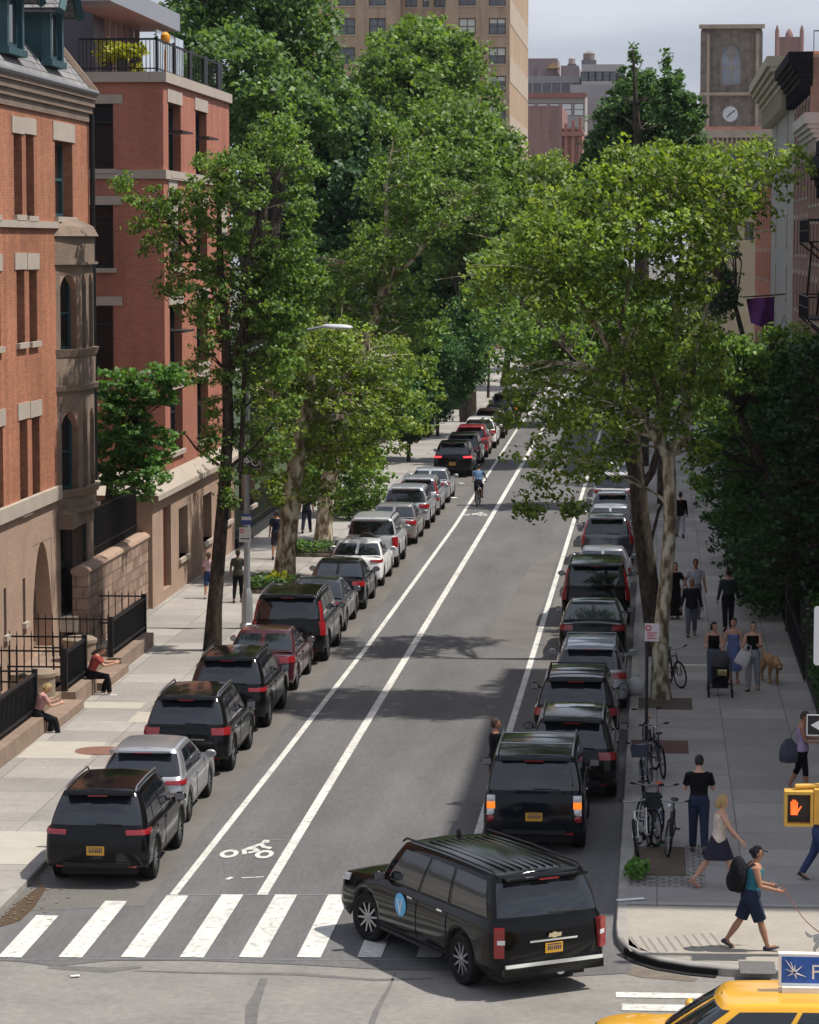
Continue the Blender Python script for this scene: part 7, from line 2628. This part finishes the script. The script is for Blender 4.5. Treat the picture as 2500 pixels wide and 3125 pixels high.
tree('plane tree with pale mottled trunk and broad yellow green crown over the right pavement', tuple(b),
     L_(y, [(2018, 2138), (2014, 2050), (2018, 1920), (2034, 1760), (2046, 1600), (2044, 1480), (2040, 1390), (1985, 1310), (1962, 1260)], [.27, .215, .185, .165, .16, .165, .17, .11, .06]),
     RB + RB2, LF_PLANE, BARKP, .19, .86, .46, 23,
     limbs=[L_(y, [(2040, 1395), (2090, 1330), (2096, 1220), (2080, 1080), (2060, 930), (2080, 780), (2070, 640)], [.15, .13, .12, .11, .09, .06, .03]), L_(y, [(2035, 1400), (2010, 1310), (2015, 1220), (1995, 1130), (1890, 1130), (1830, 1010), (1770, 920), (1740, 860)], [.11, .10, .09, .08, .075, .065, .05, .03]),
            L_(y, [(1890, 1130), (1905, 1020), (1890, 990), (1920, 880), (1925, 760)], [.07, .06, .055, .045, .02]), L_(y, [(2060, 1020), (2105, 990), (2110, 880), (2125, 700)], [.07, .06, .05, .02]), L_(y, [(2048, 1560), (2020, 1520), (1990, 1500)], [.06, .045, .02]), L_(y, [(2096, 1230), (2150, 960), (2210, 740), (2290, 560), (2380, 500)], [.08, .06, .045, .03, .012])],
     ntwig=110, group='trees at the right kerb')
b = G(2010, 2000, SIDEWALK)
y2 = b.y
tree('dark trunked street tree just behind the pale plane trunk', (b.x - .02, b.y, SIDEWALK), L_(y2, [(2008, 2003), (1996, 1900), (1978, 1760), (1958, 1600), (1944, 1450), (1930, 1300), (1900, 1100)], [.34, .28, .26, .25, .22, .16, .08]),
     [E_(1800, 980, y2 + 2, 130, 90), E_(1660, 1010, y2 + 2, 120, 80), E_(1930, 980, y2 + 2, 120, 90), E_(1540, 980, y2 + 3, 90, 70), E_(1720, 1100, y2 + 2, 110, 70), E_(1560, 1080, y2 + 3, 60, 50), E_(1490, 830, y2 + 3, 80, 70), E_(1620, 1180, y2 + 2, 60, 60)],
     LF_MID, BARKD, .21, .85, .5, 22, limbs=[L_(y2, [(1950, 1500), (1990, 1440), (2020, 1330), (2080, 1230)], [.13, .11, .09, .03]), L_(y2, [(1952, 1540), (1900, 1330), (1800, 1150), (1700, 1040)], [.12, .1, .07, .03]), L_(y2, [(1972, 1720), (2010, 1560), (2040, 1500), (2060, 1480)], [.05, .045, .04, .02])], ntwig=60, group='trees at the right kerb')
for (lab, Yt, blobs, m) in (('street tree at the right kerb behind the two near trunks', 128, [E_(1900, 1080, 128, 110, 80), E_(2010, 1060, 128, 100, 80), E_(1800, 1040, 128, 90, 70), E_(2080, 1130, 128, 80, 70), E_(1950, 980, 128, 110, 70), E_(1860, 1170, 128, 80, 50), E_(2020, 1180, 128, 70, 50)], LF_MID),
                            ('dark street tree farther along the right kerb', 185, [E_(1900, 960, 185, 100, 80), E_(1800, 1000, 185, 90, 70), E_(1990, 980, 185, 90, 80), E_(1720, 960, 185, 80, 60), E_(1860, 880, 185, 90, 70), E_(1950, 1050, 185, 70, 50)], LF_DARK)):
    tree(lab, (.25, Yt, SIDEWALK), ([Vector((.25, Yt, SIDEWALK)), Vector((.2, Yt, 3)), Vector((.1, Yt, 5)), Vector(blobs[0][0])], [.24, .2, .17, .05]), blobs, m, BARKD, .28, .95, .6, 24, ntwig=30, group='trees at the right kerb')
# dark yard trees at the right
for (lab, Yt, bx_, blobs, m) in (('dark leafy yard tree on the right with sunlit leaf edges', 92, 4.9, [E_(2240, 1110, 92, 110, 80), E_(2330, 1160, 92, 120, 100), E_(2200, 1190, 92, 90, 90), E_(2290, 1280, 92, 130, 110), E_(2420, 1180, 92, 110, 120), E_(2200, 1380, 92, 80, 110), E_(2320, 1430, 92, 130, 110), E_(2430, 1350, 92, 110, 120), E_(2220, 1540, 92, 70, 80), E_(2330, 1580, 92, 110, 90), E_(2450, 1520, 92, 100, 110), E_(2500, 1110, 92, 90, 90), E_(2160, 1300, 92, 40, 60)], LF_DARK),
                                 ('bright leaf sprays added as the sunlit edge of the dark yard trees', 86, 3.9, [E_(2170, 1070, 86, 40, 26), E_(2230, 1040, 86, 45, 26), E_(2290, 1080, 86, 40, 24), E_(2150, 1150, 86, 36, 30), E_(2210, 1130, 86, 40, 24), E_(2270, 1170, 86, 44, 26), E_(2330, 1130, 86, 36, 22), E_(2140, 1250, 86, 30, 40), E_(2190, 1240, 86, 40, 22), E_(2240, 1300, 86, 36, 22), E_(2160, 1370, 86, 30, 36), E_(2140, 1470, 86, 24, 30), E_(2380, 1020, 86, 40, 20)], LF_MID),  # lighter leaves stand in for sunlight on the edge of the dark trees
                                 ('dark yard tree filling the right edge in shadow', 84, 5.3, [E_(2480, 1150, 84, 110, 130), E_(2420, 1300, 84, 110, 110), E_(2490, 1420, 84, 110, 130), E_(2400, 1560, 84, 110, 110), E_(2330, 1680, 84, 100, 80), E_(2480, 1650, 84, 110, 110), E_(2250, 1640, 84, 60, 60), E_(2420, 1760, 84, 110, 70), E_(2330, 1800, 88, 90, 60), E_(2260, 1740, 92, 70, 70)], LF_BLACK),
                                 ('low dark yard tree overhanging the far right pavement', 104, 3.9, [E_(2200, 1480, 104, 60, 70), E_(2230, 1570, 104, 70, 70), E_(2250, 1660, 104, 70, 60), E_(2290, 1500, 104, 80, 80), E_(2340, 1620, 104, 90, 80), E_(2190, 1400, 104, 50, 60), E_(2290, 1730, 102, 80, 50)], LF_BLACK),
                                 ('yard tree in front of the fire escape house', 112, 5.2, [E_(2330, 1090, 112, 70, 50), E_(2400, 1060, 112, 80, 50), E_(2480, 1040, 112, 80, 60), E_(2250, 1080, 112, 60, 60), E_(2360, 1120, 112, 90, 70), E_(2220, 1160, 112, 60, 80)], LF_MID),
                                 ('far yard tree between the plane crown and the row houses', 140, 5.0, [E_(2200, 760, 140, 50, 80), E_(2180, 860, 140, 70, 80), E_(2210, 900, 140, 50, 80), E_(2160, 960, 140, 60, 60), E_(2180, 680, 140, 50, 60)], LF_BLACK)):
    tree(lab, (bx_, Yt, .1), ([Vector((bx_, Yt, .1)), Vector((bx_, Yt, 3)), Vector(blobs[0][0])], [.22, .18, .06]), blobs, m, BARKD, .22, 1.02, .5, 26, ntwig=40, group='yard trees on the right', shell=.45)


# ------------------------------------------------------------------ low plants
DENS[0] = 1.0
def shrub(label, c, r, m, leaf=.1, n=500, name='shrub', stem=True):
    rt_ = thing(name, label, 'plant', (c[0], c[1], max(.1, c[2] - r[2])))
    K = clumps([(c, r)], max(.1, min(r) * .5), .3)
    C = foliage(K, min(r) * .5, max(6, n // max(1, len(K))), .8)
    C = C[C[:, 2] > .14]
    link('foliage', leafmesh('foliage', C, leaf, m, .5), rt_, True)
    if stem:
        mb = MB()
        for k in range(5):
            mb.tube([(c[0] + RS.uniform(-.1, .1), c[1] + RS.uniform(-.1, .1), max(.1, c[2] - r[2])), (c[0] + RS.uniform(-.5, .5) * r[0], c[1] + RS.uniform(-.5, .5) * r[1], c[2] + r[2] * .4)], [.012, .005], 4)
        mb.build('stems', BARKD, rt_, True)
    return rt_


wd0 = G(1948, 2690, SIDEWALK)
shrub('clump of bright green weeds at the edge of the bare tree pit', (-.36, wd0.y + .3, .30), (.18, .55, .16), LF_SHRUB, .09, 420, 'weed_clump')
shrub('thin strip of grass under the bicycle wheels at the tree pit', (-.05, 54.8, .16), (.42, .14, .05), LF_SHRUB, .05, 260, 'grass_tuft', False)
zt2 = ZP + .55
for (px, py, rx, rz_, lab) in ((325, 160, .34, .42, 'yellow green potted shrub against the grey penthouse wall'), (372, 160, .32, .34, 'yellow flowering shrub in the middle of the terrace end'), (415, 158, .26, .30, 'yellow flowering shrub at the terrace corner behind the railing'), (420, 212, .16, .22, 'small yellow plant low behind the terrace corner railing')):
    c = PY(px, py, 94.0)
    shrub(lab, tuple(c), (rx, .4, rz_), LF_YEL, .12, 420)
    pt_ = MB()
    pt_.lathe([(.14, 0), (.19, c.z - rz_ - ZP + .1), (.15, c.z - rz_ - ZP + .1), (.02, c.z - rz_ - ZP + .02)], 14, 'Z', (c.x, 94.0, ZP))
    tag(pt_.build('plant_pot', mat('pot_grey', (0.08, 0.08, 0.085), .7)), 'dark pot under the ' + lab.split(' in ')[0].split(' at ')[0].split(' against ')[0].split(' low ')[0] + (' by the wall' if px < 350 else ' mid terrace' if px < 400 else ' at the corner' if py < 200 else ' lowest at the corner'), 'plant pot')
for (px, py, lab) in ((832, 1800, 'planted tree bed with yellow flowers at the foot of the mottled plane tree'), (958, 1690, 'planted tree bed with low green leaves behind the black sedan'), (1100, 1560, 'low planted bed beside the silver wagon'), (1275, 1330, 'small planted bed with red edging beyond the thin stem')):
    p = G(px, py, SIDEWALK)
    bd = thing('planter_bed', lab, 'planter', (p.x, p.y, SIDEWALK))
    m = MB()
    m.box(-.72, -1.1, 0, .72, 1.1, .04)
    m.build('soil', SOIL, bd)
    m = MB()
    for s in (1, -1):
        for z in (.16, .34):
            m.box(s * .74 - .015, -1.12, z, s * .74 + .015, 1.12, z + .025)
            m.box(-.74, s * 1.12 - .015, z, .74, s * 1.12 + .015, z + .025)
        for k in range(7):
            m.box(s * .74 - .012, -1.1 + k * .36, 0, s * .74 + .012, -1.075 + k * .36, .4)
    m.build('low_railing', IRON if px != 1275 else mat('edging_red', (0.4, 0.08, 0.05), .7), bd)
    K = RS.uniform(-1, 1, size=(60, 3)) * np.array([.62, 1.0, .12]) + np.array([p.x, p.y, SIDEWALK + .28])
    link('leaves', leafmesh('leaves', foliage(K, .2, 14), .13, LF_BED, .5), bd, True)
    if px == 832:
        K = RS.uniform(-1, 1, size=(16, 3)) * np.array([.3, .5, .08]) + np.array([p.x + .15, p.y + .1, SIDEWALK + .48])
        link('flowers', leafmesh('flowers', foliage(K, .12, 14), .11, LF_YEL, .6), bd, True)
# hedges and yard at the right
for (x, y, z, r, lab, m) in ((4.35, 66.5, .75, (.55, 2.6, .75), 'dark clipped hedge nearest the woman in lavender', LF_DARK), (4.5, 72.5, .9, (.6, 2.4, .85), 'dark hedge behind the golden dog', LF_DARK), (4.6, 61.5, .7, (.5, 1.8, .65), 'dark low bush behind the black arrow sign', LF_DARK), (3.25, 92, 1.0, (.75, 4.5, 1.05), 'tall dark hedge along the right pavement past the man in green', LF_DARK), (3.2, 104, 1.1, (.8, 7.5, 1.15), 'long dark hedge along the far right pavement', LF_DARK), (5.3, 79, 1.0, (1.2, 3.5, 1.1), 'dark mass of yard shrubs behind the women with the stroller', LF_DARK)):
    shrub(lab, (x, y, z), r, m, .12, 5200, 'hedge')
yf = thing('yard_fence', 'black iron yard fence along the inner edge of the right pavement', 'fence', (3.75, 100, .1))
m = MB()
for z in (.25, 1.05):
    m.box(3.73, 76, z, 3.77, 150, z + .04)
for k in range(290):
    m.box(3.74, 76 + k * .255, .1, 3.765, 76.025 + k * .255, 1.2)
m.build('bars', IRON, yf, True)
flat('yard_ground', [[(3.8, 60), (6.9, 60), (6.9, 240), (3.8, 240)]], SIDEWALK + .004, mat('yard_soil', (0.035, 0.035, 0.03), .95, var=.3, scale=2))

# ------------------------------------------------------------------ street furniture
# street lamp at the left
b = G(755, 1918, SIDEWALK)
yl = b.y
sl_ = thing('street_lamp', 'grey street lamp with long curved arm reaching over the parked cars', 'street lamp', tuple(b))
m = MB()
m.lathe([(.22, 0), (.22, .12), (.17, .18), (.16, .95), (.11, 1.15), (.09, 1.2)], 8, 'Z')
m.build('base', GALV, sl_)
top_z = PY(750, 1075, yl).z
m = MB()
m.tube([(0, 0, 1.1), (0, 0, top_z)], [.095, .065], 10)
m.build('pole', GALV, sl_)
m = MB()
arm = [(755, 1075), (800, 1055), (870, 1032), (930, 1008), (985, 997)]
m.tube([PY(*p, yl) - Vector(b) for p in arm], [.06, .05, .045, .04, .035], 8)
m.tube([PY(755, 1130, yl) - Vector(b), PY(820, 1075, yl) - Vector(b), PY(880, 1030, yl) - Vector(b)], [.03, .028, .025], 6)
m.build('arm', GALV, sl_)
m = MB()
h0, h1_ = PY(985, 997, yl) - Vector(b), PY(1076, 1000, yl) - Vector(b)
m.loft([[Vector((lerp(h0.x, h1_.x, t), .0, lerp(h0.z, h1_.z, t))) + Vector((0, wv_ * math.cos(q), hv * math.sin(q) * (1 if math.sin(q) > 0 else .6))) for q in [2 * math.pi * k / 14 for k in range(14)]] for t, wv_, hv in ((0, .05, .05), (.1, .10, .08), (.35, .15, .09), (.75, .17, .085), (.95, .13, .06), (1.0, .05, .03))])
m.build('lamp_head', mat('lamp_white', (0.62, 0.63, 0.66), .4, .2), sl_)


def board(root, name, P0, w_, h_, m, n=(0, -1), t=.02, rz=0):
    """flat sign facing -Y, centred at P0"""
    mb = MB()
    mb.box(-w_ / 2, -t / 2, -h_ / 2, w_ / 2, t / 2, h_ / 2)
    o = mb.build(name, m, root)
    o.location = P0
    o.rotation_euler = (0, 0, rz)
    return o


# bike lane sign and parking notice on the lamp pole: signs are things of their own
BLACKS = mat('sign_black', (0.012, 0.012, 0.014), .4)
SREF = mat('sign_white', (0.72, 0.72, 0.72), .45)
SRED = mat('sign_red', (0.55, 0.04, 0.04), .45)
c = PY(762, 1405, yl - .14)
sg = thing('bike_sign', 'black sign with white bicycle symbol on the street lamp pole', 'sign', tuple(c))
board(sg, 'panel', (0, 0, 0), .66, .50, BLACKS)
m = MB()
for (x0, z0, x1, z1) in ((-.32, .235, .32, .245), (-.32, -.245, .32, -.235), (-.325, -.24, -.315, .24), (.315, -.24, .325, .24)):
    m.box(x0, -.0135, z0, x1, -.0115, z1)
m.build('border', SREF, sg)
m = MB()
for x in (-.17, .17):
    rows = [[(x + r_ * math.cos(2 * math.pi * k / 20), -.013, -.05 + r_ * math.sin(2 * math.pi * k / 20)) for k in range(21)] for r_ in (.085, .115)]
    m.grid(rows)
for a, c2 in (((-.17, -.05), (-.08, .10)), ((-.08, .10), (.10, .09)), ((.10, .09), (0, -.05)), ((0, -.05), (-.09, .08)), ((.17, -.05), (.10, .14)), ((.10, .14), (.16, .15)), ((-.12, .13), (-.05, .13)), ((-.17, -.05), (0, -.05))):
    a, c2 = Vector(a), Vector(c2)
    t = (c2 - a).normalized() * .0
    nn = Vector((-(c2 - a).y, (c2 - a).x)).normalized() * .016
    zoff = -.0135 - .0003 * (len(m.f) % 9)
    m.add([(p.x, zoff, p.y) for p in (a + nn, c2 + nn, c2 - nn, a - nn)], [(0, 1, 2, 3)])
m.build('bicycle_symbol', SREF, sg)
c = PY(748, 1632, yl - .14)
sg = thing('parking_sign', 'white parking notice with red mark on the street lamp pole', 'sign', tuple(c))
board(sg, 'panel', (0, 0, 0), .34, .42, SREF)
rows = [[(-.09 + r_ * math.cos(2 * math.pi * k / 20), -.0125, .11 + r_ * math.sin(2 * math.pi * k / 20)) for k in range(21)] for r_ in (.045, .07)]
m = MB().grid(rows)
m.box(-.10, -.013, .07, -.08, -.0118, .15)
m.build('red_mark', SRED, sg)
m = MB()
m.box(-.14, -.0128, -.13, .14, -.0118, -.10)
m.build('text_line', BLACKS, sg)
c = PY(752, 1585, yl - .14)
sg = thing('notice_sign', 'small blue and white notice above the parking sign on the lamp pole', 'sign', tuple(c))
board(sg, 'panel', (0, 0, 0), .30, .30, mat('sign_blue', (0.05, 0.08, 0.3), .5))
board(sg, 'white_band', (0, -.012, .03), .28, .10, SREF, t=.006)

# thin sign pole among the bicycles
b = G(1972, 2345, SIDEWALK)
sp_ = thing('sign_pole', 'thin dark sign pole that the bicycles are locked to', 'pole', tuple(b))
MB().tube([(0, 0, 0), (0, 0, PY(1972, 1895, b.y).z - SIDEWALK)], .035, 8).build('post', mat('pole_green', (0.035, 0.04, 0.038), .5, .4), sp_)
c = PY(1990, 1930, b.y - .06)
sg = thing('parking_sign', 'white and red parking sign on the thin pole by the bicycles', 'sign', tuple(c))
board(sg, 'panel', (0, 0, 0), .31, .38, mat('sign_pink', (0.62, 0.55, 0.57), .5), rz=R(-8))
m = MB()
m.grid([[(-.075 + r_ * math.cos(2 * math.pi * k / 20), -.024, .095 + r_ * math.sin(2 * math.pi * k / 20)) for k in range(21)] for r_ in (.04, .065)])
for k in range(3):
    m.box(-.10, -.027, -.02 - k * .055, .11 - .04 * (k % 2), -.024, .0 - k * .055)
m.build('red_print', SRED, sg)

# signal pole at the right edge (the post stands just outside the picture)
YS = 46.3
px_ = PY(2560, 2000, YS).x
spole = thing('signal_pole', 'grey signal post at the right corner carrying the arrow sign', 'pole', (px_, YS + .12, SIDEWALK))
MB().tube([(0, 0, 0), (0, 0, 6.2)], .085, 12).build('post', GALV, spole)
MB().lathe([(.20, 0), (.20, .3), (.12, .42), (.09, .45)], 12, 'Z').build('base', GALV, spole)
c = PY(2547, 2465, YS)
a0, a1 = PY(2395, 2415, YS - .25), PY(2482, 2522, YS - .25)
yell = mat('signal_yellow', (0.62, 0.36, 0.06), .55, var=.12, scale=6)
wsg = thing('walk_signal', 'yellow pedestrian signal showing a lit orange hand', 'traffic signal', ((a0.x + a1.x) / 2, YS - .1, (a0.z + a1.z) / 2))
w_, h_ = a1.x - a0.x, a0.z - a1.z
m = MB()
t_ = .045
for (x0, z0, x1, z1) in ((-w_ / 2, h_ / 2 - t_, w_ / 2, h_ / 2), (-w_ / 2, -h_ / 2, w_ / 2, -h_ / 2 + t_), (-w_ / 2, -h_ / 2 + t_, -w_ / 2 + t_, h_ / 2 - t_), (w_ / 2 - t_, -h_ / 2 + t_, w_ / 2, h_ / 2 - t_)):
    m.box(x0, -.20, z0, x1, .12, z1)
m.box(-w_ / 2 + t_, .05, -h_ / 2 + t_, w_ / 2 - t_, .115, h_ / 2 - t_)
m.build('housing', yell, wsg)
m = MB()
m.box(-w_ / 2 + t_ + .001, -.06, -h_ / 2 + t_ + .001, w_ / 2 - t_ - .001, -.04, h_ / 2 - t_ - .001)
m.build('face', mat('signal_face', (0.035, 0.028, 0.025), .5), wsg)
m = MB()
cx_, cz_ = -w_ * .15, 0.0
hand = MB()
hand.box(cx_ - .055, -.068, -.115, cx_ + .055, -.0615, .01)
for i, (ox, ln) in enumerate(((-.045, .085), (-.016, .115), (.014, .11), (.042, .08))):
    hand.box(cx_ + ox - .012, -.068, .012, cx_ + ox + .012, -.0615, .012 + ln)
hand.add([(cx_ + .057, -.065, -.08), (cx_ + .057, -.065, -.03), (cx_ + .105, -.065, .035), (cx_ + .115, -.065, .015)], [(0, 1, 2, 3)])
hand.build('hand_symbol', mat('hand_lit', (0.9, 0.2, 0.03), .4, emit=((1.0, 0.13, 0.025), 1.15)), wsg)
m = MB()
for z in (h_ / 2 + .05, -h_ / 2 + .03):
    m.tube([(-w_ * .12 if z > 0 else w_ * .2, 0, z), (w_ * .7, .1, z), (px_ - (a0.x + a1.x) / 2, .22, z)], .042, 10)
m.box(w_ / 2 + .015, -.1, -h_ / 2 + .02, w_ / 2 + .13, .1, h_ / 2 + .02)
m.build('bracket', yell, wsg)
c = PY(2462, 2212, YS)
ow = thing('arrow_sign', 'black one way sign with a white arrow pointing left at the right edge', 'sign', (c.x + .46, YS - .02, c.z))
board(ow, 'panel', (0, 0, 0), .92, .33, SREF)
m = MB()
m.box(-.445, -.0125, -.15, .445, -.0112, .15)
m.build('field', BLACKS, ow)
m = MB()
m.add([(-.40, -.0135, 0), (-.20, -.0135, -.115), (-.20, -.0135, -.065), (.40, -.0135, -.065), (.40, -.0135, .065), (-.20, -.0135, .065), (-.20, -.0135, .115)], [tuple(range(7))])
ar = m.build('arrow', SREF, ow)
text('lettering', 'ONE WAY', .115, BLACKS, ar, (.07, -.0142, 0), (math.pi / 2, 0, 0), .0003)
c = PY(2484, 1940, YS)
vs_ = thing('upright_sign', 'tall white rounded sign at the right edge above the arrow sign', 'sign', (c.x + .24, YS - .02, c.z))
m = MB()
w2, h2_ = .24, .46
pl_ = []
for (sx, sz) in ((1, 1), (-1, 1), (-1, -1), (1, -1)):
    for k in range(5):
        a = math.atan2(sz, sx) - math.pi / 4 + k * math.pi / 8
        pl_.append((sx * (w2 - .05) + .05 * math.cos(a), sz * (h2_ - .05) + .05 * math.sin(a)))
m.prism(pl_, -.01, .01)
m.v = [(x, -z, y) for x, y, z in m.v]
m.build('panel', SREF, vs_)
# far left pavement: sign post and little things
for (px, pyb, pyt, lab) in ((1371, 1280, 1185, 'far grey sign pole beside the white suv'), (1404, 1270, 1185, 'far thin dark pole behind the white suv')):
    p = G(px, pyb, SIDEWALK)
    o = MB().tube([(p.x, p.y, SIDEWALK), (p.x, p.y, PY(px, pyt, p.y).z)], .06, 8).build('sign_pole', GALV if px == 1371 else IRON)
    tag(o, lab, 'pole')
p = G(1940, 2120, SIDEWALK)
m = MB()
m.ell((0, 0, .2), .26, .22, .24, 14, 10)
m.tube([(0, 0, .36), (.02, 0, .46), (.06, .02, .52)], [.07, .04, .07], 8)
o = link('litter_bag', remesh(m, 'bag', mat('bag_plastic', (0.6, 0.6, 0.6), .4), .025, 3))
o.location = (p.x, p.y, SIDEWALK)
tag(o, 'white plastic litter bag on the kerb beside the plane trunk', 'bag')
# far people at the avenue end are too small to show limbs

# ------------------------------------------------------------------ air
hz = MB().box(-690, -70, -1.0, 690, 1480, 60).build('haze', None)
hz.data.materials.clear()
hm = bpy.data.materials.new('haze')
hm.use_nodes = True
hm.node_tree.nodes.clear()
ho = hm.node_tree.nodes.new('ShaderNodeOutputMaterial')
hv = hm.node_tree.nodes.new('ShaderNodeVolumePrincipled')
hv.inputs['Color'].default_value = (0.86, 0.91, 1.0, 1)
hv.inputs['Density'].default_value = 0.00006
hv.inputs['Anisotropy'].default_value = 0.2
hm.node_tree.links.new(hv.outputs[0], ho.inputs['Volume'])
hz.data.materials.append(hm)
struct(hz, 'stuff')
SC.cycles.volume_bounces = 0
SC.cycles.volume_step_rate = 10
